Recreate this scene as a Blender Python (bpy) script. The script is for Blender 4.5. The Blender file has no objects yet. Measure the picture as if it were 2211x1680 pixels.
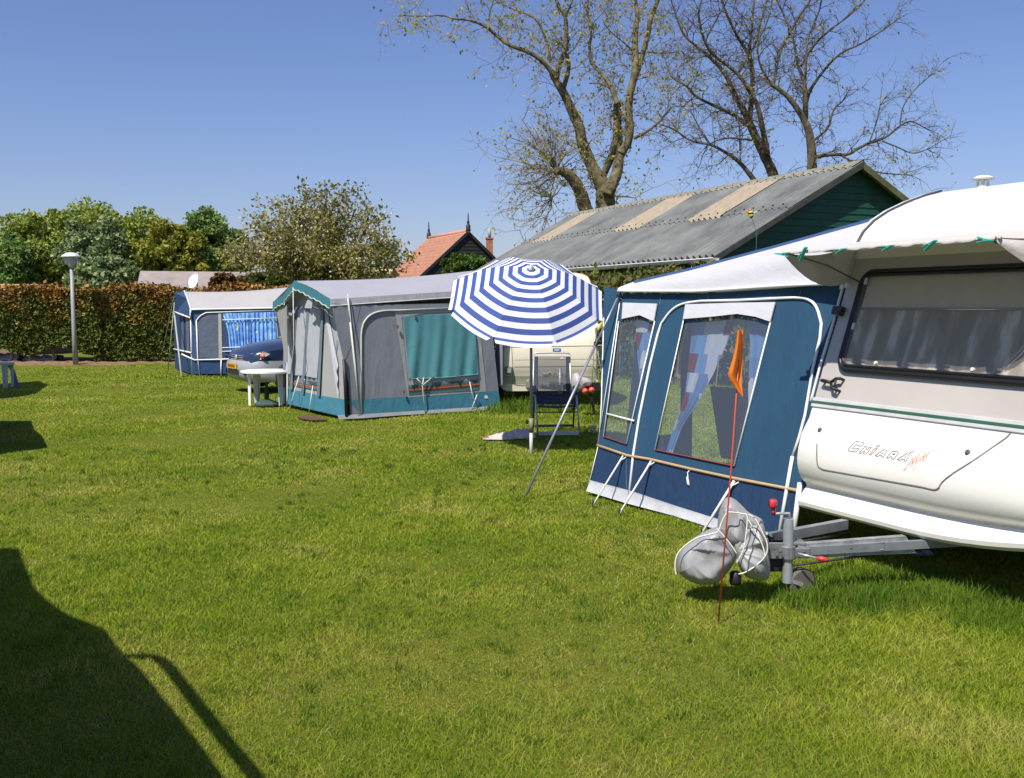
import bpy, math, random
import numpy as np
from mathutils import Vector, Matrix, noise as mnoise
from mathutils.geometry import tessellate_polygon
R = math.radians
random.seed(11)
rng = np.random.default_rng(11)
SC = bpy.context.scene
COL = SC.collection
# ------------------------------------------------------------------ camera model (used to measure places from the photograph)
FV, CX, CY, HZ, CAMZ = 2171.0, 1105.5, 840.0, 660.0, 1.7
PIT = math.atan((CY - HZ) / FV)
CP, SP = math.cos(PIT), math.sin(PIT)
CAM = Vector((0, 0, CAMZ))
def ray(u, v):
    x = (u - CX) / FV; y = (CY - v) / FV
    return Vector((x, CP + y * SP, -SP + y * CP))
def gp(u, v, z=0.0):
    r = ray(u, v); t = (z - CAMZ) / r.z
    return CAM + r * t
def dp(u, v, Y):
    r = ray(u, v)
    return CAM + r * (Y / r.y)
def ph(u, v, p, n):
    r = ray(u, v)
    return CAM + r * ((p - CAM).dot(n) / r.dot(n))
def crop(ox, oy, sc):
    return lambda x, y: ((ox + sc * x) * 0.78964, (oy + sc * y) * 0.78964)
c1 = crop(0, 480, 800 / 2168); c2 = crop(440, 740, 560 / 2138); c3 = crop(900, 680, 800 / 2168)
c4 = crop(1560, 640, 800 / 1563); c5 = crop(2080, 480, 720 / 1951); c6 = crop(2080, 1000, 720 / 2016)
c7 = crop(1780, 1280, 520 / 1985); tA = crop(1000, 0, 900 / 2211); tB = crop(1700, 0, 1100 / 2211)
cu = crop(1200, 680, 500 / 1474); cr = crop(1200, 400, 1400 / 2211); ch = crop(560, 520, 740 / 2211)
cm = lambda f, *p: [f(*q) for q in p]
class Pl:
    """vertical plane through p along horizontal direction d"""
    def __init__(s, p, d):
        s.p = Vector((p[0], p[1], 0)); s.d = Vector((d[0], d[1], 0)).normalized()
        n = Vector((s.d.y, -s.d.x, 0))
        if n.dot(CAM - s.p) < 0: n = -n
        s.n = n
    def h(s, u, v, off=0.0):
        return ph(u, v, s.p, s.n) + s.n * off
    def hs(s, pts, off=0.0):
        return [s.h(u, v, off) for u, v in pts]
    def at(s, a, z, off=0.0):
        return s.p + s.d * a + Vector((0, 0, z)) + s.n * off
    def a(s, q): return (q - s.p).dot(s.d)
# ------------------------------------------------------------------ sun
SUN_EL = R(56); SUNH = Vector((-0.55, -0.835, 0)).normalized()
SUN = SUNH * math.cos(SUN_EL) + Vector((0, 0, math.sin(SUN_EL)))
# ------------------------------------------------------------------ materials
def lin(c):
    return tuple(((x / 255) / 12.92 if x / 255 <= 0.04045 else ((x / 255 + 0.055) / 1.055) ** 2.4) for x in c)
MATS = {}
def nt_new(name):
    m = bpy.data.materials.new(name); m.use_nodes = True
    nt = m.node_tree; nt.nodes.clear()
    out = nt.nodes.new('ShaderNodeOutputMaterial')
    return m, nt, out
def ramp(nt, stops):
    r = nt.nodes.new('ShaderNodeValToRGB'); e = r.color_ramp.elements
    while len(e) < len(stops): e.new(0.5)
    for i, (p, c) in enumerate(stops):
        e[i].position = p; e[i].color = (*c, 1)
    return r
def noise(nt, scale, detail=4, rough=0.55, stretch=None, dist=0.0):
    t = nt.nodes.new('ShaderNodeTexNoise'); t.inputs['Scale'].default_value = scale
    t.inputs['Detail'].default_value = detail; t.inputs['Roughness'].default_value = rough
    t.inputs['Distortion'].default_value = dist
    tc = nt.nodes.new('ShaderNodeTexCoord')
    if stretch:
        mp = nt.nodes.new('ShaderNodeMapping'); mp.inputs['Scale'].default_value = stretch
        nt.links.new(tc.outputs['Object'], mp.inputs['Vector']); nt.links.new(mp.outputs['Vector'], t.inputs['Vector'])
    else:
        nt.links.new(tc.outputs['Object'], t.inputs['Vector'])
    return t
def principled(nt, out, rough, metal=0.0, spec=0.5):
    b = nt.nodes.new('ShaderNodeBsdfPrincipled')
    b.inputs['Roughness'].default_value = rough; b.inputs['Metallic'].default_value = metal
    b.inputs['Specular IOR Level'].default_value = spec
    nt.links.new(b.outputs[0], out.inputs['Surface'])
    return b
def sc3(c, k): return tuple(min(1, x * k) for x in c)
def M(name, col, rough=0.6, var=0.12, scale=6.0, metal=0.0, spec=0.4, bump=0.0, bscale=40.0, bstretch=None, trans=0.0, col2=None, vstretch=None, bdist=0.02):
    """plain material with a noise variation of its colour, optional bump and translucency"""
    if name in MATS: return MATS[name]
    m, nt, out = nt_new(name)
    b = principled(nt, out, rough, metal, spec)
    n = noise(nt, scale, 5, 0.6, vstretch)
    r = ramp(nt, [(0.3, sc3(col, 1 - var)), (0.7, col2 or sc3(col, 1 + var))])
    nt.links.new(n.outputs['Fac'], r.inputs['Fac']); nt.links.new(r.outputs['Color'], b.inputs['Base Color'])
    if bump:
        bn = noise(nt, bscale, 4, 0.6, bstretch, 0.3)
        bp = nt.nodes.new('ShaderNodeBump'); bp.inputs['Strength'].default_value = bump; bp.inputs['Distance'].default_value = bdist
        nt.links.new(bn.outputs['Fac'], bp.inputs['Height']); nt.links.new(bp.outputs['Normal'], b.inputs['Normal'])
    if trans:
        tr = nt.nodes.new('ShaderNodeBsdfTranslucent'); mx = nt.nodes.new('ShaderNodeMixShader'); mx.inputs[0].default_value = trans
        nt.links.new(r.outputs['Color'], tr.inputs['Color'])
        nt.links.new(b.outputs[0], mx.inputs[1]); nt.links.new(tr.outputs[0], mx.inputs[2]); nt.links.new(mx.outputs[0], out.inputs['Surface'])
    MATS[name] = m
    return m
def leafmat(name, stops, rough=0.6, trans=0.35, nscale=0.0, nstops=None, nmix=0.5, spec=0.25):
    """each leaf or blade takes its own shade; big patches may shift the colour"""
    if name in MATS: return MATS[name]
    m, nt, out = nt_new(name)
    g = nt.nodes.new('ShaderNodeNewGeometry'); r = ramp(nt, stops)
    nt.links.new(g.outputs['Random Per Island'], r.inputs['Fac'])
    colout = r.outputs['Color']
    if nscale:
        n = noise(nt, nscale, 4, 0.6); r2 = ramp(nt, nstops)
        nt.links.new(n.outputs['Fac'], r2.inputs['Fac'])
        mx = nt.nodes.new('ShaderNodeMix'); mx.data_type = 'RGBA'; mx.inputs[0].default_value = nmix
        nt.links.new(colout, mx.inputs[6]); nt.links.new(r2.outputs['Color'], mx.inputs[7]); colout = mx.outputs[2]
    b = principled(nt, out, rough, 0, spec); nt.links.new(colout, b.inputs['Base Color'])
    tr = nt.nodes.new('ShaderNodeBsdfTranslucent'); ms = nt.nodes.new('ShaderNodeMixShader'); ms.inputs[0].default_value = trans
    nt.links.new(colout, tr.inputs['Color'])
    nt.links.new(b.outputs[0], ms.inputs[1]); nt.links.new(tr.outputs[0], ms.inputs[2]); nt.links.new(ms.outputs[0], out.inputs['Surface'])
    MATS[name] = m
    return m
def film(name, tint, gloss=0.12, rough=0.08, haze=0.06, hazecol=(0.5, 0.55, 0.65)):
    """clear plastic sheet or window glass"""
    if name in MATS: return MATS[name]
    m, nt, out = nt_new(name)
    t = nt.nodes.new('ShaderNodeBsdfTransparent'); t.inputs[0].default_value = (*tint, 1)
    g = nt.nodes.new('ShaderNodeBsdfGlossy'); g.inputs['Roughness'].default_value = rough
    d = nt.nodes.new('ShaderNodeBsdfDiffuse'); d.inputs[0].default_value = (*hazecol, 1)
    m1 = nt.nodes.new('ShaderNodeMixShader'); m1.inputs[0].default_value = haze
    nt.links.new(t.outputs[0], m1.inputs[1]); nt.links.new(d.outputs[0], m1.inputs[2])
    m2 = nt.nodes.new('ShaderNodeMixShader'); m2.inputs[0].default_value = gloss
    nt.links.new(m1.outputs[0], m2.inputs[1]); nt.links.new(g.outputs[0], m2.inputs[2]); nt.links.new(m2.outputs[0], out.inputs['Surface'])
    MATS[name] = m
    return m
# ------------------------------------------------------------------ mesh builder
ORI = {}
class MB:
    def __init__(s): s.v = []; s.f = []; s.mi = []; s.m = 0
    def add(s, pts): i = len(s.v); s.v += [Vector(p) for p in pts]; return i
    def face(s, idx): s.f.append(tuple(idx)); s.mi.append(s.m)
    def poly(s, pts):
        i = s.add(pts); s.face(range(i, i + len(pts)))
    def holed(s, loops):
        """flat sheet, first loop the outline, the others holes"""
        pts = [p for l in loops for p in l]; i = s.add(pts)
        for t in tessellate_polygon([[Vector(p) for p in l] for l in loops]):
            s.face([i + k for k in t])
    def slab(s, pts, th):
        pts = [Vector(p) for p in pts]; n = Vector((0, 0, 0))
        for k in range(len(pts)):
            a, b = pts[k], pts[(k + 1) % len(pts)]
            n += Vector(((a.y - b.y) * (a.z + b.z), (a.z - b.z) * (a.x + b.x), (a.x - b.x) * (a.y + b.y)))
        n.normalize(); q = [p - n * th for p in pts]; k = len(pts)
        i = s.add(pts); j = s.add(q)
        s.face(range(i, i + k)); s.face(range(j + k - 1, j - 1, -1))
        for a in range(k):
            b = (a + 1) % k; s.face((i + b, i + a, j + a, j + b))
    def tube(s, pts, r, n=6, cap=True):
        pts = [Vector(p) for p in pts]; rs = r if isinstance(r, (list, tuple)) else [r] * len(pts)
        rings = []; up = None
        for k, p in enumerate(pts):
            t = (pts[min(k + 1, len(pts) - 1)] - pts[max(k - 1, 0)])
            if t.length < 1e-9: t = Vector((0, 0, 1))
            t.normalize()
            if up is None: up = Vector((0, 0, 1)) if abs(t.z) < 0.9 else Vector((0, 1, 0))
            a = t.cross(up)
            if a.length < 1e-4: a = t.cross(Vector((1, 0, 0)))
            a.normalize(); b = a.cross(t); up = b
            rings.append(s.add([p + (a * math.cos(2 * math.pi * q / n) + b * math.sin(2 * math.pi * q / n)) * rs[k] for q in range(n)]))
        for k in range(len(pts) - 1):
            i, j = rings[k], rings[k + 1]
            for q in range(n): s.face((i + q, i + (q + 1) % n, j + (q + 1) % n, j + q))
        if cap and n > 3:
            s.face([rings[0] + q for q in range(n)][::-1]); s.face([rings[-1] + q for q in range(n)])
    def grid(s, rows, close=False):
        n = len(rows[0]); st = [s.add(r) for r in rows]
        for k in range(len(rows) - 1):
            for q in range(n if close else n - 1):
                q2 = (q + 1) % n; s.face((st[k] + q, st[k] + q2, st[k + 1] + q2, st[k + 1] + q))
        return st
    def lathe(s, prof, c, n=20, mat=None):
        c = Vector(c); rows = []
        for r, z in prof:
            ring = [Vector((r * math.cos(2 * math.pi * q / n), r * math.sin(2 * math.pi * q / n), z)) for q in range(n)]
            rows.append([c + (mat @ p if mat else p) for p in ring])
        st = s.grid(rows, True)
        if prof[0][0] > 1e-5: s.face([st[0] + q for q in range(n)][::-1])
        if prof[-1][0] > 1e-5: s.face([st[-1] + q for q in range(n)])
    def box(s, c, size, x=(1, 0, 0), y=(0, 1, 0), z=(0, 0, 1)):
        c = Vector(c); x, y, z = Vector(x), Vector(y), Vector(z); a, b, d = [q / 2 for q in size]
        i = s.add([c + x * (a * i0) + y * (b * j0) + z * (d * k0) for i0 in (-1, 1) for j0 in (-1, 1) for k0 in (-1, 1)])
        for f in ((0, 1, 3, 2), (4, 6, 7, 5), (0, 4, 5, 1), (2, 3, 7, 6), (0, 2, 6, 4), (1, 5, 7, 3)): s.face([i + k for k in f])
    def beam(s, a, b, w, h, up=(0, 0, 1)):
        a, b = Vector(a), Vector(b); y = (b - a); L = y.length; y.normalize(); x = y.cross(Vector(up)).normalized(); z = x.cross(y)
        s.box((a + b) / 2, (w, L, h), x, y, z)
    def build(s, name, mats, parent=None, smooth=False, bevel=0.0, autosmooth=None):
        if not isinstance(mats, (list, tuple)): mats = [mats]
        if parent is not None: off = ORI[parent]
        else:
            a = np.array([tuple(v) for v in s.v]); lo, hi = a.min(0), a.max(0)
            off = Vector(((lo[0] + hi[0]) / 2, (lo[1] + hi[1]) / 2, lo[2]))
        me = bpy.data.meshes.new(name); me.from_pydata([tuple(v - off) for v in s.v], [], s.f)
        for m in mats: me.materials.append(m)
        me.polygons.foreach_set('material_index', s.mi)
        if smooth: me.polygons.foreach_set('use_smooth', [True] * len(me.polygons))
        me.update()
        o = bpy.data.objects.new(name, me); COL.objects.link(o)
        if parent is not None: o.parent = parent
        else: o.location = off
        ORI[o] = off
        if smooth and autosmooth:
            try: me.set_sharp_from_angle(angle=R(autosmooth))
            except Exception: pass
        if bevel:
            md = o.modifiers.new('bevel', 'BEVEL'); md.width = bevel; md.segments = 2; md.limit_method = 'ANGLE'; md.angle_limit = R(40)
        return o
def np_mesh(name, verts, faces_flat, loop_tot, mat, parent=None):
    """big mesh from arrays"""
    off = ORI[parent] if parent is not None else Vector((0, 0, 0))
    me = bpy.data.meshes.new(name); nv = len(verts)
    me.vertices.add(nv); me.vertices.foreach_set('co', (verts - np.array(off)).astype(np.float32).ravel())
    me.loops.add(len(faces_flat)); me.loops.foreach_set('vertex_index', faces_flat.astype(np.int32))
    me.polygons.add(len(loop_tot)); st = np.concatenate([[0], np.cumsum(loop_tot)[:-1]]).astype(np.int32)
    me.polygons.foreach_set('loop_start', st); me.polygons.foreach_set('loop_total', loop_tot.astype(np.int32))
    me.materials.append(mat); me.update(calc_edges=True)
    o = bpy.data.objects.new(name, me); COL.objects.link(o)
    if parent is not None: o.parent = parent
    ORI[o] = off
    return o
def leaves(name, pos, size, mat, parent=None, aspect=1.7, up=0.0):
    """leaf-sized kite faces, one per position"""
    n = len(pos); size = np.broadcast_to(size, n)
    a = rng.normal(size=(n, 3)); a[:, 2] += up; a /= np.linalg.norm(a, axis=1)[:, None]
    b = rng.normal(size=(n, 3)); b -= (b * a).sum(1)[:, None] * a; b /= np.linalg.norm(b, axis=1)[:, None]
    L = (size * aspect / 2)[:, None]; W = (size / 2)[:, None]
    v = np.stack([pos - a * L, pos + b * W - a * L * 0.1, pos + a * L, pos - b * W - a * L * 0.1], 1).reshape(-1, 3)
    return np_mesh(name, v, np.arange(4 * n), np.full(n, 4), mat, parent)
def thing(name, label, cat, loc, group=None):
    o = bpy.data.objects.new(name, None); o.empty_display_size = 0.2; COL.objects.link(o)
    o.location = loc; ORI[o] = Vector(loc)
    return tag(o, label, cat, group)
def tag(o, label, cat, group=None):
    o['label'] = label; o['category'] = cat
    if group: o['group'] = group
    return o
def struct(o): o['kind'] = 'structure'; return o
def stuff(o, label=None, cat=None):
    o['kind'] = 'stuff'
    if label: o['label'] = label; o['category'] = cat
    return o
def text_mb(txt, size, origin, x, y, extrude=0.002, shear=0.0, spacing=1.0):
    cu_ = bpy.data.curves.new('lettering', 'FONT'); cu_.body = txt; cu_.size = size; cu_.extrude = extrude; cu_.shear = shear; cu_.space_character = spacing
    o = bpy.data.objects.new('lettering', cu_); COL.objects.link(o)
    dg = bpy.context.evaluated_depsgraph_get(); ev = o.evaluated_get(dg); me = ev.to_mesh()
    x = Vector(x).normalized(); y = Vector(y).normalized(); z = x.cross(y); mb = MB(); origin = Vector(origin)
    i = mb.add([origin + x * v.co.x + y * v.co.y + z * v.co.z for v in me.vertices])
    for p in me.polygons: mb.face([i + k for k in p.vertices])
    ev.to_mesh_clear(); bpy.data.objects.remove(o); bpy.data.curves.remove(cu_)
    return mb
def subdiv(pts, n):
    out = []
    for a, b in zip(pts[:-1], pts[1:]):
        for k in range(n): t = k / n; out.append((a[0] + (b[0] - a[0]) * t, a[1] + (b[1] - a[1]) * t))
    return out + [tuple(pts[-1])]
def smooth2(pts, it=2):
    """round the corners of an open polyline"""
    pts = [tuple(p) for p in pts]
    for _ in range(it):
        q = [pts[0]]
        for a, b in zip(pts[:-1], pts[1:]):
            q += [tuple(x * 0.75 + y * 0.25 for x, y in zip(a, b)), tuple(x * 0.25 + y * 0.75 for x, y in zip(a, b))]
        pts = q + [pts[-1]]
    return pts
def lerp(a, b, t): return a + (b - a) * t
def resample(pts, n):
    pts = [Vector(p) for p in pts]; d = [0]
    for a, b in zip(pts[:-1], pts[1:]): d.append(d[-1] + (b - a).length)
    out = []
    for k in range(n):
        s = d[-1] * k / (n - 1); j = 0
        while j < len(d) - 2 and d[j + 1] < s: j += 1
        t = 0 if d[j + 1] == d[j] else (s - d[j]) / (d[j + 1] - d[j]); out.append(lerp(pts[j], pts[j + 1], min(1, t)))
    return out
def drape(mb, left, right, rows, cols, n, amp, waves, phase=0.0, power=1.0, top_flat=0.0):
    """hanging cloth between two side edges, with vertical folds along n"""
    L = resample(left, rows); Rr = resample(right, rows); g = []
    for i in range(rows):
        k = i / (rows - 1); row = []
        for j in range(cols):
            t = j / (cols - 1)
            w = math.sin(t * waves * 2 * math.pi + phase + 0.6 * math.sin(k * 3 + j * 0.3)) + 0.4 * math.sin(t * waves * 4.3 * math.pi + 1.3 + k * 2)
            row.append(lerp(L[i], Rr[i], t) + n * (amp * w * (top_flat + (1 - top_flat) * k ** power)))
        g.append(row)
    mb.grid(g)
# ------------------------------------------------------------------ camera, sky, sun
cd_ = bpy.data.cameras.new('camera'); cam = bpy.data.objects.new('camera', cd_); COL.objects.link(cam)
cam.location = CAM; cam.rotation_euler = (math.pi / 2 - PIT, 0, 0)
cd_.sensor_width = 36; cd_.lens = 36 * FV / 2211; cd_.clip_end = 2000; cd_.clip_start = 0.05
SC.camera = cam
w = bpy.data.worlds.new('World'); SC.world = w; w.use_nodes = True
wn = w.node_tree; wn.nodes.clear()
sky = wn.nodes.new('ShaderNodeTexSky'); sky.sky_type = 'NISHITA'; sky.sun_disc = False
sky.sun_elevation = SUN_EL; sky.sun_rotation = math.atan2(SUNH.x, SUNH.y)
sky.air_density = 1.15; sky.dust_density = 0.5; sky.ozone_density = 4.5; sky.altitude = 0
bg = wn.nodes.new('ShaderNodeBackground'); bg.inputs[1].default_value = 0.084
wo = wn.nodes.new('ShaderNodeOutputWorld')
tint = wn.nodes.new('ShaderNodeMix'); tint.data_type = 'RGBA'; tint.blend_type = 'MULTIPLY'; tint.inputs[0].default_value = 1; tint.inputs[7].default_value = (0.80, 0.78, 1.0, 1)
wn.links.new(sky.outputs[0], tint.inputs[6]); wn.links.new(tint.outputs[2], bg.inputs[0]); wn.links.new(bg.outputs[0], wo.inputs[0])
sl = bpy.data.lights.new('sun', 'SUN'); sl.energy = 4.6; sl.angle = R(0.53); sl.color = (1.0, 0.95, 0.86)
so = bpy.data.objects.new('sun', sl); COL.objects.link(so); so.location = (-10, -10, 20)
so.rotation_euler = SUN.to_track_quat('Z', 'Y').to_euler()
SC.view_settings.view_transform = 'Standard'; SC.view_settings.look = 'None'; SC.view_settings.gamma = 1
SC.view_settings.exposure = 0.5
SC.cycles.max_bounces = 8; SC.cycles.transparent_max_bounces = 16
# ------------------------------------------------------------------ lawn
def lawn_mat():
    m, nt, out = nt_new('lawn'); b = principled(nt, out, 0.9, 0, 0.1)
    n1 = noise(nt, 0.55, 6, 0.62, None, 0.4); n2 = noise(nt, 14, 6, 0.7); n3 = noise(nt, 90, 3, 0.7)
    r1 = ramp(nt, [(0.3, (0.10, 0.150, 0.013)), (0.5, (0.155, 0.180, 0.018)), (0.68, (0.22, 0.21, 0.04))])
    r2 = ramp(nt, [(0.3, (0.085, 0.125, 0.010)), (0.55, (0.175, 0.195, 0.022)), (0.75, (0.23, 0.20, 0.06))])
    r3 = ramp(nt, [(0.35, (0.5, 0.5, 0.5)), (0.65, (1.25, 1.25, 1.25))])
    for n, r in ((n1, r1), (n2, r2), (n3, r3)): nt.links.new(n.outputs['Fac'], r.inputs['Fac'])
    mx = nt.nodes.new('ShaderNodeMix'); mx.data_type = 'RGBA'; mx.inputs[0].default_value = 0.5
    nt.links.new(r1.outputs[0], mx.inputs[6]); nt.links.new(r2.outputs[0], mx.inputs[7])
    mu = nt.nodes.new('ShaderNodeMix'); mu.data_type = 'RGBA'; mu.blend_type = 'MULTIPLY'; mu.inputs[0].default_value = 1
    nt.links.new(mx.outputs[2], mu.inputs[6]); nt.links.new(r3.outputs[0], mu.inputs[7]); nt.links.new(mu.outputs[2], b.inputs['Base Color'])
    bp = nt.nodes.new('ShaderNodeBump'); bp.inputs['Strength'].default_value = 0.8; bp.inputs['Distance'].default_value = 0.03
    nt.links.new(n3.outputs['Fac'], bp.inputs['Height']); nt.links.new(bp.outputs['Normal'], b.inputs['Normal'])
    return m
def bumps(x, y):
    return 0.020 * np.sin(x * 0.9 + 1.3 * np.sin(y * 0.45)) * np.sin(y * 0.8 + 0.7) + 0.010 * np.sin(x * 2.3 + y * 1.1)
mb = MB()
xs = [-400, -120, -50] + [k * 0.5 for k in range(-60, 61)] + [50, 120, 400]
ys = [-60, -10] + [k * 0.5 for k in range(-4, 71)] + [50, 120, 500]
mb.grid([[Vector((x, y, float(bumps(np.float64(x), np.float64(y))) - 0.02 if abs(x) <= 30 and -2 <= y <= 35 else -0.02)) for x in xs] for y in ys])
struct(mb.build('lawn', lawn_mat(), smooth=True))
# bare soil under the hedge
mb = MB(); soil_y = 28.9
rows = []
for k in range(80):
    x = -18 + k * 0.15; e = 0.16 * math.sin(k * 0.9) + 0.12 * math.sin(k * 0.37 + 1)
    rows.append([Vector((x, 29.3 + e - (x + 18) * 0.02, -0.03)), Vector((x, 29.9, 0.01 + 0.02 * math.sin(k * 1.7))), Vector((x, 32.3, 0.05))])
mb.grid(rows)
struct(mb.build('soil', M('soil', (0.20, 0.125, 0.06), 0.95, 0.5, 8, bump=0.6, bscale=30), smooth=True))
# ---- grass blades (nobody could count them)
EX = []   # convex ground areas without grass: list of (points)
def in_poly(x, y, poly):
    ins = np.ones(len(x), bool); n = len(poly); ar = sum(poly[k][0] * poly[(k + 1) % n][1] - poly[(k + 1) % n][0] * poly[k][1] for k in range(n))
    for k in range(n):
        (ax, ay), (bx, by) = poly[k], poly[(k + 1) % n]
        ins &= ((bx - ax) * (y - ay) - (by - ay) * (x - ax)) * (1 if ar > 0 else -1) > 0
    return ins
def fbm(x, y, s, seed):
    r = np.random.default_rng(seed); z = np.zeros_like(x)
    for o in range(4):
        for _ in range(3):
            a = r.uniform(0, 2 * np.pi); f = s * 2 ** o * r.uniform(0.7, 1.3); z += np.sin((x * np.cos(a) + y * np.sin(a)) * f + r.uniform(0, 6.28)) / 2 ** o
    return z / 4.0
def blades(x, y, h, wd, lean=0.6):
    n = len(x); z = bumps(x, y) - 0.022
    yaw = rng.uniform(0, 2 * np.pi, n); la = rng.uniform(0, 2 * np.pi, n); ln = rng.uniform(0.15, 1, n) * lean * h
    bx, by = np.cos(yaw) * wd / 2, np.sin(yaw) * wd / 2; lx, ly = np.cos(la) * ln, np.sin(la) * ln
    P = np.stack([np.stack([x - bx, y - by, z], 1), np.stack([x + bx, y + by, z], 1),
                  np.stack([x + bx * 0.75 + lx * 0.35, y + by * 0.75 + ly * 0.35, z + h * 0.6], 1), np.stack([x - bx * 0.75 + lx * 0.35, y - by * 0.75 + ly * 0.35, z + h * 0.6], 1),
                  np.stack([x + lx, y + ly, z + h], 1)], 1).reshape(-1, 3)
    b = np.arange(n)[:, None] * 5
    f = np.concatenate([b + np.array([[0, 1, 2, 3]]), b + np.array([[3, 2, 4]])], 1).ravel()
    return P, f, np.tile([4, 3], n)
WORN = [(0.55, 8.4, 0.55, 0.5, 1.3), (1.15, 7.5, 0.5, 0.35, 1.1), (0.5, 6.2, 0.7, 0.45, 0.5), (-1.5, 3.7, 0.6, 0.25, 0.5), (0.6, 3.45, 0.8, 0.2, 0.5), (-0.9, 11.5, 1.5, 0.35, 0.45), (-2.0, 14.0, 1.8, 0.4, 0.4), (-5.5, 17.5, 2.5, 0.5, 0.4)]
def grow_grass(excl, longs):
    N = 950000
    d = np.exp(rng.uniform(np.log(2.6), np.log(31), N)); th = rng.uniform(R(-40), R(40), N)
    x, y = d * np.sin(th), d * np.cos(th)
    tuss = fbm(x, y, 2.2, 5); big = fbm(x, y, 0.5, 8)
    h = (0.021 + 0.014 * tuss + 0.006 * big) * rng.uniform(0.6, 1.5, N)
    for (cx, cy, rx, ry, hh) in longs:
        k = np.exp(-((x - cx) / rx) ** 2 - ((y - cy) / ry) ** 2); h += k * hh * rng.uniform(0.2, 1.3, N) * np.clip(0.5 + 1.0 * fbm(x, y, 3.6, 21), 0.05, 1.5)
    worn = 0.0
    for (wx, wy, rx, ry, k) in WORN: worn = worn + k * np.exp(-((x - wx) / rx) ** 2 - ((y - wy) / ry) ** 2)
    thin = fbm(x, y, 0.9, 9) + 0.25 * np.exp(-((y - 3.5) / 0.9) ** 2) + worn
    h = h * (1 - 0.35 * np.clip(worn, 0, 1))
    keep = ~((thin > 0.48) & (rng.random(N) < 0.5) & (h < 0.06))
    keep &= y < 29.35 + 0.25 * fbm(x, y, 2.0, 4) + rng.exponential(0.12, N)
    for p in excl: keep &= ~in_poly(x, y, p)
    x, y, h, d = x[keep], y[keep], np.maximum(h, 0.010)[keep], d[keep]
    wd = np.maximum(0.0024, 0.00085 * d) * rng.uniform(0.7, 1.3, len(x))
    tall = h > 0.055 + 0.02 * rng.random(len(h))
    P, f, lt = blades(x[tall], y[tall], h[tall], wd[tall], 0.6)
    stuff(np_mesh('tall_grass', P, f, lt, leafmat('tall_grass', [(0.0, (0.045, 0.110, 0.012)), (0.4, (0.105, 0.205, 0.016)), (0.8, (0.20, 0.30, 0.030)), (1.0, (0.34, 0.36, 0.09))], 0.6, 0.4, 3.0, [(0.35, (0.05, 0.12, 0.010)), (0.65, (0.19, 0.28, 0.025))], 0.5, 0.12)), 'longer unmown green grass around the hitch and tent edges', 'grass')
    x, y, h, d, wd = x[~tall], y[~tall], h[~tall], d[~tall], wd[~tall]
    P, f, lt = blades(x, y, h, wd, 1.7)
    g = leafmat('grass', [(0.0, (0.095, 0.175, 0.014)), (0.3, (0.205, 0.315, 0.020)), (0.65, (0.315, 0.385, 0.032)), (0.9, (0.42, 0.43, 0.075)), (1.0, (0.58, 0.50, 0.24))], 0.75, 0.45,
                0.8, [(0.30, (0.100, 0.200, 0.012)), (0.43, (0.215, 0.315, 0.020)), (0.54, (0.335, 0.385, 0.036)), (0.66, (0.54, 0.50, 0.125))], 0.58, 0.08)
    o = np_mesh('grass', P, f, lt, g)
    stuff(o, 'short mown lawn grass with paler dry patches', 'grass')
    # small darker tufts standing up out of the mown turf
    nt_ = 1500; dd = np.exp(rng.uniform(np.log(2.8), np.log(13), nt_)); tt = rng.uniform(R(-36), R(36), nt_); k = np.repeat(np.arange(nt_), 26)
    rad = rng.uniform(0.015, 0.06, nt_)[k]; x, y = (dd * np.sin(tt))[k] + rng.normal(0, 1, len(k)) * rad, (dd * np.cos(tt))[k] + rng.normal(0, 1, len(k)) * rad
    P, f, lt = blades(x, y, rng.uniform(0.022, 0.05, len(x)) * rng.uniform(.6, 1.3, nt_)[k], np.maximum(0.0030, 0.0009 * dd[k]), 1.0)
    stuff(np_mesh('grass_tufts', P, f, lt, bpy.data.materials['tall_grass']), 'small darker grass tufts scattered over the lawn', 'grass')
    # dead straw lying between the blades
    n = 34000; d = np.exp(rng.uniform(np.log(2.6), np.log(14), n)); th = rng.uniform(R(-38), R(38), n); x, y = d * np.sin(th), d * np.cos(th)
    k = fbm(x, y, 0.9, 9) + 0.25 * np.exp(-((y - 3.5) / 0.9) ** 2) + rng.normal(0, .25, n)
    for (wx, wy, rx, ry, kk) in WORN: k = k + kk * np.exp(-((x - wx) / rx) ** 2 - ((y - wy) / ry) ** 2)
    k = k > 0.16; x, y, d = x[k], y[k], d[k]
    P, f, lt = blades(x, y, rng.uniform(0.010, 0.022, len(x)), np.maximum(0.0022, 0.0007 * d), 3.0)
    stuff(np_mesh('straw', P, f, lt, leafmat('straw', [(0, (0.20, 0.14, 0.05)), (0.6, (0.36, 0.28, 0.11)), (1, (0.50, 0.42, 0.22))], 0.8, 0.3)), 'dry straw coloured grass stalks lying in the lawn', 'dry grass')
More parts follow.
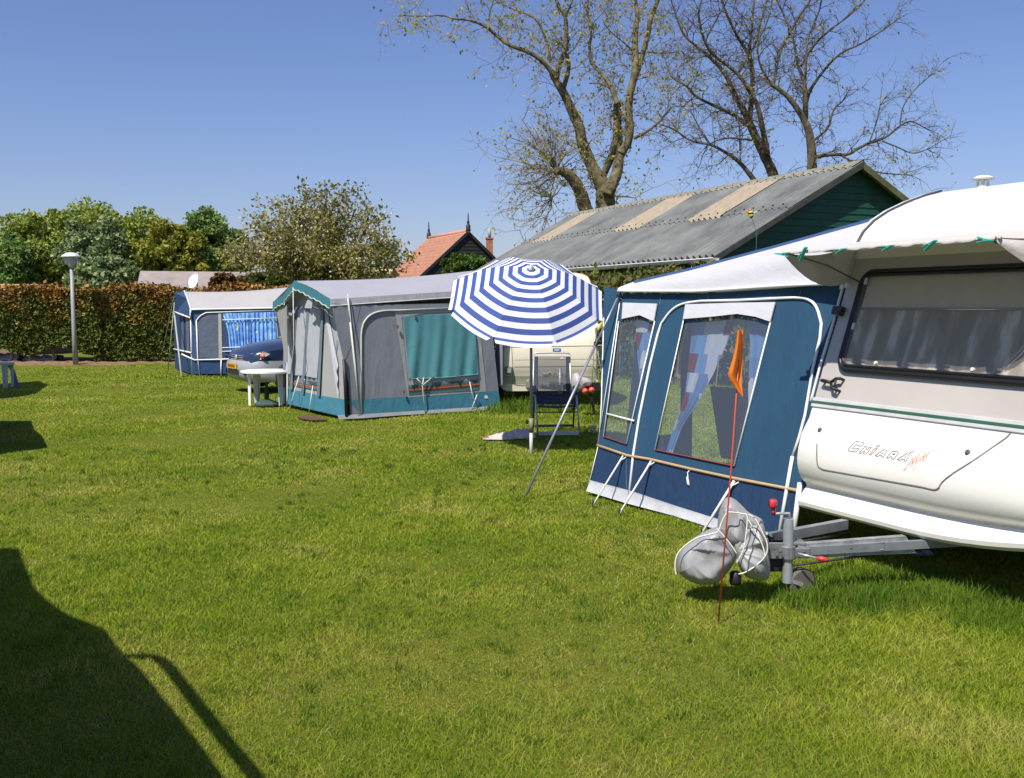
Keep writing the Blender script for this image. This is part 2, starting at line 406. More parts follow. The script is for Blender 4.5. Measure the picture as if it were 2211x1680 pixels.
# ------------------------------------------------------------------ foliage and trees
BARK = M('bark', (0.062, 0.050, 0.034), 0.95, 0.3, 3.2, bump=1.0, bscale=7, bstretch=(1, 1, 0.22), col2=(0.215, 0.18, 0.085), bdist=.08)
TWIG = M('twig', (0.22, 0.17, 0.105), 0.9, 0.3, 3)
def limb(mb, pts, Y, scale, rs=1.0, jit=0.0, n=8):
    """limb traced as (u, v, width) with a wandering depth; returns 3D points and radii"""
    out, rad, yy = [], [], Y
    for k, (u, v, wd) in enumerate(pts):
        if k and jit: yy += random.uniform(-jit, jit)
        out.append(dp(u, v, yy)); rad.append(max(0.02, wd * scale * rs * 1.08 * yy / FV / 2))
    if n:
        P = [tuple(p) + (r,) for p, r in zip(out, rad)]
        P = smooth2(P, 2)
        mb.tube([Vector(p[:3]) for p in P], [p[3] * random.uniform(0.93, 1.07) for p in P], n)
        return [Vector(p[:3]) for p in P], [p[3] for p in P]
    return out, rad
def twigs(mb, base, dirv, L, r, level, tips, droop=0.0, kids=(4, 4)):
    p = base.copy(); d = dirv.normalized(); pts, rs = [p.copy()], [r]; n = 4
    for k in range(n):
        d = (d + Vector((random.gauss(0, .22), random.gauss(0, .22), random.gauss(0, .18) - droop))).normalized()
        p = p + d * (L / n); pts.append(p.copy()); rs.append(r * (1 - 0.8 * (k + 1) / n))
    mb.tube(pts, rs, 3, False)
    if level > 0:
        for _ in range(kids[min(level, len(kids)) - 1]):
            k = random.randint(1, n); t = (pts[k] - pts[k - 1]).normalized()
            s = Vector((random.gauss(0, 1), random.gauss(0, 1), random.gauss(0, 1))); s -= t * s.dot(t)
            if s.length < 1e-3: continue
            twigs(mb, pts[k], t * random.uniform(0.5, 1.0) + s.normalized() * random.uniform(0.5, 1.1), L * random.uniform(0.4, 0.65), r * 0.55, level - 1, tips, droop, kids)
    else: tips += pts[2:]
def bare_tree(name, label, limbs, fn, Y, wsc, root, leafcol, step=0.45, tl=(0.9, 1.9), extra=(), nleaf=1500, bark=None, twig=None, rs=1.0):
    t = thing(name, label, 'tree', (root.x, root.y, 0), 'tall bare-branched trees behind the barn')
    mb, tw, tips = MB(), MB(), []
    for i, lb in enumerate(limbs):
        P, Rr = limb(mb, [(*fn(x, y), wd) for x, y, wd in lb], Y + (0 if i == 0 else random.uniform(-1.0, 1.0)), wsc, rs, 0.0 if i == 0 else 0.35, 8 if lb[0][2] > 15 else 5)
        acc = 0
        for k in range(1, len(P)):
            acc += (P[k] - P[k - 1]).length
            fine = Rr[k] < 0.16
            while acc > (step if fine else step * 1.7):
                acc -= step if fine else step * 1.7
                tdir = (P[k] - P[k - 1]).normalized(); s = Vector((random.gauss(0, 1), random.gauss(0, 1), random.gauss(0.3, 0.8))); s -= tdir * s.dot(tdir)
                twigs(tw, P[k], tdir * 0.6 + s.normalized() * 0.9, random.uniform(*tl), min(0.024, Rr[k] * 0.5), 2, tips, 0.02, (4, 5))
        for _ in range(3 if len(P) > 1 else 0):
            tdir = (P[-1] - P[-2]).normalized()
            twigs(tw, P[-1], tdir + Vector((random.gauss(0, .4), random.gauss(0, .4), random.gauss(0, .4))), random.uniform(*tl) * 1.2, min(0.03, Rr[-1] * 0.9), 2, tips, 0.02, (3, 4))
    for (p, dirs, L, k) in extra:
        for _ in range(k):
            twigs(tw, p, dirs + Vector((random.gauss(0, .55), random.gauss(0, .4), random.gauss(0, .55))), L * random.uniform(0.6, 1.25), 0.03, 2, tips, 0.0, (3, 4))
    mb.build('trunk', bark or BARK, t, True)
    tw.build('twigs', twig or TWIG, t)
    if nleaf and tips:
        idx = rng.choice(len(tips), min(nleaf, len(tips)), replace=False)
        pos = np.array([tuple(tips[k]) for k in idx]) + rng.normal(0, 0.05, (len(idx), 3))
        leaves('buds', pos, rng.uniform(0.04, 0.09, len(idx)) * (1.35 if nleaf > 5000 else 1), leafcol, t)
    return t
BUD = leafmat('buds', [(0, (0.30, 0.31, 0.03)), (0.6, (0.42, 0.40, 0.06)), (1, (0.36, 0.28, 0.10))], 0.7, 0.4)
DARKBARK = M('dark_bark', (0.050, 0.042, 0.032), 0.95, 0.3, 3.2, bump=1.0, bscale=7, bstretch=(1, 1, 0.22), col2=(0.145, 0.120, 0.070), bdist=.08); DARKTWIG = M('dark_twig', (0.10, 0.078, 0.058), 0.9, 0.3, 3)
def crown(t, c, rad, nclump, per, lsize, mat, flat=0.75, clump=(0.18, 0.34), name='crown', shell=0.55):
    """clumps of leaves spread through an uneven crown"""
    c = np.array(c); rad = np.array(rad, float)
    v = rng.normal(size=(nclump, 3)); v /= np.linalg.norm(v, axis=1)[:, None]
    rr = rng.uniform(shell, 1.0, nclump) ** 0.7
    lump = 1 + 0.22 * np.sin(v[:, 0] * 5 + c[0]) * np.sin(v[:, 2] * 6 + c[1]) + rng.normal(0, 0.07, nclump)
    cc = c + v * rad * (rr * lump)[:, None]
    cr_ = rng.uniform(*clump, nclump) * rad.mean()
    k = rng.integers(0, nclump, nclump * per); u = rng.normal(size=(len(k), 3)); u /= np.linalg.norm(u, axis=1)[:, None]
    pos = cc[k] + u * (cr_[k] * rng.uniform(0.2, 1.0, len(k)) ** 0.5 * 1.3)[:, None] * np.array([1, 1, flat])
    pos = pos[pos[:, 2] > 0.25]
    return leaves(name, pos, rng.uniform(0.6, 1.35, len(pos)) * lsize, mat, t, 1.6)
def leafy_tree(name, label, c, rad, mat, nclump=90, per=110, lsize=0.15, cat='tree', group='leafy trees beyond the hedge', clump=(0.18, 0.34), shell=0.5):
    t = thing(name, label, cat, (c[0], c[1], 0), group)
    mb = MB(); top = c[2] + rad[2] * 0.3
    mb.tube([Vector((c[0], c[1], -0.1)), Vector((c[0] + 0.1, c[1], c[2] * 0.5)), Vector((c[0], c[1], top))], [0.045 * rad[2] + 0.1, 0.03 * rad[2] + 0.06, 0.03], 8)
    for k in range(9):
        a = k * 2.4; z = c[2] * random.uniform(0.45, 0.9); e = Vector((c[0] + math.cos(a) * rad[0] * 0.7, c[1] + math.sin(a) * rad[1] * 0.7, z + rad[2] * 0.5))
        mb.tube([Vector((c[0], c[1], z)), lerp(Vector((c[0], c[1], z)), e, 0.5) + Vector((0, 0, 0.2)), e], [0.09, 0.06, 0.02], 5)
    mb.build('trunk', BARK, t, True)
    crown(t, c, rad, int(nclump * 1.5), int(per * 1.25), lsize, mat, clump=(clump[0] * .75, clump[1] * .8), shell=shell)
    return t
OLIVE = leafmat('olive_leaves', [(0, (0.15, 0.23, 0.028)), (0.5, (0.26, 0.33, 0.055)), (1, (0.40, 0.42, 0.10))], 0.7, 0.3)
GREEN = leafmat('green_leaves', [(0, (0.095, 0.18, 0.035)), (0.6, (0.19, 0.29, 0.07)), (1, (0.31, 0.40, 0.14))], 0.6, 0.3)
SILVER = leafmat('silver_leaves', [(0, (0.11, 0.18, 0.048)), (0.5, (0.21, 0.28, 0.10)), (1, (0.38, 0.43, 0.24))], 0.6, 0.3)
BROWNG = leafmat('brownish_leaves', [(0, (0.17, 0.20, 0.022)), (0.6, (0.275, 0.28, 0.04)), (1, (0.38, 0.34, 0.07))], 0.7, 0.3)
def at_px(u, v, Y): return dp(u, v, Y)
def px_tree(name, label, u, vtop, vmid, hw, Y, mat, **k):
    """crown centred on image column u with half width hw (pixels) at depth Y, from vtop down"""
    top = dp(u, vtop, Y); mid = dp(u, vmid, Y); rx = hw * Y / FV
    return leafy_tree(name, label, (mid.x, Y, mid.z), (rx, rx * 0.8, top.z - mid.z), mat, **k)
px_tree('broadleaf_tree', 'olive green tree left of the street lamp, with thin top', 85, 452, 560, 95, 58, OLIVE, nclump=110, per=120)
px_tree('broadleaf_tree', 'dark leafy tree at the left picture edge behind the tiled orange roof', 5, 500, 590, 62, 55, GREEN, nclump=70)
px_tree('broadleaf_tree', 'broad olive crowned tree, tallest and widest of the wood beyond the hedge', 245, 452, 560, 118, 62, OLIVE, nclump=130, per=120)
px_tree('broadleaf_tree', 'grey green tree with pale leaf edges just right of the street lamp', 205, 480, 560, 75, 56, SILVER, nclump=90)
px_tree('broadleaf_tree', 'brownish olive rounded tree above the grey roof', 372, 478, 560, 72, 57, BROWNG, nclump=90, per=120)
px_tree('broadleaf_tree', 'dark green bushy tree between the brownish tree and the apple tree', 455, 468, 550, 78, 59, GREEN, nclump=90)
px_tree('shrub', 'pale silvery green low bush right of the street lamp', 235, 555, 605, 66, 48, SILVER, nclump=50, cat='shrub', group='bushes beyond the hedge', lsize=0.16)
px_tree('shrub', 'faint green bush beside the left end of the house with orange roof tiles', 845, 566, 590, 40, 75, SILVER, nclump=30, cat='shrub', group='bushes beyond the hedge', lsize=0.2)
px_tree('shrub', 'bright green bush in front of the black gable', 1003, 549, 575, 40, 40, leafmat('bright_leaves', [(0, (0.05, 0.10, 0.015)), (1, (0.12, 0.20, 0.03))]), nclump=45, cat='shrub', group='bushes beyond the hedge', lsize=0.12)
px_tree('shrub', 'rusty brown bush between satellite dish and apple tree', 488, 590, 618, 34, 36, leafmat('rusty_leaves', [(0, (0.10, 0.06, 0.012)), (1, (0.20, 0.10, 0.03))]), nclump=36, cat='shrub', group='bushes beyond the hedge', lsize=0.11)
px_tree('shrub', 'dark green bush under the right side of the apple tree', 560, 596, 620, 60, 37, leafmat('darkolive_leaves', [(0, (0.05, 0.07, 0.010)), (1, (0.11, 0.12, 0.02))]), nclump=40, cat='shrub', group='bushes beyond the hedge', lsize=0.12)
# apple tree: open crown of curving branches, small leaves and pale blossom
def apple_tree():
    Y = 42; base = gp(690, 0, 0) if False else dp(685, 640, Y); root = Vector((base.x, Y, 0))
    t = thing('apple_tree', 'loose rounded apple tree in pale blossom, standing alone left of the orange roof', 'tree', root)
    mb, tw, tips = MB(), MB(), []
    S = Y / FV
    fork = dp(690, 618, Y)
    mb.tube([root, Vector((root.x + 0.05, Y, 0.5)), fork], [0.24, 0.2, 0.17], 9)
    ends = [(515, 568), (535, 525), (570, 480), (615, 452), (652, 435), (690, 430), (735, 436), (770, 452), (795, 480), (825, 515), (838, 548), (835, 572), (780, 582), (560, 590), (600, 545), (740, 515), (670, 490), (640, 560), (720, 560), (700, 470), (590, 510), (800, 540), (545, 545)]
    for (u, v) in ends:
        e = dp(u + random.uniform(-8, 8), v, Y + random.uniform(-2.6, 2.6)); m = lerp(fork, e, 0.5) + Vector((random.uniform(-.4, .4), 0, random.uniform(-.1, .5)))
        P = smooth2([tuple(fork), tuple(lerp(fork, m, .5) + Vector((0, 0, .1))), tuple(m), tuple(e)], 2); P = [Vector(p) for p in P]
        mb.tube(P, [0.09 * (1 - 0.85 * k / len(P)) + 0.008 for k in range(len(P))], 5)
        for k in range(4, len(P)):
            for _ in range(2):
                d = (P[k] - P[k - 1]).normalized()
                twigs(tw, P[k], d * 0.5 + Vector((random.gauss(0, .8), random.gauss(0, .8), random.gauss(0.1, .7))), random.uniform(0.55, 1.0), 0.016, 1, tips, 0.0, (5,))
    mb.build('trunk', BARK, t, True); tw.build('twigs', TWIG, t)
    P = np.array([tuple(p) for p in tips]); k = rng.integers(0, len(P), 17000); pos = P[k] + rng.normal(0, 0.13, (len(k), 3))
    leaves('crown', pos, rng.uniform(0.07, 0.13, len(pos)), leafmat('apple_leaves', [(0, (0.13, 0.135, 0.024)), (0.6, (0.25, 0.24, 0.05)), (1, (0.36, 0.32, 0.10))], 0.6, 0.35), t)
    k = rng.integers(0, len(P), 5000); pos = P[k] + rng.normal(0, 0.14, (len(k), 3))
    leaves('blossom', pos, rng.uniform(0.06, 0.11, len(pos)), leafmat('blossom', [(0, (0.55, 0.42, 0.34)), (1, (0.68, 0.60, 0.48))], 0.6, 0.3), t, 1.1)
apple_tree()
# the three tall trees behind the barn, limbs measured from the photograph
A = [[(1615, 1700, 130), (1612, 1450, 125), (1610, 1370, 118), (1610, 1290, 118), (1590, 1240, 90), (1520, 1120, 72), (1450, 960, 66), (1440, 860, 64), (1390, 760, 58), (1340, 640, 50), (1290, 560, 46), (1250, 490, 38)],
     [(1625, 1310, 80), (1650, 1240, 75), (1690, 1170, 64), (1705, 1020, 58), (1690, 860, 54), (1690, 690, 46)],
     [(1255, 490, 34), (1180, 400, 30), (1080, 340, 28), (970, 310, 26), (880, 240, 22), (800, 170, 19), (680, 130, 14), (600, 130, 12), (520, 100, 10), (380, 110, 8), (250, 105, 5)],
     [(1280, 530, 36), (1300, 430, 30), (1340, 350, 30), (1350, 200, 26), (1340, 100, 23), (1290, 30, 19), (1260, -60, 16), (1250, -200, 8)],
     [(1330, 590, 28), (1370, 450, 26), (1350, 370, 22)],
     [(1245, 420, 18), (1210, 260, 16), (1160, 140, 13), (1080, 90, 11), (980, 60, 9), (880, 10, 7), (800, -60, 4)],
     [(828, 190, 10), (830, 90, 9), (860, 0, 7), (870, -90, 4)],
     [(1342, 110, 14), (1370, 50, 13), (1395, -20, 11), (1440, -150, 6)],
     [(1690, 700, 30), (1650, 580, 27), (1580, 490, 23), (1510, 420, 21), (1500, 300, 18), (1520, 240, 16), (1490, 120, 14), (1490, 0, 12), (1500, -130, 7)],
     [(1715, 1030, 56), (1780, 930, 50), (1765, 760, 50), (1770, 640, 45), (1810, 500, 44), (1810, 360, 42), (1810, 200, 34), (1830, 110, 28), (1810, 0, 20), (1800, -150, 10)],
     [(1785, 610, 28), (1850, 420, 28), (1870, 320, 30), (1900, 230, 28), (1910, 130, 28), (1950, 40, 24), (1980, -40, 20), (2010, -180, 9)],
     [(1800, 930, 20), (1880, 890, 18), (1950, 840, 16), (2030, 750, 12), (2060, 710, 9), (2140, 715, 6)],
     [(2025, 755, 8), (2040, 660, 7), (2110, 580, 6), (2160, 570, 4)],
     [(1595, 1175, 50), (1640, 1080, 46), (1680, 960, 48), (1690, 860, 44)],
     [(1500, 1460, 85), (1470, 1390, 84), (1440, 1280, 80), (1390, 1195, 70), (1330, 1150, 58), (1275, 1150, 48)],
     [(1500, 560, 8), (1600, 560, 9), (1660, 620, 10)], [(1810, 360, 14), (1900, 350, 11), (2000, 360, 8), (2120, 345, 5)],
     [(1790, 340, 11), (1740, 290, 9), (1660, 230, 7), (1600, 160, 4)], [(1680, 1320, 14), (1750, 1320, 10), (1810, 1330, 6)]]
rootA = Vector((dp(*tA(1610, 1370), 45).x, 45, 0))
stumpA = dp(*tA(1290, 1150), 45)
bare_tree('willow_tree', 'tall tree left of the others with a thick cut side limb sprouting yellow green shoots', A, tA, 45, 0.3214, rootA, BUD,
          extra=[(stumpA, Vector((-0.45, 0, 0.75)), 2.4, 34), (stumpA, Vector((-0.6, 0, -0.35)), 2.0, 16), (dp(*tA(1250, 1330), 45), Vector((-0.6, 0, -0.2)), 1.8, 14)], nleaf=5500, step=0.34)
B = [[(850, 1250, 60), (850, 1080, 52), (838, 965, 46), (785, 855, 40), (720, 720, 34), (690, 640, 28), (620, 520, 22), (570, 400, 18), (480, 310, 14), (420, 260, 11), (340, 200, 9), (300, 90, 7), (270, 0, 5), (250, -90, 3)],
     [(800, 850, 28), (770, 680, 22), (745, 570, 20), (700, 500, 18), (660, 430, 16), (600, 370, 14), (480, 290, 13), (430, 150, 11), (420, 60, 9), (440, 0, 7), (450, -120, 4)],
     [(702, 670, 24), (715, 520, 22), (720, 420, 20), (710, 330, 18), (700, 300, 16), (640, 210, 13), (590, 110, 11), (545, 0, 9), (520, -120, 5)],
     [(645, 395, 12), (690, 320, 11), (740, 240, 9), (760, 130, 8), (800, 0, 6), (820, -100, 3)],
     [(692, 690, 18), (600, 620, 14), (480, 570, 12), (390, 520, 11), (360, 470, 9), (270, 430, 7), (240, 330, 5)],
     [(740, 1010, 24), (725, 985, 22), (640, 880, 18), (560, 830, 14), (480, 790, 11), (380, 780, 9), (290, 710, 7), (230, 690, 5)],
     [(715, 770, 10), (600, 755, 8), (520, 770, 7), (470, 800, 5)], [(650, 830, 8), (650, 700, 7), (625, 600, 5)],
     [(700, 300, 12), (715, 160, 10), (725, 30, 8), (740, -110, 4)], [(470, 200, 8), (520, 110, 6), (580, 0, 4)], [(480, 790, 8), (440, 730, 6), (400, 650, 4)]]
rootB = Vector((dp(*tB(838, 965), 40).x, 40, 0))
bare_tree('bare_tree', 'dark two-stemmed bare tree, middle of the three behind the barn ridge', B, tB, 40, 0.3928, rootB, BUD, nleaf=1300, step=0.24, tl=(0.7, 1.6), bark=DARKBARK, twig=DARKTWIG, rs=1.2)
Cc = [[(1050, 1250, 52), (1048, 1050, 46), (1046, 925, 42), (1045, 830, 38), (1030, 720, 32), (1000, 650, 29), (940, 560, 24), (880, 500, 20), (830, 470, 18)],
      [(832, 475, 16), (845, 400, 14), (870, 270, 13), (930, 170, 11), (1000, 50, 9), (1040, 0, 8), (1080, -100, 4)],
      [(830, 470, 11), (760, 370, 9), (740, 240, 7), (800, 130, 6), (830, 0, 5), (840, -90, 3)],
      [(1012, 660, 22), (1010, 520, 20), (1000, 430, 16), (970, 370, 14), (960, 300, 12), (940, 200, 9), (900, 100, 8), (850, 0, 6), (820, -90, 3)],
      [(1015, 570, 16), (1030, 500, 14), (1100, 400, 11), (1160, 330, 10), (1220, 280, 9), (1300, 250, 8), (1400, 190, 6), (1500, 120, 4)],
      [(985, 365, 12), (1060, 240, 10), (1150, 160, 9), (1260, 80, 7), (1340, 0, 6), (1400, -80, 3)],
      [(1008, 440, 11), (1015, 330, 10), (1020, 200, 9), (1080, 80, 8), (1100, 0, 6), (1110, -110, 4)],
      [(1060, 865, 20), (1130, 850, 16), (1200, 850, 14), (1250, 850, 13), (1290, 820, 13), (1360, 785, 12), (1450, 760, 10), (1530, 690, 8), (1590, 660, 6), (1660, 700, 4)],
      [(1430, 775, 8), (1520, 810, 6), (1600, 850, 5), (1680, 820, 3)], [(1065, 765, 12), (1140, 700, 10), (1160, 600, 9), (1210, 560, 6)],
      [(1530, 690, 6), (1540, 590, 5), (1600, 500, 4), (1690, 420, 2)], [(1200, 850, 10), (1280, 900, 8), (1400, 950, 6), (1540, 960, 4)], [(1360, 785, 7), (1400, 680, 5), (1420, 580, 3)]]
rootC = Vector((dp(*tB(1046, 925), 38).x, 38, 0))
bare_tree('bare_tree', 'bare tree with a long low limb reaching right, rightmost behind the barn', Cc, tB, 38, 0.3928, rootC, BUD, nleaf=1100, step=0.24, tl=(0.5, 1.15), bark=DARKBARK, twig=DARKTWIG, rs=1.2)
# ------------------------------------------------------------------ clipped hedge
def hedge():
    t = thing('hedge', 'long clipped hedge, rust brown above and dark green below, behind the street lamp', 'hedge', (-11, 31, 0))
    x0, x1, yf, yb = -18.5, -5.8, 30.3, 31.8
    core = MB()
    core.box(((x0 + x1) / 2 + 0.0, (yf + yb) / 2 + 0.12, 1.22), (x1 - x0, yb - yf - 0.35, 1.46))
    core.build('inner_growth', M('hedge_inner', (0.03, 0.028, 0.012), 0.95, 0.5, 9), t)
    n = 76000
    x = rng.uniform(x0, x1, n); face = rng.random(n)
    top = 2.10 + 0.05 * np.sin(x * 2.1) + 0.09 * fbm(x, x * 0, 2.4, 13) + rng.exponential(0.035, n)
    low = np.where(x < -12.6, 0.36 + 0.12 * np.sin(x * 3.1), 0.06)
    z = low + (top - low) * rng.random(n); y = yf + 0.14 * fbm(x, z * 1.5, 2.6, 3) + rng.exponential(0.1, n)
    tp = face > 0.72; z = np.where(tp, top + rng.normal(0, 0.05, n), z); y = np.where(tp, rng.uniform(yf, yb, n), y)
    pos = np.stack([x, y, z], 1)
    def hm():
        m, nt, out = nt_new('hedge_leaves'); g = nt.nodes.new('ShaderNodeNewGeometry')
        ra = ramp(nt, [(0, (0.040, 0.066, 0.008)), (0.7, (0.092, 0.118, 0.014)), (1, (0.17, 0.16, 0.03))]); rb = ramp(nt, [(0, (0.13, 0.062, 0.012)), (0.6, (0.27, 0.125, 0.026)), (1, (0.42, 0.21, 0.06))])
        tc = nt.nodes.new('ShaderNodeTexCoord'); se = nt.nodes.new('ShaderNodeSeparateXYZ'); n1 = noise(nt, 1.6, 4, 0.65)
        nt.links.new(tc.outputs['Object'], se.inputs[0])
        # young rust-coloured growth sits on top of the hedge and in patches
        a1 = nt.nodes.new('ShaderNodeMath'); a1.operation = 'MULTIPLY_ADD'; a1.inputs[1].default_value = 0.55; a1.inputs[2].default_value = -1.74
        nt.links.new(se.outputs['Z'], a1.inputs[0])
        a2 = nt.nodes.new('ShaderNodeMath'); a2.operation = 'MULTIPLY_ADD'; a2.inputs[1].default_value = 2.3; nt.links.new(n1.outputs['Fac'], a2.inputs[0]); nt.links.new(a1.outputs[0], a2.inputs[2])
        a2.use_clamp = True
        mx = nt.nodes.new('ShaderNodeMix'); mx.data_type = 'RGBA'
        nt.links.new(a2.outputs[0], mx.inputs[0])
        for r_, k in ((ra, 6), (rb, 7)): nt.links.new(g.outputs['Random Per Island'], r_.inputs['Fac']); nt.links.new(r_.outputs[0], mx.inputs[k])
        b = principled(nt, out, 0.6, 0, 0.25); nt.links.new(mx.outputs[2], b.inputs['Base Color'])
        return m
    leaves('foliage', pos, rng.uniform(0.05, 0.11, n), hm(), t, 1.5)
    for k in range(16):
        mb = MB(); xx = -18.2 + k * 0.62 + random.uniform(-.15, .15)
        mb.tube([Vector((xx, 30.45, -0.05)), Vector((xx + random.uniform(-.1, .1), 30.45, 0.4)), Vector((xx + random.uniform(-.15, .15), 30.5, 0.8))], [0.05, 0.045, 0.04], 6); mb.build('stem', BARK, t, True)
hedge()
# white tarpaulin sheets lying behind the bare foot of the hedge
def tarp(name, label, pts, Y):
    mb = MB(); rows = []
    for k in range(9):
        t = k / 8; u = pts[0] + (pts[1] - pts[0]) * t
        a, b = dp(u, pts[3], Y + 0.1), dp(u, pts[2] + 3 * math.sin(k * 2.1), Y + 0.5)
        rows.append([a, lerp(a, b, .35) + Vector((0, -.08 + 0.06 * math.sin(k * 3), 0)), lerp(a, b, .7) + Vector((0, 0.06 * math.cos(k * 2.4), 0)), b, b + Vector((0, 0.5, -0.05)), b + Vector((0, .55, -0.6))])
    mb.grid(rows)
    tag(mb.build(name, M('white_tarp', (0.68, 0.66, 0.66), 0.5, 0.1, 4, bump=0.5, bscale=6), smooth=True), label, 'tarpaulin', 'white sheets behind the hedge foot')
tarp('tarpaulin', 'crumpled white sheet behind the hedge foot at the left edge of the picture', (-25, 40, 764, 782), 30.6)
tarp('tarpaulin', 'white sheet behind the hedge foot between two hedge stems left of the lamp', (50, 122, 768, 783), 30.6)
# flowering scrub between the barn and the blue awning
def scrub():
    t = thing('scrub', 'straggling brown and yellow green shrubs growing along the barn wall below the gutter', 'shrub', (4.2, 20, 0))
    n = 9000; s = rng.random(n)
    P0, P1 = Vector((1.7, 24.6, 0)), Vector((6.0, 18.6, 0))
    x = P0.x + (P1.x - P0.x) * s; y = P0.y + (P1.y - P0.y) * s + rng.normal(0, 0.5, n)
    x += rng.normal(0, 0.25, n)
    top = 2.25 + 0.22 * np.sin(s * 23) + 0.18 * np.sin(s * 51 + 1)
    z = top * (1 - rng.exponential(0.22, n)); ok = z > 0.05
    pos = np.stack([x, y, z], 1)[ok]
    leaves('foliage', pos, rng.uniform(0.05, 0.12, len(pos)), leafmat('scrub_leaves', [(0, (0.07, 0.085, 0.016)), (0.55, (0.14, 0.15, 0.03)), (0.8, (0.20, 0.155, 0.06)), (1, (0.26, 0.20, 0.12))], 0.6, 0.35), t, 1.8)
    mb = MB(); sh = []
    for k in range(90):
        a = random.random(); p = lerp(P0, P1, a) + Vector((random.gauss(0, .3), random.gauss(0, .3), 0)); h = random.uniform(1.6, 2.75)
        q = p + Vector((random.gauss(0, .15), random.gauss(0, .15), h)); mb.tube([p, lerp(p, q, .5) + Vector((random.gauss(0, .05), 0, 0)), q], [0.012, 0.009, 0.004], 4)
        sh += [lerp(p, q, random.uniform(.65, 1)) + Vector((random.gauss(0, .07), random.gauss(0, .07), 0)) for _ in range(28)]
    mb.build('stems', TWIG, t)
    leaves('shoots', np.array([tuple(p) for p in sh]), rng.uniform(0.05, 0.11, len(sh)), leafmat('shoot_leaves', [(0, (0.12, 0.16, 0.03)), (1, (0.24, 0.26, 0.06))], 0.6, 0.4), t, 2.0)
scrub()
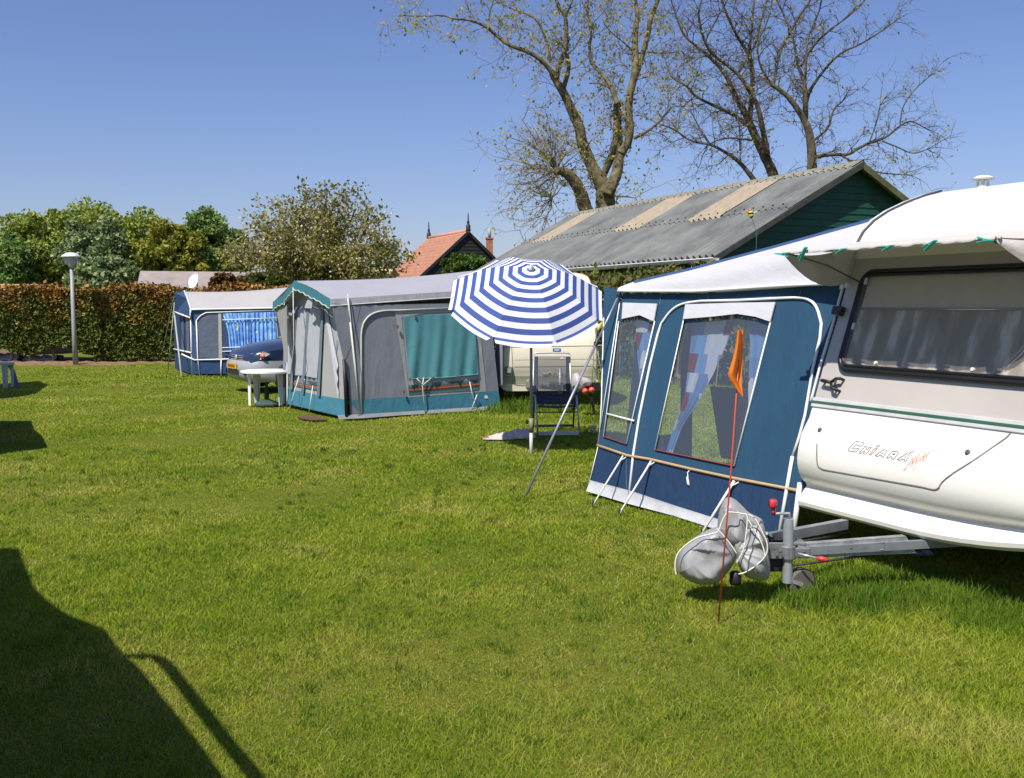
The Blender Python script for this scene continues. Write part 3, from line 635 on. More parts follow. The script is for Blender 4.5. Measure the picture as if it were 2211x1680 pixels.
# ------------------------------------------------------------------ buildings
RD = Vector((-0.403, 0.915, 0)).normalized()      # ridge direction of barn and house
GD = Vector((0.915, 0.403, 0)).normalized()       # gable direction
def wavy(nt_scale=0): pass
def barn():
    E = gp(1555, 543, 2.86) if False else dp(1556, 545, 22.0); ez = E.z
    E0 = Vector((E.x, E.y, 0)); hw = 3.93; rise = 2.14; L = 14.6
    t = thing('barn', 'dark green wooden barn with a grey corrugated roof and pale roof panels', 'barn', E0 + GD * hw)
    P = lambda s, g, z: E0 + RD * s + GD * g + Vector((0, 0, z))
    # boarded walls: overlapping boards
    mb = MB(); bh = 0.16; ov = 0.25
    z = 0.0
    while z < ez + rise - 0.15:
        top = min(z + bh + 0.02, ez + rise - 0.1)
        def half(zz): return hw if zz <= ez else hw * max(0.0, (ez + rise - zz) / rise)
        a0, a1 = half(z) - 0.02, half(top) - 0.02
        q = [P(ov - 0.012, hw - a0, z), P(ov - 0.012, hw + a0, z), P(ov + 0.012, hw + a1, top), P(ov + 0.012, hw - a1, top)]
        mb.slab(q, 0.02)
        z += bh
    for k in range(int(ez / bh)):
        z = k * bh
        mb.slab([P(L - .2, 0.288, z), P(ov, 0.288, z), P(ov, 0.312, z + bh + .02), P(L - .2, 0.312, z + bh + .02)], 0.02)
    mb.poly([P(L - .3, 2 * hw - .3, 0), P(ov, 2 * hw - .3, 0), P(ov, 2 * hw - .3, ez), P(L - .3, 2 * hw - .3, ez)])
    mb.poly([P(L - .3, .3, 0), P(L - .3, 2 * hw - .3, 0), P(L - .3, 2 * hw - .3, ez), P(L - .3, hw, ez + rise - .15), P(L - .3, .3, ez)])
    wl = mb.build('wall', M('green_boards', (0.008, 0.054, 0.034), 0.55, 0.25, 3, bump=0.2, bscale=20, bstretch=(0.3, 0.3, 4)), t)
    # corrugated roof
    slope = Vector((GD.x * hw, GD.y * hw, rise)).normalized(); nrm = RD.cross(slope); nrm = nrm if nrm.z > 0 else -nrm
    sl = math.hypot(hw, rise); per = 0.24; ns = int(L / per * 6)
    base = P(0, 0, ez)
    def hit(x, y):
        q = ph(*cr(x, y), base, nrm); return (q - base).dot(RD), (q - base).dot(slope)
    def roof_sheet(mb, s0, s1, g0, g1, lift):
        n = max(2, int((s1 - s0) / per * 6)); rows = []
        for gg in (g0, (g0 + g1) / 2, g1):
            rows.append([base + RD * s + slope * gg + nrm * (lift + 0.058 * math.sin(2 * math.pi * s / per)) for s in [s0 + (s1 - s0) * k / n for k in range(n + 1)]])
        mb.grid(rows)
    mid = (hit(1100, 322)[1] + hit(425, 412)[1]) / 2
    g_ = M('corrugated', (0.115, 0.125, 0.128), 0.85, 0.3, 1.1, bump=0.15, bscale=60, col2=(0.185, 0.188, 0.178))
    mb = MB(); roof_sheet(mb, 0, L, mid - 0.12, sl, 0.03); roof_sheet(mb, 0, L, -0.18, mid + 0.05, 0.065 - 0.06)
    rf = mb.build('roof', g_, t, True)
    mb = MB(); sl2 = Vector((-GD.x * hw, -GD.y * hw, rise)).normalized(); b2 = P(0, 2 * hw, ez); n2 = sl2.cross(RD)
    mb.slab([b2 - sl2 * .2, b2 + RD * L - sl2 * .2, b2 + RD * L + sl2 * sl, b2 + sl2 * sl], 0.04)
    mb.build('roof', g_, t)
    pm = M('roof_panel', (0.30, 0.245, 0.175), 0.6, 0.16, 5)
    for (xa, ya, xb, yb) in ((425, 412, 500, 400), (775, 365, 880, 350), (1100, 322, 1250, 298)):
        sa, sb = hit(xa, ya)[0], hit(xb, yb)[0]; s0, s1 = min(sa, sb), max(sa, sb)
        mb = MB(); roof_sheet(mb, s0, s1, mid - 0.16, sl - 0.3, 0.045); mb.build('roof_panel', pm, rf, True)
    mb = MB(); rows = []
    n = int(L / per * 6)
    ss = [L * k / n for k in range(n + 1)]
    for gg in (0, .5, 1):
        rows.append([base + RD * s + slope * (sl - 0.34 + 0.36 * gg) + nrm * (0.075 + 0.022 * math.sin(2 * math.pi * s / per) * (1 - gg)) for s in ss])
    rows.append([b2 + RD * s + sl2 * (sl - 0.3) + n2 * 0.06 for s in ss])
    mb.grid(rows); mb.m = 1
    for k in range(40):
        s = 0.3 + k * 0.36
        for gg in (mid, sl - 0.3): mb.box(base + RD * s + slope * (gg + 0.02) + nrm * 0.10, (0.03, 0.03, 0.03), RD, slope, nrm)
    mb.m = 0; mb.build('ridge_cap', [M('ridge_cap', (0.20, 0.19, 0.145), 0.8, 0.25, 5), M('bolt', (0.06, 0.06, 0.06), 0.6)], rf, True, autosmooth=40)
    mb = MB()
    mb.slab([P(-.02, -0.2, ez - .24), P(-.02, hw, ez + rise - .11), P(-.02, hw, ez + rise + .02), P(-.02, -0.2, ez - .11)], 0.03)
    mb.build('bargeboard', M('bargeboard', (0.05, 0.052, 0.045), 0.7, 0.3, 4), t)
    mb = MB()
    mb.slab([P(-.02, hw, ez + rise - .16), P(-.02, 2 * hw + .2, ez - .27), P(-.02, 2 * hw + .2, ez - .11), P(-.02, hw, ez + rise + .0)], 0.03)
    mb.build('bargeboard', M('bargeboard_lichen', (0.10, 0.11, 0.045), 0.85, 0.4, 6), t)
    # gutter: half round trough with end stop and down pipe
    mb = MB(); a = [P(s, -0.20, ez - 0.13) for s in (-0.12, L)]
    for k in range(8):
        a0, a1 = math.pi + math.pi * k / 8, math.pi + math.pi * (k + 1) / 8
        q = lambda an, p: p + GD * (0.085 * math.cos(an)) + Vector((0, 0, 0.085 * math.sin(an)))
        mb.poly([q(a0, a[0]), q(a0, a[1]), q(a1, a[1]), q(a1, a[0])])
    mb.poly([a[0] + GD * (0.085 * math.cos(math.pi + math.pi * k / 8)) + Vector((0, 0, 0.085 * math.sin(math.pi + math.pi * k / 8))) for k in range(9)])
    mb.tube([a[0] - GD * .085, a[1] - GD * .085], 0.012, 5)
    gt = mb.build('gutter', M('white_gutter', (0.72, 0.72, 0.68), 0.4, 0.08, 3), t, True)
    mb = MB(); pp = P(0.75, -0.18, 0)
    mb.tube([pp + Vector((0, 0, ez - .2)), pp + Vector((0, 0, ez - .38))], 0.06, 10); mb.tube([pp + Vector((0, 0, ez - .38)), pp + GD * .3 + Vector((0, 0, ez - .62)), pp + GD * .3], 0.045, 10)
    mb.build('downpipe', MATS['white_gutter'], gt, True)
    return P, ez
barn()
def house():
    A_ = dp(1011, 502, 60); A0 = Vector((A_.x, A_.y, 0)); az = A_.z; L = 7.1; hw, ez = 4.1, az - 4.1 * 0.89
    t = thing('house', 'house with orange pantiled roof and a black boarded gable with two finials', 'house', A0)
    P = lambda s, g, z: A0 + RD * s + GD * g + Vector((0, 0, z))
    mb = MB(); z = 0
    while z < az - 0.2:
        f = lambda zz: hw if zz < ez else hw * (az - zz) / (az - ez)
        a0, a1 = f(z) - .08, f(min(z + .22, az - .05)) - .08
        mb.slab([P(.08, -a0, z), P(.08, a0, z), P(.11, a1, z + .22), P(.11, -a1, z + .22)], 0.03); z += 0.2
    mb.poly([P(L, -hw + .1, 0), P(.1, -hw + .1, 0), P(.1, -hw + .1, ez), P(L, -hw + .1, ez)])
    mb.poly([P(.1, hw - .1, 0), P(L, hw - .1, 0), P(L, hw - .1, ez), P(.1, hw - .1, ez)])
    mb.poly([P(L - .1, hw - .1, 0), P(L - .1, -hw + .1, 0), P(L - .1, -hw + .1, ez), P(L - .1, 0, az - .1), P(L - .1, hw - .1, ez)])
    mb.build('wall', M('black_boards', (0.014, 0.015, 0.017), 0.7, 0.3, 2), t)
    tm = M('orange_tiles', (0.54, 0.245, 0.155), 0.8, 0.15, 2.5, col2=(0.62, 0.31, 0.21))
    for sgn in (-1, 1):
        mb = MB(); sl = Vector((GD.x * hw * -sgn, GD.y * hw * -sgn, az - ez)).normalized(); b = P(0, sgn * hw, ez); n = RD.cross(sl); n = n if n.z > 0 else -n
        W = math.hypot(hw, az - ez); rows = []
        k = 0
        while k * 0.33 < W + .3:      # courses of tiles, each lapped over the one below
            for e in (0.0, 0.33): rows.append([b + RD * s + sl * (-.3 + min(k * .33 + e, W + .3)) + n * (0.10 - 0.05 * (e > 0) + 0.03 * math.sin(2 * math.pi * s / 0.28)) for s in [L * q / 100 for q in range(101)]])
            k += 1
        mb.grid(rows); mb.build('roof', tm, t, True)
    mb = MB(); mb.tube([P(-.05, 0, az + .1), P(L, 0, az + .1)], 0.12, 8); mb.build('ridge_tiles', tm, t, True)
    mb = MB()
    mb.slab([P(-.03, -hw - .3, ez - .36), P(-.03, 0, az - .1), P(-.03, 0, az + .12), P(-.03, -hw - .3, ez - .14)], 0.04); mb.slab([P(-.03, 0, az - .1), P(-.03, hw + .3, ez - .36), P(-.03, hw + .3, ez - .14), P(-.03, 0, az + .12)], 0.04)
    mb.build('bargeboard', M('black_paint', (0.02, 0.02, 0.022), 0.5), t)
    for s in (0.0, L):
        mb = MB(); mb.lathe([(0.16, 0), (0.14, .1), (0.13, .32), (0.09, .38), (0.07, .45), (0.085, .52), (0.045, .62), (0.03, .95), (0.0, 1.15)], P(s, 0, az + .08), 8); mb.build('finial', MATS['black_paint'], t, True)
    c = dp(1057, 555, 62.5); ct = dp(1057, 516, 62.5).z
    mb = MB(); mb.box((c.x, c.y, (ct + c.z - 1.6) / 2), (0.42, 0.42, ct - c.z + 1.6)); mb.box((c.x, c.y, ct + .03), (.5, .5, .1))
    chm = mb.build('chimney', M('chimney_brick', (0.34, 0.14, 0.085), 0.85, 0.3, 6), t)
    mb = MB(); mb.tube([Vector((c.x, c.y, ct + .05)), Vector((c.x, c.y, dp(1057, 494, 62.5).z))], 0.1, 8); mb.build('chimney_pipe', M('pipe_grey', (0.34, 0.32, 0.3), 0.7), chm, True)
house()
def low_house(name, label, ridge_l, ridge_r, Y0, Y1, drop, run, mat, wallmat, cat='building', tilt=0.0):
    a, b = dp(*ridge_l, Y0), dp(*ridge_r, Y1); d = (b - a); d.z = 0; d.normalize(); n = Vector((d.y, -d.x, 0)); n = n if n.y < 0 else -n
    t = thing(name, label, cat, Vector(((a.x + b.x) / 2, (a.y + b.y) / 2, 0)))
    for s in (1, -1):
        q = [a, b, b + n * run * s - Vector((0, 0, drop)) + d * tilt, a + n * run * s - Vector((0, 0, drop)) + d * tilt]
        mb = MB(); mb.slab(q if s < 0 else q[::-1], 0.1 if s > 0 else 0.1); mb.build('roof', mat, t)
    mb = MB(); ez = a.z - drop - .12; rr = run - .25
    for p in (a + d * .25 + d * tilt, b - d * .25 + d * tilt):
        mb.poly([Vector((p.x, p.y, 0)) + n * rr, Vector((p.x, p.y, 0)) - n * rr, Vector((p.x, p.y, ez)) - n * rr, Vector((p.x, p.y, a.z - .15)), Vector((p.x, p.y, ez)) + n * rr])
    for s in (1, -1):
        p, q = a + d * .25 + n * rr * s, b - d * .25 + n * rr * s
        mb.poly([Vector((p.x, p.y, 0)), Vector((q.x, q.y, 0)), Vector((q.x, q.y, ez)), Vector((p.x, p.y, ez))])
    mb.build('wall', wallmat, t)
    return t
low_house('outbuilding', 'low building with a plain grey roof behind the satellite dish', (303, 585), (600, 588), 46, 45, 1.25, 2.4, M('grey_roof', (0.25, 0.215, 0.20), 0.85, 0.2, 1.5, bump=0.3, bscale=25), M('dark_wall', (0.10, 0.09, 0.085), 0.8), tilt=1.0)
low_house('outbuilding', 'long low building with pale cream upper edge behind the apple tree', (588, 580), (853, 581), 56, 56, 0.25, 2.2, M('cream_roof', (0.56, 0.44, 0.28), 0.8, 0.1, 1.5), M('cream_wall', (0.58, 0.47, 0.30), 0.8, 0.12, 1))
low_house('shed', 'shed with orange corrugated roof at the left edge above the hedge', (-160, 612), (103, 614), 37, 36, 0.75, 1.5, M('terracotta', (0.45, 0.19, 0.11), 0.75, 0.15, 3, bump=0.5, bscale=8, bstretch=(3, 0.1, 0.1)), M('brown_wall', (0.2, 0.14, 0.09), 0.8), 'shed', 0.25)
# upturned orange boat behind the hedge
mb = MB(); c = dp(281, 632, 33.2); rows = []
for k in range(13):
    t_ = k / 12 * 2 - 1; w_ = max(0.02, (1 - t_ ** 2)) ** .5
    rows.append([Vector((c.x + t_ * 0.62, c.y + 0.35 * w_ * math.cos(a), 1.92 + (0.34 * w_) * math.sin(a) + .16)) for a in [math.pi * q / 10 for q in range(11)]])
mb.grid(rows); bt = mb.build('boat', M('orange_hull', (0.62, 0.17, 0.05), 0.4, 0.1, 3), None, True)
tag(bt, 'upturned orange boat hull showing just above the hedge top', 'boat')
mb = MB()
for dx in (-.4, .4): mb.box((c.x + dx, c.y, 0.97), (0.1, 0.5, 1.94))
mb.build('boat_rack', M('rack_wood', (0.12, 0.09, 0.06), 0.9), bt)
# satellite dish on a mast
def dish():
    c = dp(421, 607, 34.5); t = thing('satellite_dish', 'white oval satellite dish on a mast above the blue awning', 'satellite dish', (c.x, c.y + .1, 0))
    ax = Vector((-0.55, -0.75, 0.25)).normalized(); sx = Vector((0, 0, 1)).cross(ax).normalized(); sy = ax.cross(sx); rows = []
    for k in range(7):
        r = k / 6; rows.append([c + sx * (0.25 * r * math.cos(a)) + sy * (0.28 * r * math.sin(a)) + ax * (0.07 * r * r) for a in [2 * math.pi * q / 24 for q in range(24)]])
    mb = MB(); mb.grid(rows, True)
    for r in rows[-1:]: mb.tube(r + [r[0]], 0.008, 5)
    mb.build('reflector', M('dish_white', (0.75, 0.74, 0.71), 0.4, 0.05), t, True)
    mb = MB(); mb.tube([c - sy * .24, c - sy * .2 + ax * .3], 0.012, 6); mb.box(c - sy * .18 + ax * .33, (.05, .05, .08)); mb.build('receiver_arm', M('dish_grey', (0.5, 0.5, 0.5), 0.5), t)
    mb = MB(); mb.tube([Vector((c.x - ax.x * .06, c.y + .1, 0)), Vector((c.x - ax.x * .06, c.y + .1, c.z + .05))], 0.03, 8); mb.build('mast', MATS['dish_grey'], t)
dish()
# street lamp
def lamp():
    b = gp(163, 785.5); Y = b.y; t = thing('street_lamp', 'grey park lamp on a tall round post in front of the hedge', 'street lamp', b)
    top = dp(151.5, 577, Y); k = top.z; hz = dp(151, 546, Y).z; lean = Vector((top.x - b.x, 0, 0)) * 0.35
    mb = MB(); mb.tube([b - Vector((0, 0, .1)), b + lean * .4 + Vector((0, 0, k * .4)), b + lean + Vector((0, 0, k))], [0.075, 0.062, 0.045], 12)
    mb.build('post', M('lamp_post', (0.30, 0.31, 0.31), 0.5, 0.12, 4), t, True)
    c = b + lean; mb = MB(); mb.lathe([(0.07, k - .02), (0.085, k + .04), (0.24, k + .30)], (c.x, c.y, 0), 24)
    mb.build('lamp_bowl', M('lamp_bowl', (0.42, 0.41, 0.38), 0.3, 0.1), t, True)
    mb = MB(); mb.lathe([(0.275, k + .29), (0.275, k + .315), (0.2, k + .37), (0.1, k + .42), (0.0, k + .43)], (c.x, c.y, 0), 24)
    mb.build('lamp_cap', M('lamp_cap', (0.62, 0.63, 0.65), 0.35), t, True)
lamp()
WHITE_TRIM = M('white_piping', (0.74, 0.74, 0.72), 0.5, 0.06, 5)
ROPE = M('white_rope', (0.68, 0.67, 0.62), 0.8, 0.12, 20)
STEEL = M('galvanised', (0.27, 0.285, 0.30), 0.45, 0.3, 16, metal=0.5, col2=(0.44, 0.455, 0.47), bump=.15, bscale=60)
ALU = M('aluminium', (0.55, 0.56, 0.58), 0.35, 0.08, 5, metal=0.6)
BLACK = M('black_plastic', (0.018, 0.018, 0.02), 0.45, 0.2, 6)
RED = M('red_plastic', (0.52, 0.035, 0.05), 0.35, 0.1, 6)
CLEAR = film('clear_window', (0.84, 0.88, 0.94), 0.06, 0.05, 0.13, (0.36, 0.42, 0.52))
# ================================================================== white caravan on the right
LD = Vector((-0.433, 0.901, 0)).normalized()      # across the caravan, away from the camera
FD = Vector((-0.901, -0.433, 0)).normalized()     # forward (towards the drawbar)
ET = -LD
BLT = dp(1755, 862, 6.99); BL0 = Vector((BLT.x, BLT.y, 0))
SIDE = Pl(BL0, FD)
def fz(u, v):
    q = ph(u, v, BL0, LD); return ((q - BL0).dot(FD), q.z)
_sil = [(2030, 415), (1995, 424), (1955, 439), (1915, 458), (1885, 478), (1862, 502), (1846, 532), (1839, 560), (1832, 590), (1805, 690), (1775, 790), (1757, 858), (1754, 866), (1750, 882), (1745, 900), (1736, 918), (1728, 935), (1721, 965), (1718, 990), (1719, 1004), (1722, 1020), (1728, 1034), (1738, 1043), (1739, 1048), (1728, 1064), (1719, 1080), (1720, 1088), (1726, 1094)]
PROF = [fz(u, v) for u, v in _sil]
ROOFZ = PROF[0][1]
W1 = 2.2
def onfront(u, v, off=0.0):
    r = ray(u, v); o = CAM - BL0
    oa, oz, da, dz = o.dot(FD), CAMZ, r.dot(FD), r.z
    best = None
    for (f0, z0), (f1, z1) in zip(PROF[:-1], PROF[1:]):
        nf, nz = -(z1 - z0), (f1 - f0)
        den = nf * da + nz * dz
        if abs(den) < 1e-9: continue
        t = (nf * (f0 - oa) + nz * (z0 - oz)) / den
        f, z = oa + t * da, oz + t * dz
        L2 = (f1 - f0) ** 2 + (z1 - z0) ** 2; k = ((f - f0) * (f1 - f0) + (z - z0) * (z1 - z0)) / L2
        if -0.001 <= k <= 1.001 and t > 0 and (best is None or t < best[0]):
            L = math.sqrt(L2); best = (t, Vector((0, 0, 1)) * (nz / L) * -1 + FD * (nf / L) * -1)
    if best is None: return None
    n = best[1]
    if n.dot(r) > 0: n = -n
    return CAM + r * best[0] + n * off
def onfronts(pts, off=0.0, n=1):
    return [q for q in (onfront(u, v, off) for u, v in (subdiv(pts, n) if n > 1 else pts)) if q is not None]
def van_body(mb, O, f, e, W, prof, mi=None, r=0.05, skirt=False):
    """body lofted across from one side to the other, edges rounded"""
    st = [(0, r), (r * .12, r * .55), (r * .4, r * .2), (r, 0), *[(W * k / 16, 0) for k in range(2, 15)], (W - r, 0), (W - r * .4, r * .2), (W - r * .12, r * .55), (W, r)]
    cf = sum(p[0] for p in prof) / len(prof); cz = sum(p[1] for p in prof) / len(prof); n = len(prof); ids = []
    for b, ins in st:
        ring = []
        for k, (a, z) in enumerate(prof):
            p0, p1 = prof[k - 1], prof[(k + 1) % n]; tx, tz = p1[0] - p0[0], p1[1] - p0[1]; L = math.hypot(tx, tz) or 1
            nx, nz = tz / L, -tx / L
            if nx * (cf - a) + nz * (cz - z) < 0: nx, nz = -nx, -nz
            dz = 0.07 * max(0.0, (b - 0.95) / 0.8) ** 2 * min(1, max(0, (.56 - z) / .2)) if skirt and a > -1 else 0; ring.append(O + f * (a + nx * ins) + Vector((0, 0, z + nz * ins + dz)) + e * b)
        ids.append(mb.add(ring))
    for i, j in zip(ids[:-1], ids[1:]):
        for k in range(n):
            mb.m = mi[k] if mi else 0; k2 = (k + 1) % n; mb.face((i + k, i + k2, j + k2, j + k))
    mb.m = 0
    mb.face([ids[0] + k for k in range(n)][::-1]); mb.face([ids[-1] + k for k in range(n)])
def wheel(parent, c, axis, r=0.3, wd=0.18):
    axis = Vector(axis).normalized(); q = axis.to_track_quat('Z', 'Y').to_matrix(); mb = MB()
    mb.lathe([(r * .62, -wd / 2), (r * .9, -wd / 2), (r, -wd * .3), (r, wd * .3), (r * .9, wd / 2), (r * .62, wd / 2), (r * .62, -wd / 2)], c, 24, q)
    t = mb.build('wheel', M('tyre', (0.02, 0.02, 0.02), 0.8), parent, True, autosmooth=40)
    mb = MB(); mb.lathe([(0, wd * .3), (r * .2, wd * .38), (r * .4, wd * .25), (r * .62, wd * .4)], c, 20, q); mb.lathe([(0, -wd * .3), (r * .2, -wd * .38), (r * .4, -wd * .25), (r * .62, -wd * .4)], c, 20, q)
    mb.build('rim', STEEL, t, True)
def caravan_one():
    t = thing('caravan', 'white touring caravan, nearest on the right, with black framed front window', 'caravan', BL0 + FD * -2.4 + ET * (W1 / 2))
    back = [(-4.9, ROOFZ - .03), (-5.2, ROOFZ - .15), (-5.3, 2.1), (-5.35, 1.2), (-5.3, .38), (-5.2, .33), (PROF[-1][0] - .12, PROF[-1][1] + .03)]
    prof = PROF + [(PROF[0][0] - .6, ROOFZ + .03), (-2.5, ROOFZ + .04)][:0] + back[::1]
    prof = PROF[::-1] + [(-2.6, ROOFZ + .035)] + back[:-1] + [back[-1]]
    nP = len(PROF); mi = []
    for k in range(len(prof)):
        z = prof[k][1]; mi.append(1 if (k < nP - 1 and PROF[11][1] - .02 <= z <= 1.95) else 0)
    mb = MB(); van_body(mb, BL0, FD, ET, W1, prof, mi, 0.022, True)
    gel = M('white_gelcoat', (0.80, 0.765, 0.70), 0.3, 0.02, 1.2, spec=0.5)
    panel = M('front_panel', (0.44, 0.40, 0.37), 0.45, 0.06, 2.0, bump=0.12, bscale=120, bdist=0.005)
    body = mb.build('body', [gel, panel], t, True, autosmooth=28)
    # rail along the edge of side and front: white profile with dark seal
    edge = [BL0 + FD * (f - .0) + Vector((0, 0, z)) + LD * 0.012 for f, z in PROF[:13]]
    cen = BL0 + FD * -2 + Vector((0, 0, 1.4))
    mb = MB(); mb.tube([p + (p - cen).normalized() * 0.006 for p in edge], 0.010, 6); mb.build('awning_rail', M('rail_alu', (0.62, 0.62, 0.64), 0.4), t, True)
    mb = MB(); mb.tube([p + (p - cen).normalized() * 0.010 + ET * 0.03 for p in edge[:8]], 0.008, 5); mb.build('rail_seal', M('rail_seal', (0.06, 0.06, 0.075), 0.6), t, True)
    # flue on the roof
    fp = dp(2122, 404, 8.6); zt = dp(2122, 380, 8.6).z; zb = ROOFZ + .02
    mb = MB(); mb.lathe([(0.062, zb - .05), (0.062, zb + .04), (0.052, zb + .05), (0.052, zt - .085)], (fp.x, fp.y, 0), 16)
    fl = mb.build('flue', M('flue_cream', (0.70, 0.66, 0.58), 0.5), t, True, autosmooth=40)
    mb = MB()
    for k in range(6): a = k * math.pi / 3; mb.box((fp.x + .045 * math.cos(a), fp.y + .045 * math.sin(a), zt - .06), (.014, .014, .06))
    mb.lathe([(0.085, zt - .032), (0.09, zt - .02), (0.05, zt), (0, zt + .005)], (fp.x, fp.y, 0), 18); mb.build('flue_cap', MATS['flue_cream'], fl)
    # front window lying on the sloping panel: measured corners on the panel
    PA, PB = onfront(1832, 585), None
    f0, z0 = PROF[8]; f1, z1 = PROF[11]
    up = (FD * (f0 - f1) + Vector((0, 0, z0 - z1))); SL = up.length; up.normalize(); nrm = ET.cross(up); nrm = nrm if nrm.dot(CAM - BLT) > 0 else -nrm
    o0 = BL0 + FD * f1 + Vector((0, 0, z1))
    WL = lambda b, s, off=0.0: o0 + ET * b + up * s + nrm * off
    def loc(u, v): q = ph(u, v, o0, nrm); return (q - o0).dot(ET), (q - o0).dot(up)
    tl, bl, br = loc(1874, 590), loc(1812, 797), loc(2211, 832)
    b0 = (tl[0] + bl[0]) / 2; s0, s1 = (bl[1] + br[1]) / 2, tl[1]; b1 = W1 - b0
    def rrect(b0, b1, s0, s1, r, off, n=6):
        out = []
        for (cb, cs, a0) in ((b1 - r, s1 - r, 0), (b0 + r, s1 - r, 90), (b0 + r, s0 + r, 180), (b1 - r, s0 + r, 270)):
            for k in range(n + 1): a = R(a0 + 90 * k / n); out.append(WL(cb + r * math.cos(a), cs + r * math.sin(a), off))
        return out
    mb = MB(); mb.poly(rrect(b0 + .01, b1 - .01, s0 + .01, s1 - .01, .07, 0.006)); wd = mb.build('window', M('window_dark', (0.05, 0.05, 0.052), 0.7), t)
    mb = MB(); ring = rrect(b0, b1, s0, s1, .085, 0.022); mb.tube(ring + [ring[0]], 0.019, 8)
    ring = rrect(b0 + .028, b1 - .028, s0 + .028, s1 - .028, .065, 0.03); mb.tube(ring + [ring[0]], 0.011, 6); mb.build('frame', M('rubber', (0.012, 0.012, 0.014), 0.4), wd, True)
    bs = loc(1850, 676)[1]; bs2 = loc(2150, 660)[1]; sm = (bs + bs2) / 2
    mb = MB(); mb.slab([WL(b0 + .05, sm, .012), WL(b1 - .05, sm, .012), WL(b1 - .05, s1 - .03, .012), WL(b0 + .05, s1 - .03, .012)][::1], 0.004)
    mb.build('blind', M('blind_cloth', (0.62, 0.54, 0.45), 0.85, 0.06, 8, bump=0.2, bscale=200, bdist=0.003), wd)
    mb = MB(); mb.tube([WL(b0 + .05, sm, .014), WL(b1 - .05, sm, .014)], 0.010, 6); mb.build('blind_bar', M('blind_bar', (0.34, 0.32, 0.30), 0.5), wd, True)
    mb = MB(); rows = []
    NC = 150
    for s in (s0 + .04, (s0 + sm) / 2, sm - .004):
        rows.append([WL(b0 + .04 + (b1 - b0 - .08) * k / NC + 0.012 * math.sin(k * .7), s, 0.012 + 0.003 * math.sin(k * 0.62 + 0.8 * math.sin(k * .11)) + 0.002 * math.sin(k * 0.23 + 2)) for k in range(NC + 1)])
    mb.grid(rows)
    def cmx():
        m, nt, out = nt_new('grey_net'); b = principled(nt, out, 0.85, 0, 0.15)
        n1 = noise(nt, 9, 3, 0.5, (1.0, 1.0, 0.02)); r1 = ramp(nt, [(0.40, (0.29, 0.255, 0.20)), (0.55, (0.38, 0.335, 0.27)), (0.66, (0.66, 0.60, 0.51))])
        nt.links.new(n1.outputs['Fac'], r1.inputs['Fac']); nt.links.new(r1.outputs[0], b.inputs['Base Color']); return m
    mb.build('curtain', cmx(), wd, True)
    mb = MB(); mb.poly(rrect(b0 + .02, b1 - .02, s0 + .02, s1 - .02, .07, 0.036)); mb.build('pane', film('acrylic', (0.86, 0.86, 0.85), 0.02, 0.04, 0.13, (0.62, 0.58, 0.52)), wd)
    for u, v in ((1896, 803), (2105, 820)): mb = MB(); q = loc(u, v); mb.lathe([(0.014, 0), (0.012, .012), (0, .014)], WL(q[0], s0 + .055, .036), 8, nrm.to_track_quat('Z', 'Y').to_matrix()); mb.build('window_catch', M('catch_white', (0.6, 0.6, 0.58), 0.4), wd)
    for u, v in ((1838, 708), (1861, 612)): mb = MB(); q = loc(u, v); mb.box(WL(b0 + .055, q[1], .04), (.02, .045, .012), ET, up, nrm); mb.build('window_catch', MATS['catch_white'], wd)
    # grab handle
    def handle(b, s, mir=1):
        mb = MB(); o = .045; p = lambda x, y, z: WL(b + x * mir, s + y, z)
        mb.tube([p(-.085, .02, .0), p(-.085, .02, o), p(-.07, .02, o + .004)], .011, 8)
        mb.tube([p(-.08, .02, o), p(.01, .012, o)], .0125, 8); mb.tube([p(.01, .012, o), p(.045, .04, o), p(.085, .045, o)], .011, 8); mb.tube([p(.01, .012, o), p(.03, -.025, o), p(.075, -.035, o)], .011, 8)
        mb.tube([p(.045, .04, o), p(.052, .0, o), p(.05, -.03, o)], .009, 8); mb.tube([p(.08, .045, o), p(.08, .045, 0)], .010, 8); mb.tube([p(.07, -.035, o), p(.07, -.035, 0)], .010, 8)
        mb.build('grab_handle', BLACK, t, True)
    hb = loc(1801, 833); handle(hb[0], hb[1]); handle(W1 - hb[0], hb[1], -1)
    # marker lamp on the slope beside the window
    q = loc(1816, 674); mb = MB(); mb.slab([WL(q[0] - .045, q[1] - .028, .05), WL(q[0] + .03, q[1] - .035, .05), WL(q[0] + .045, q[1] + .03, .05), WL(q[0] - .045, q[1] + .032, .05)][::1], .05)
    mb.build('marker_lamp', M('dark_lens', (0.03, 0.03, 0.035), 0.2), t, bevel=0.008)
    mb = MB()
    for q in (loc(1800, 1), ): pass
    # belt moulding with green stripe
    mb = MB(); zz = -0.012
    mb.slab([WL(.005, zz - .055, .012), WL(W1 - .005, zz - .055, .012), WL(W1 - .005, zz + .012, .012), WL(.005, zz + .012, .012)], .012)
    bm = mb.build('belt_moulding', M('belt_grey', (0.50, 0.50, 0.50), 0.4), t, bevel=0.004)
    mb = MB(); mb.slab([WL(.005, zz - .029, .016), WL(W1 - .005, zz - .029, .016), WL(W1 - .005, zz - .012, .016), WL(.005, zz - .012, .016)], .003)
    mb.build('stripe', M('stripe_green', (0.035, 0.11, 0.065), 0.4), bm)
    # gas locker lid: groove line, locks, lettering
    c = lambda *p: cm(c6, *p)
    line = smooth2(c((432, 600), (430, 680), (433, 770), (480, 795)), 2) + c((800, 852), (1100, 905)) + smooth2(c((1250, 932), (1355, 958), (1385, 890), (1480, 820)), 2) + c((1640, 720), (1870, 560)) + smooth2(c((1880, 552), (1915, 520), (1925, 462)), 2)
    mb = MB(); P = onfronts(line, 0.0, 4); mb.tube(P, 0.0055, 5)
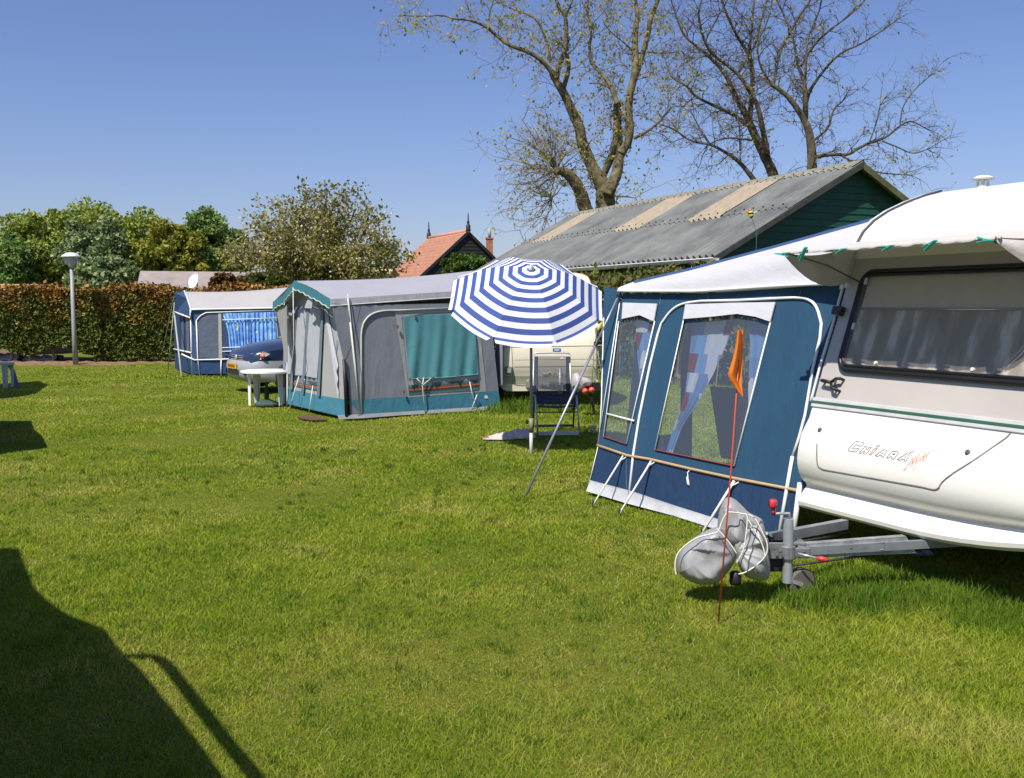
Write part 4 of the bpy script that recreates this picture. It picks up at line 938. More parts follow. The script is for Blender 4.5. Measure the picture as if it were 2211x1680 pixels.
    P2 = onfronts(c((500, 300), (900, 345), (1400, 405), (1925, 468)), 0.0, 6); mb.tube(P2, 0.004, 5)
    lid = mb.build('locker_lid', M('groove', (0.20, 0.19, 0.17), 0.7), t, True)
    for x, y in ((455, 492), (1587, 664)):
        p = onfront(*c6(x, y), 0.0); qn = (onfront(*c6(x, y), .1) - p).normalized(); mb = MB(); mb.lathe([(0.016, 0), (0.016, .008), (0.011, .011), (0, .011)], p, 14, qn.to_track_quat('Z', 'Y').to_matrix()); mb.build('lock', M('lock_grey', (0.09, 0.09, 0.11), 0.4), lid, True)
    k = lambda pts: [onfront(1816.2 + .1 * x, 931.8 + .1 * y, .002) for x, y in pts]
    outl = [[(150, 415), (165, 370), (300, 225), (335, 212), (495, 238), (490, 270), (430, 318), (375, 300), (330, 280), (245, 372), (300, 378), (325, 362), (390, 370), (320, 440), (150, 415)],
            [(392, 465), (525, 318), (570, 325), (540, 378), (575, 385), (610, 335), (660, 342), (540, 485), (480, 480), (515, 432), (485, 420), (440, 468), (392, 465)],
            [(610, 500), (740, 355), (790, 360), (650, 505), (610, 500)], [(765, 328), (795, 292), (845, 298), (815, 332), (765, 328)],
            [(735, 525), (930, 390), (995, 400), (915, 555), (870, 545), (885, 515), (840, 508), (800, 535), (735, 525)], [(890, 470), (915, 455), (905, 478), (890, 470)],
            [(985, 570), (1120, 420), (1245, 440), (1240, 470), (1200, 520), (1135, 595), (1085, 590), (1110, 550), (1070, 540), (1030, 575), (985, 570)], [(1115, 492), (1140, 478), (1170, 482), (1150, 497), (1115, 492)],
            [(1215, 608), (1420, 475), (1475, 485), (1410, 640), (1360, 635), (1380, 600), (1320, 595), (1275, 622), (1215, 608)], [(1375, 550), (1395, 540), (1388, 560), (1375, 550)]]
    mb = MB()
    for o in outl: mb.tube(k(o), 0.0016, 4)
    mb.build('lettering', M('letter_black', (0.05, 0.05, 0.055), 0.5), lid)
    scr = [[(1600, 395), (1530, 435), (1470, 470)], [(1565, 447), (1525, 432), (1490, 450), (1535, 530), (1540, 580), (1480, 680), (1400, 800), (1360, 838), (1345, 825)], [(1490, 745), (1560, 600), (1575, 560), (1540, 680), (1535, 740)], [(1530, 740), (1620, 520), (1640, 560), (1600, 680)],
           [(1555, 840), (1690, 470), (1710, 500), (1680, 600), (1640, 690)], [(1690, 660), (1830, 310)], [(1700, 640), (1770, 520), (1785, 550), (1750, 640)], [(1775, 570), (1850, 440), (1830, 500), (1790, 570), (1780, 650), (1820, 600)], [(1830, 560), (1925, 400), (1900, 470), (1855, 540), (1840, 620)]]
    mb = MB()
    for o in scr: mb.tube(k(o), 0.0016, 4)
    mb.build('script_lettering', M('letter_red', (0.62, 0.20, 0.17), 0.5), lid)
    # wheels, floor, steadies
    mid = BL0 + ET * (W1 / 2)
    for b in (0.22, W1 - .22): wheel(t, BL0 + FD * -2.7 + ET * b + Vector((0, 0, .31)), ET)
    mb = MB()
    for b in (.5, W1 - .5): mb.beam(BL0 + FD * -.2 + ET * b + Vector((0, 0, .26)), BL0 + FD * -5 + ET * b + Vector((0, 0, .26)), .06, .12)
    mb.box(BL0 + FD * -2.7 + ET * (W1 / 2) + Vector((0, 0, .28)), (.07, W1 - .4, .07), FD, ET, (0, 0, 1)); mb.build('chassis', M('dark_steel', (0.05, 0.055, 0.06), 0.6), t)
    for f in (-.55, -4.8):
        for b in (.35, W1 - .35):
            p = BL0 + FD * f + ET * b; mb = MB(); mb.beam(p + Vector((0, 0, .27)), p + ET * (.12 if b < 1 else -.12) + Vector((0, 0, .02)), .04, .03, FD); mb.box(p + ET * (.12 if b < 1 else -.12) + Vector((0, 0, .012)), (.14, .14, .02)); mb.build('corner_steady', STEEL, t)
    # drawbar: A frame of galvanised beams, jockey wheel, brake lever
    v = lambda x, y: c6(x, y)
    na, nb = dp(*v(290, 1420), 5.84), dp(*v(1170, 1370), 5.95)
    fa, fb = dp(*v(80, 1318), 5.95), dp(*v(645, 1212), 6.45)
    hgt = 0.085
    mb = MB(); d = (nb - na).normalized(); n = Vector((d.y, -d.x, 0)).normalized()
    top0, top1, bt1, bt0 = dp(*v(285, 1372), 5.84), dp(*v(1115, 1310), 5.95), dp(*v(1190, 1430), 5.95), dp(*v(290, 1472), 5.84)
    mb.slab([top0, bt0, bt1, top1], 0.006)
    for a, b in ((top0, top1), (bt0, bt1)): mb.beam(a - n * .024, b - n * .024, .05, .006)
    dbn = mb.build('drawbar', STEEL, t)
    dr = (top1 - top0).normalized(); txt = text_mb('ALKO', 0.058, dp(*v(812, 1408), 5.905), dr, (bt0 * -1 + top0), .003, .25); txt.build('maker_mark', M('mark_grey', (0.24, 0.26, 0.28), 0.5, metal=.4), dbn)
    fr = [dp(*v(x, y), 5.903) for x, y in ((800, 1416), (822, 1358), (950, 1352), (940, 1408))]; mb = MB(); mb.tube(fr + [fr[0]], .003, 4); mb.build('mark_border', MATS['mark_grey'], dbn)
    mb = MB(); mb.beam(fa, fb, .05, .06); mb.beam(na + Vector((0, 0, .0)), lerp(nb, na, -.8), .03, .05); mb.build('drawbar', M('shaded_steel', (0.28, 0.30, 0.32), 0.45, 0.2, 8, metal=.5), t)
    jt = dp(*v(213, 1172), 5.85); jb = dp(*v(205, 1660), 5.85); mb = MB()
    mb.tube([jt, jb], 0.030, 14); jk = mb.build('jockey_tube', M('jockey_steel', (0.42, 0.45, 0.48), 0.4, 0.15, 12, metal=.5), t, True, autosmooth=40)
    mb = MB(); p0 = jt + Vector((0, 0, .008)); p1 = dp(*v(100, 1132), 5.80)
    mb.tube([p0 + Vector((.008, 0, 0)), p0 + Vector((0, -.01, .025)), p1], .009, 8); mb.build('crank', ALU, jk, True)
    mb = MB(); mb.tube([p1 - Vector((0, 0, .008)), p1 + Vector((-.004, 0, .035))], .013, 10); q = p1 + Vector((-.008, 0, .06)); mb.lathe([(0.012, -.026), (.024, -.022), (.026, -.012), (.026, .014), (.020, .024), (0, .025)], q, 14); mb.build('crank_knob', RED, jk, True)
    cl = dp(*v(232, 1430), 5.84); mb = MB(); mb.lathe([(.030, -.04), (.045, -.04), (.045, .04), (.030, .04)], (jt.x + (jb.x - jt.x) * .55, jt.y + (jb.y - jt.y) * .5, cl.z), 14); mb.box(cl + Vector((.06, .01, 0)), (.1, .05, .06)); mb.box(cl + Vector((-.09, .03, .01)), (.13, .07, .10)); mb.box(cl + Vector((-.02, .05, .05)), (.22, .10, .02))
    mb.build('clamp', M('cast_steel', (0.22, 0.23, 0.24), 0.5, 0.3, 20, metal=.5), jk, bevel=0.006)
    a, b = dp(*v(285, 1438), 5.78), dp(*v(430, 1473), 5.74); mb = MB(); mb.tube([a, b], .006, 8); lv = mb.build('clamp_lever', ALU, jk, True)
    e = dp(*v(494, 1485), 5.72); dd = (e - b).normalized(); mb = MB(); mb.lathe([(0.008, 0), (.014, .008), (.0165, .03), (.012, .055), (0, .064)], b, 12, dd.to_track_quat('Z', 'Y').to_matrix()); mb.build('lever_grip', RED, lv, True)
    g0 = Vector((jb.x, jb.y, .055)); mb = MB(); q = Vector((-.35, 1, 0)).normalized().to_track_quat('Z', 'Y').to_matrix(); w0 = g0 + Vector((.085, .03, 0))
    mb.lathe([(.03, -.03), (.078, -.03), (.09, -.018), (.09, .018), (.078, .03), (.03, .03)], w0, 20, q); mb.build('jockey_wheel', M('grey_rubber', (0.13, 0.11, 0.09), 0.8), t, True, autosmooth=40)
    mb = MB(); mb.beam(g0 + Vector((0, 0, .03)), w0 + Vector((0, -.05, 0)), .03, .02); mb.beam(g0 + Vector((0, 0, .03)), w0 + Vector((0, .05, 0)), .03, .02); mb.build('wheel_fork', STEEL, t)
    mb = MB(); cab = [dp(*v(x, y), Y) for x, y, Y in ((235, 1530, 5.83), (400, 1510, 5.85), (700, 1468, 5.9), (1000, 1425, 5.98), (1300, 1400, 6.3))]; mb.tube(cab, .007, 6); mb.build('brake_cable', M('cable_black', (0.03, 0.03, 0.03), 0.6), t, True)
    mb = MB(); cab = [dp(*v(x, y), Y) for x, y, Y in ((10, 1290, 5.9), (130, 1345, 5.95), (330, 1345, 6.1), (680, 1283, 6.5))]; mb.tube(cab, .010, 6); mb.build('brake_rod', MATS['cable_black'], t, True)
    for k, (x, y) in enumerate(((110, 1400), (150, 1420), (120, 1450), (330, 1425), (690, 1395))):
        p = dp(*v(x, y), 5.80 if k < 3 else 5.835); mb = MB(); mb.lathe([(.010, 0), (.010, .010), (.006, .014), (0, .014)], p, 6, Vector((.1, -1, .1)).normalized().to_track_quat('Z', 'Y').to_matrix()); mb.build('bolt', M('bolt_steel', (.16, .16, .165), .45, metal=.6), t)
    a_, b_ = dp(*v(40, 1300), 5.82), dp(*v(560, 1290), 6.4); mb = MB(); mb.tube([lerp(a_, b_, k / 40) + Vector((0.012 * math.cos(k * 1.2), 0, -.10 * math.sin(math.pi * k / 40) + .012 * math.sin(k * 1.2))) for k in range(41)], .006, 5); mb.build('plug_cable', MATS['cable_black'], t, True)
    mb = MB(); mb.box(dp(*v(115, 1520), 5.9), (.13, .06, .08)); mb.build('hitch_damper', M('oily_black', (0.02, 0.02, 0.02), 0.5), t, bevel=.01)
    return t, WL, loc
_, WL, wloc = caravan_one()
# ================================================================== cloth sun canopy clipped above the front window
def sun_canopy():
    tipz = 2.06
    P1 = BL0 + FD * 0.33 + ET * 0.062; P1.z = dp(1688, 545, P1.y).z; Lb = 1.64
    t = thing('window_canopy', 'cloth sun canopy propped out over the caravan front window', 'canopy', Vector((P1.x, P1.y, P1.z)) + ET * .8)
    fr = lambda b, dz=0.0, df=0.0: P1 + ET * b + FD * df + Vector((0, 0, dz))
    wall = lambda b, z: BL0 + ET * (.02 + b / 1.64 * 2.0) + Vector((0, 0, z)) + FD * (np.interp(z, [p[1] for p in PROF[8:0:-1]], [p[0] for p in PROF[8:0:-1]]) + .02)
    zw = P1.z + .09
    mb = MB(); rows = []
    for k in range(9):
        a = k / 8; row = []
        for q in range(41):
            b = Lb * q / 40; p = lerp(fr(b, 0.012 * math.sin(q * .9) * math.sin(math.pi * a)), wall(b, zw), a); p.z += -0.03 * math.sin(math.pi * a); row.append(p)
        rows.append(row)
    # front lip: the cloth folds over the bar, its edge a little wavy
    rows = [[fr(Lb * q / 40, -.012 + .004 * math.sin(q * 1.9) + .003 * math.sin(q * .7), .012) for q in range(41)], [fr(Lb * q / 40, 0.008, .016) for q in range(41)]] + rows
    mb.grid(rows)
    cloth = M('canopy_cloth', (0.50, 0.47, 0.44), 0.8, 0.06, 3, bump=0.25, bscale=18, trans=0.06)
    mb.build('canopy_sheet', cloth, t, True)
    tip = dp(*c5(125, 572), P1.y); low = [c5(*q) for q in ((180, 635), (250, 680), (330, 708), (430, 728), (520, 742), (620, 742))]
    for side, b in (('l', 0.0), ('r', Lb)):
        topl = [lerp(fr(b), wall(b, zw), k / 11) - Vector((0, 0, .006 + .045 * math.sin(math.pi * k / 11))) for k in range(12)]; bot = [p - Vector((0, 0, .02 + .27 * (1 - (1 - k / 11) ** 2.0) * (1 - .15 * k / 11))) for k, p in enumerate(topl)]; rows = []
        for a in range(5):
            rows.append([lerp(topl[k], bot[k], a / 4) + LD * (0.02 * math.sin(k * 1.1) * math.sin(math.pi * a / 4) * (1 if b == 0 else -1)) for k in range(12)])
        mb = MB(); mb.grid(rows); mb.build('side_flap', cloth, t, True)
    mb = MB(); mb.tube([fr(-.02, -.004, -.008), fr(Lb + .02, -.004, -.008)], .009, 8); mb.build('front_bar', M('grey_bar', (0.35, 0.35, 0.36), 0.4, metal=.4), t, True)
    for b in (.04, Lb - .04):
        q = wloc(1862, 640); e = WL(.2 if b < 1 else W1 - .2 - .35, q[1] + .08, .03); mid = fr(b + (.28 if b < 1 else -.28), -.05, -.12)
        mb = MB(); mb.tube([fr(b, -.01), lerp(fr(b), e, .5) + Vector((0, 0, .02)), e], .006, 6); mb.build('strut', M('strut_dark', (0.14, 0.12, 0.10), 0.5), t, True)
    # turquoise clothes pegs along the front edge
    pm = M('turquoise_plastic', (0.03, 0.42, 0.33), 0.4, 0.1, 8)
    def peg():
        r = thing('clothes_peg', 'peg', 'clothes peg', (0, 0, 0), 'clothes pegs on the window canopy edge')
        for s, nm in ((1, 'jaw'), (-1, 'jaw')):
            mb = MB(); mb.slab([Vector((-.06, -.012 * s, s * .016)), Vector((0, -.012 * s, s * .007)), Vector((.05, -.012 * s, s * .003)), Vector((.05, .012 * s, s * .003)), Vector((0, .012 * s, s * .007)), Vector((-.06, .012 * s, s * .016))], .006); mb.build(nm, pm, r)
        mb = MB(); mb.tube([Vector((-.002, y, .004 * math.sin(y * 900))) for y in (-.014, -.007, 0, .007, .014)], .006, 8); mb.build('spring', ALU, r)
        return r
    def dup(r):
        c = r.copy(); COL.objects.link(c)
        for ch_ in r.children: d = ch_.copy(); COL.objects.link(d); d.parent = c
        return c
    lab = ['turquoise clothes peg on the left tip of the window canopy', 'turquoise clothes peg second along from the left tip of the canopy, tilted steeply', 'turquoise clothes peg above the white corner post of the caravan front',
           'turquoise clothes peg on the canopy edge right of the caravan rail, long and level', 'turquoise clothes peg midway along the canopy edge, pointing up right', 'turquoise clothes peg on the right corner of the canopy where the edge drops']
    first = peg()
    for k, (u, v) in enumerate([(118, 565), (340, 562), (622, 527), (975, 516), (1288, 497), (1695, 470)]):
        q = ph(*c5(u, v), P1, FD); b = max(0.0, min(Lb, (q - P1).dot(ET))); r = first if k == 0 else dup(first)
        r.location = fr(b, -.012, .028); xax = (ET * (-1 if k < 1 else 1) + FD * .25).normalized()
        ang = (0.1, 0.75, 0.12, .12, .35, -.1)[k]; xax = (xax * math.cos(ang) + Vector((0, 0, 1)) * math.sin(ang)).normalized(); zax = xax.cross(FD).normalized(); yax = zax.cross(xax)
        r.rotation_euler = Matrix((xax, yax, zax)).transposed().to_euler(); r['label'] = lab[k]
sun_canopy()
# ================================================================== blue awning of the near caravan
G1 = gp(1275, 1055); D1 = Vector(((-120 - CX) / FV, 1, 0)).normalized() * -1
A1 = Pl(G1, D1)
# the wall leans back as it rises, to meet the sloping front edge of the caravan
_n3 = (A1.n + Vector((0, 0, 0.28))).normalized(); _p3 = A1.p + Vector((0, 0, 0.35))
A1.h = lambda u, v, off=0.0: ph(u, v, _p3, _n3) + _n3 * off
def awning_one():
    t = thing('awning', 'dark blue awning with white roof beside the near caravan, plaid curtains inside', 'awning', Vector((G1.x, G1.y, 0)) + D1 * 1.2)
    V = lambda *p: cm(c4, *p)
    H = lambda pts, off=0.0: A1.hs(pts, off)
    blue = M('awning_blue', (0.013, 0.057, 0.110), 0.75, 0.10, 2.5, bump=0.35, bscale=5, bstretch=(1, 1, 0.25), bdist=0.05, vstretch=(2, 2, .4))
    navy = M('awning_navy', (0.009, 0.033, 0.085), 0.7, 0.12, 2.5, bump=0.4, bscale=6, bstretch=(1.5, 1.5, 0.3), bdist=0.05)
    roofw = M('awning_roof_white', (0.53, 0.52, 0.545), 0.7, 0.035, 2.0, bump=0.25, bscale=4, bstretch=(1, 1, 2), bdist=0.04, trans=0.10)
    flapw = M('awning_flap_white', (0.52, 0.52, 0.55), 0.7, 0.05, 4, bump=0.3, bscale=10)
    rail_r = [(1435, 255), (1400, 420), (1350, 640), (1300, 850), (1290, 900)]
    # near side wall, with holes for the two windows
    railL = [c4(*p) for p in ((150, 1130), (310, 1185), (430, 1205), (640, 1255), (870, 1305), (1220, 1372))]
    swin = V((262, 468), (285, 458), (300, 452), (380, 438), (455, 467), (305, 1122), (182, 1082)); bwin = V((610, 458), (900, 432), (1075, 468), (880, 1240), (457, 1152))
    outer = V((280, 318), (700, 318), (1100, 292), (1440, 264), (1420, 420), (1385, 640), (1335, 900), (1260, 1380)) + railL[::-1][1:] + V((160, 1040), (270, 360))
    mb = MB(); mb.holed([H(outer), H(swin), H(bwin)]); wl = mb.build('side_wall', blue, t)
    lower = railL + [c4(*p) for p in ((1225, 1372), (1180, 1640), (780, 1545), (330, 1402), (112, 1335), (105, 1335))]
    lo = H(lower, .004)
    for i in range(len(railL) + 1, len(lo)): lo[i].z = max(lo[i].z, 0.02)
    mb = MB(); mb.poly(lo); mb.build('skirt', navy, t)
    mf = H(V((106, 1332), (330, 1392), (560, 1470), (780, 1540), (1150, 1640)), .012); mud = [Vector((p.x, p.y, max(.035, p.z + .01))) for p in mf]; mud2 = [p + A1.n * (.035 + .02 * math.sin(k * 2.2)) + Vector((0, 0, -p.z + .006)) for k, p in enumerate(mud)]
    mb = MB(); mb.grid([[p + Vector((0, 0, .02)) for p in mud], mud, mud2]); mb.build('mud_flap', M('mud_flap', (0.46, 0.47, 0.50), 0.6, 0.15, 6), t, True)
    wing = V((280, 300), (270, 360), (225, 640), (165, 1040), (160, 1060), (168, 900), (178, 450), (184, 285))
    mb = MB(); mb.slab(H(wing, .006), .004); mb.build('wing', blue, t)
    mb = MB(); mb.tube(H(V((182, 450), (178, 600), (170, 900), (160, 1062)), .01), .007, 5); mb.tube(H(V((270, 360), (165, 1040)), .014), .006, 5); mb.tube(H(V((155, 1130), (106, 1335)), .014), .005, 5); mb.build('edge_piping', WHITE_TRIM, t, True)
    # roof: side hip from the eave up to the caravan rail, main roof behind it
    K0 = A1.h(*c4(276, 296), .03); 
    low = resample(H(V((276, 312), (700, 314), (1100, 288), (1440, 262)), .05)[:-1] + [ph(*c4(1440, 262), BL0, LD) + LD * .03], 16)
    rp = [BL0 + FD * f + Vector((0, 0, z)) + LD * .03 for f, z in PROF[4:10]]
    tipu = rp[0]; K1 = A1.h(*c4(290, 280), .0)
    hip = resample([K0, K0 + (K1 - K0) * .9 + Vector((0, 0, .01)), lerp(K1, tipu, .33) + Vector((0, 0, -.012)), lerp(K1, tipu, .66) + Vector((0, 0, -.01)), tipu], 16)
    rows = []
    endc = resample([low[-1]] + rp[::-1][1:], 9)
    for a in range(9):
        k = a / 8; row = []
        for q in range(16):
            p = lerp(low[q], hip[q], k); e = endc[a] - lerp(low[-1], hip[-1], k); row.append(p + e * (q / 15) ** 3 + A1.n * (.03 * math.sin(math.pi * k) * math.sin(math.pi * q / 15)))
        rows.append(row)
    back = Vector((0.871, 0.491, 0)).normalized()
    mb = MB(); mb.grid(rows); 
    far = [p + back * 2.9 + Vector((0, 0, .06 * (k / 15))) for k, p in enumerate(hip)]
    mb.grid([hip, [lerp(a, b, .5) - Vector((0, 0, .03)) for a, b in zip(hip, far)], far])
    rf = mb.build('roof', roofw, t, True, autosmooth=30)
    mb = MB(); mb.tube([p + Vector((0, 0, .0)) for p in low], .014, 6); mb.tube([low[0], K0, hip[1]], .012, 6); mb.build('eave_trim', M('eave_white', (0.78, 0.78, 0.77), 0.5, .03), t, True)
    mb = MB(); mb.grid([[p + Vector((0, 0, -.01)) for p in hip], [p + back * .03 + Vector((0, 0, .03)) for p in hip], [p + back * .22 + Vector((0, 0, .012)) for p in hip]]); mb.build('roof_band', M('roof_band_blue', (0.030, 0.070, 0.17), 0.7, .1, 3), rf, True)
    # windows: clear sheet, white rolled flap, red hem
    for nm, poly, flap, hem in (('window', swin, V((290, 370), (472, 376), (455, 470), (380, 437), (284, 457)), V((182, 1083), (305, 1124))),
                                ('window', bwin, V((625, 380), (860, 372), (1105, 368), (1078, 472), (1000, 446), (900, 431), (770, 445), (612, 458)), V((457, 1154), (880, 1242)))):
        mb = MB(); mb.poly(H(poly, -.008)); w_ = mb.build(nm, CLEAR, t)
        mb = MB(); mb.slab(H(flap, .016), .01); mb.build('flap', flapw, w_)
        mb = MB(); mb.tube(H(hem, .012), .006, 5); mb.build('hem', M('hem_red', (0.20, 0.035, 0.05), 0.7), w_)
        mb = MB(); L_ = [(poly[-1]), (poly[0])]; mb.tube(H([poly[0], poly[-1]], .012), .006, 5); mb.build('zip', WHITE_TRIM, w_, True); mb = MB(); mb.tube(H([poly[2] if len(poly) == 5 else poly[4], poly[3] if len(poly) == 5 else poly[5]], .012), .007, 5); mb.build('zip', WHITE_TRIM, w_, True)
    mb = MB(); mb.tube(H(V((200, 962), (346, 1000)), .014), .010, 5); mb.build('window_bar', WHITE_TRIM, t, True)
    # door piping arch, rubber rail, pegging loops
    arch = V((318, 1392), (340, 1180), (372, 980), (430, 700), (470, 540)) + smooth2(V((490, 480), (540, 410), (600, 372), (700, 360)), 2) + V((900, 356), (1100, 346)) + smooth2(V((1200, 342), (1270, 345), (1320, 385), (1345, 480)), 2) + V((1338, 560), (1300, 720), (1275, 870), (1258, 970), (1226, 1090), (1192, 1190))
    mb = MB(); mb.tube(H(arch, .010), .012, 6); mb.tube(H(V((1192, 1190), (1122, 1595)), .012), .014, 6); mb.tube(H(V((1232, 1330), (1195, 1600)), .008), .02, 6); mb.build('door_piping', M('door_piping', (0.72, 0.72, 0.70), 0.5, .05), t, True)
    mb = MB(); mb.tube(H(railL, .014), .013, 6); mb.build('rubber_strip', M('tan_rubber', (0.42, 0.29, 0.16), 0.6, .1), t, True)
    for a, b, w_ in (((285, 1188), (120, 1447), .012), ((436, 1215), (262, 1492), .014), ((880, 1322), (700, 1600), .016)):
        p = A1.h(*c4(*a), .01); q0 = ray(*c4(*b)); g = gp(*c4(*b)); 
        mb = MB(); mb.tube([p, lerp(p, g, .15), g], [w_ * .9, w_ * .75, w_ * .6], 5); mb.tube([p + D1 * .05, lerp(p, g, .1)], w_ * .4, 5); lp = mb.build('pegging_strap', ROPE, t, True)
        mb = MB(); mb.tube([g + Vector((0, 0, -.02)), g + Vector((0, 0, .05)), g + A1.n * .02 + Vector((0, 0, .055))], .006, 6); mb.build('ground_peg', STEEL, lp, True)
    mb = MB(); mb.tube(H(V((648, 1258), (632, 1275), (634, 1310), (640, 1345)), .012), .006, 5); mb.tube(H(V((632, 1300), (636, 1342)), .016), .009, 5); mb.build('loose_cord', ROPE, t, True)
    mb = MB()
    for a, b in (((740, 318), (736, 360)), ((1240, 285), (1222, 340)), ((486, 322), (478, 376)), ((300, 1190), (300, 1380))): mb.tube(H(V(a, b), .003), .003, 4)
    mb.build('seams', M('seam_thread', (0.10, 0.17, 0.23), 0.8), t)
    # corner poles and sloping storm strut
    mb = MB(); mb.tube([A1.h(*c4(283, 330), -.04), A1.h(*c4(168, 1040), -.03), Vector((A1.h(*c4(105, 1345), -.03).x, A1.h(*c4(105, 1345), -.03).y, 0))], .013, 8); mb.tube(H(V((163, 950), (108, 1345)), -.02), .02, 6); mb.build('corner_pole', M('pole_black', (0.015, 0.015, 0.016), 0.5), t, True)
    p = A1.h(*c4(275, 345), .05); g = gp(1135, 1070); k = .42
    kn = ph(*c4(142, 605), p, (g - p).cross(Vector((0, 0, 1))).cross(g - p).normalized())
    mb = MB(); mb.tube([p, lerp(p, g, .25)], .0095, 8); mb.tube([lerp(p, g, .24), g], .0125, 8); st = mb.build('storm_strut', M('strut_grey', (0.33, 0.35, 0.40), 0.4, .1, metal=.5), t, True)
    mb = MB(); c = lerp(p, g, .24); mb.lathe([(.01, -.03), (.022, -.025), (.022, .025), (.01, .03)], c, 10, (g - p).to_track_quat('Z', 'Y').to_matrix()); mb.lathe([(.012, 0), (.017, .02), (0, .03)], c, 8, A1.n.to_track_quat('Z', 'Y').to_matrix()); mb.box(p, (.03, .02, .05)); mb.build('strut_clamp', BLACK, st)
    # far walls, seen through the windows: front wall with open bays, far end wall
    bp = Vector((G1.x, G1.y, 0)) - A1.n * .05; F1 = Pl(bp, back); zt = A1.h(*c4(283, 318)).z
    q = lambda a, z: bp + back * a + Vector((0, 0, z))
    mb = MB(); mb.holed([[q(.3, .02), q(2.9, .02), q(2.9, zt), q(.5, zt)], [q(.6, .45), q(1.0, .45), q(1.0, zt - .2), q(.6, zt - .2)], [q(1.15, .05), q(2.0, .05), q(2.0, zt - .12), q(1.15, zt - .12)], [q(2.1, .5), q(2.8, .5), q(2.8, zt - .2), q(2.1, zt - .2)]]); mb.build('front_wall', blue, t)
    b2 = bp + back * 2.9; q2 = lambda a, z: b2 + D1 * a + Vector((0, 0, z))
    mb = MB(); mb.holed([[q2(0, .02), q2(2.3, .02), q2(2.3, zt + .55), q2(0, zt)], [q2(.25, .5), q2(1.9, .5), q2(1.9, zt - .15), q2(.25, zt - .15)]]); mb.build('end_wall', blue, t)
    # plaid curtains behind the windows
    def plaid():
        m, nt, out = nt_new('plaid_cloth'); b = principled(nt, out, 0.85, 0, 0.2); tc = nt.nodes.new('ShaderNodeTexCoord'); mp = nt.nodes.new('ShaderNodeMapping'); mp.inputs['Scale'].default_value = (1, 1, 1); mp.inputs['Rotation'].default_value = (0, 0, math.atan2(D1.y, D1.x) * -1)
        nt.links.new(tc.outputs['Object'], mp.inputs['Vector']); se = nt.nodes.new('ShaderNodeSeparateXYZ'); nt.links.new(mp.outputs[0], se.inputs[0])
        cb = nt.nodes.new('ShaderNodeCombineXYZ'); nt.links.new(se.outputs['X'], cb.inputs['X']); nt.links.new(se.outputs['Z'], cb.inputs['Y'])
        br = nt.nodes.new('ShaderNodeTexBrick'); br.inputs['Scale'].default_value = 3.4; br.inputs['Mortar Size'].default_value = 0.0; br.inputs['Bias'].default_value = 0.0; br.inputs['Brick Width'].default_value = .42; br.inputs['Row Height'].default_value = .55
        br.inputs['Color1'].default_value = (0, 0, 0, 1); br.inputs['Color2'].default_value = (1, 1, 1, 1); nt.links.new(cb.outputs[0], br.inputs['Vector'])
        r = ramp(nt, [(0, (0.14, 0.27, 0.48)), (0.30, (0.48, 0.49, 0.53)), (0.52, (0.16, 0.028, 0.05)), (0.64, (0.50, 0.50, 0.53)), (0.78, (0.12, 0.21, 0.40)), (0.94, (0.05, 0.08, 0.16))]); r.color_ramp.interpolation = 'CONSTANT'
        nt.links.new(br.outputs['Color'], r.inputs['Fac']); nt.links.new(r.outputs[0], b.inputs['Base Color'])
        tr = nt.nodes.new('ShaderNodeBsdfTranslucent'); mx = nt.nodes.new('ShaderNodeMixShader'); mx.inputs[0].default_value = .3
        nt.links.new(r.outputs[0], tr.inputs[0]); nt.links.new(b.outputs[0], mx.inputs[1]); nt.links.new(tr.outputs[0], mx.inputs[2]); nt.links.new(mx.outputs[0], out.inputs['Surface'])
        return m
    pl = plaid()
    for le, re, off in (([(318, 450), (318, 560), (330, 700), (345, 860), (352, 960), (330, 1030), (295, 1112)], [(450, 462), (436, 560), (405, 760), (380, 900), (366, 960), (352, 1020), (310, 1118)], -.07),
                        ([(605, 455), (585, 650), (560, 850), (505, 1010), (470, 1150)], [(835, 440), (790, 560), (715, 730), (620, 900), (545, 1010), (490, 1160)], -.10),
                        ([(895, 440), (915, 560), (905, 800), (908, 1000), (895, 1110)], [(1080, 462), (1050, 600), (990, 860), (945, 1030), (925, 1110)], -.10)):
        mb = MB(); drape(mb, H(cm(c4, *le), off), H(cm(c4, *re), off), 22, 26, A1.n, .018, 3.2, random.random() * 6); mb.build('curtain', pl, t, True)
awning_one()
# dark furniture inside the awning
def inner_chair(name, label, c, yaw):
    t = thing(name, label, 'camping chair', c, 'dark chairs inside the near awning'); rot = Matrix.Rotation(yaw, 3, 'Z'); q = lambda x, y, z: Vector(c) + rot @ Vector((x, y, z)); m = M('dark_canvas', (0.018, 0.022, 0.035), 0.8)
    mb = MB(); mb.slab([q(-.27, -.24, .42), q(.27, -.24, .42), q(.27, .24, .38), q(-.27, .24, .38)], .03); mb.build('seat', m, t)
    mb = MB(); mb.slab([q(-.27, .22, .38), q(.27, .22, .38), q(.26, .38, 1.0), q(-.26, .38, 1.0)], .03); mb.build('backrest', m, t)
    for s in (-1, 1):
        mb = MB(); mb.tube([q(.29 * s, -.26, 0), q(.29 * s, .22, .6)], .013, 6); mb.build('leg', BLACK, t); mb = MB(); mb.tube([q(.29 * s, .28, 0), q(.29 * s, -.2, .6)], .013, 6); mb.build('leg', BLACK, t)
        mb = MB(); mb.box(q(.3 * s, 0, .62), (.05, .48, .03), rot @ Vector((1, 0, 0)), rot @ Vector((0, 1, 0))); mb.build('armrest', BLACK, t)
cc = A1.at(1.15, 0, -1.05); inner_chair('camping_chair', 'dark camping chair behind the large clear window of the near awning', cc, 2.2)
cc = A1.at(.75, 0, -1.5); inner_chair('camping_chair', 'second dark chair deeper inside the near awning, partly behind the curtain', cc, 2.9)
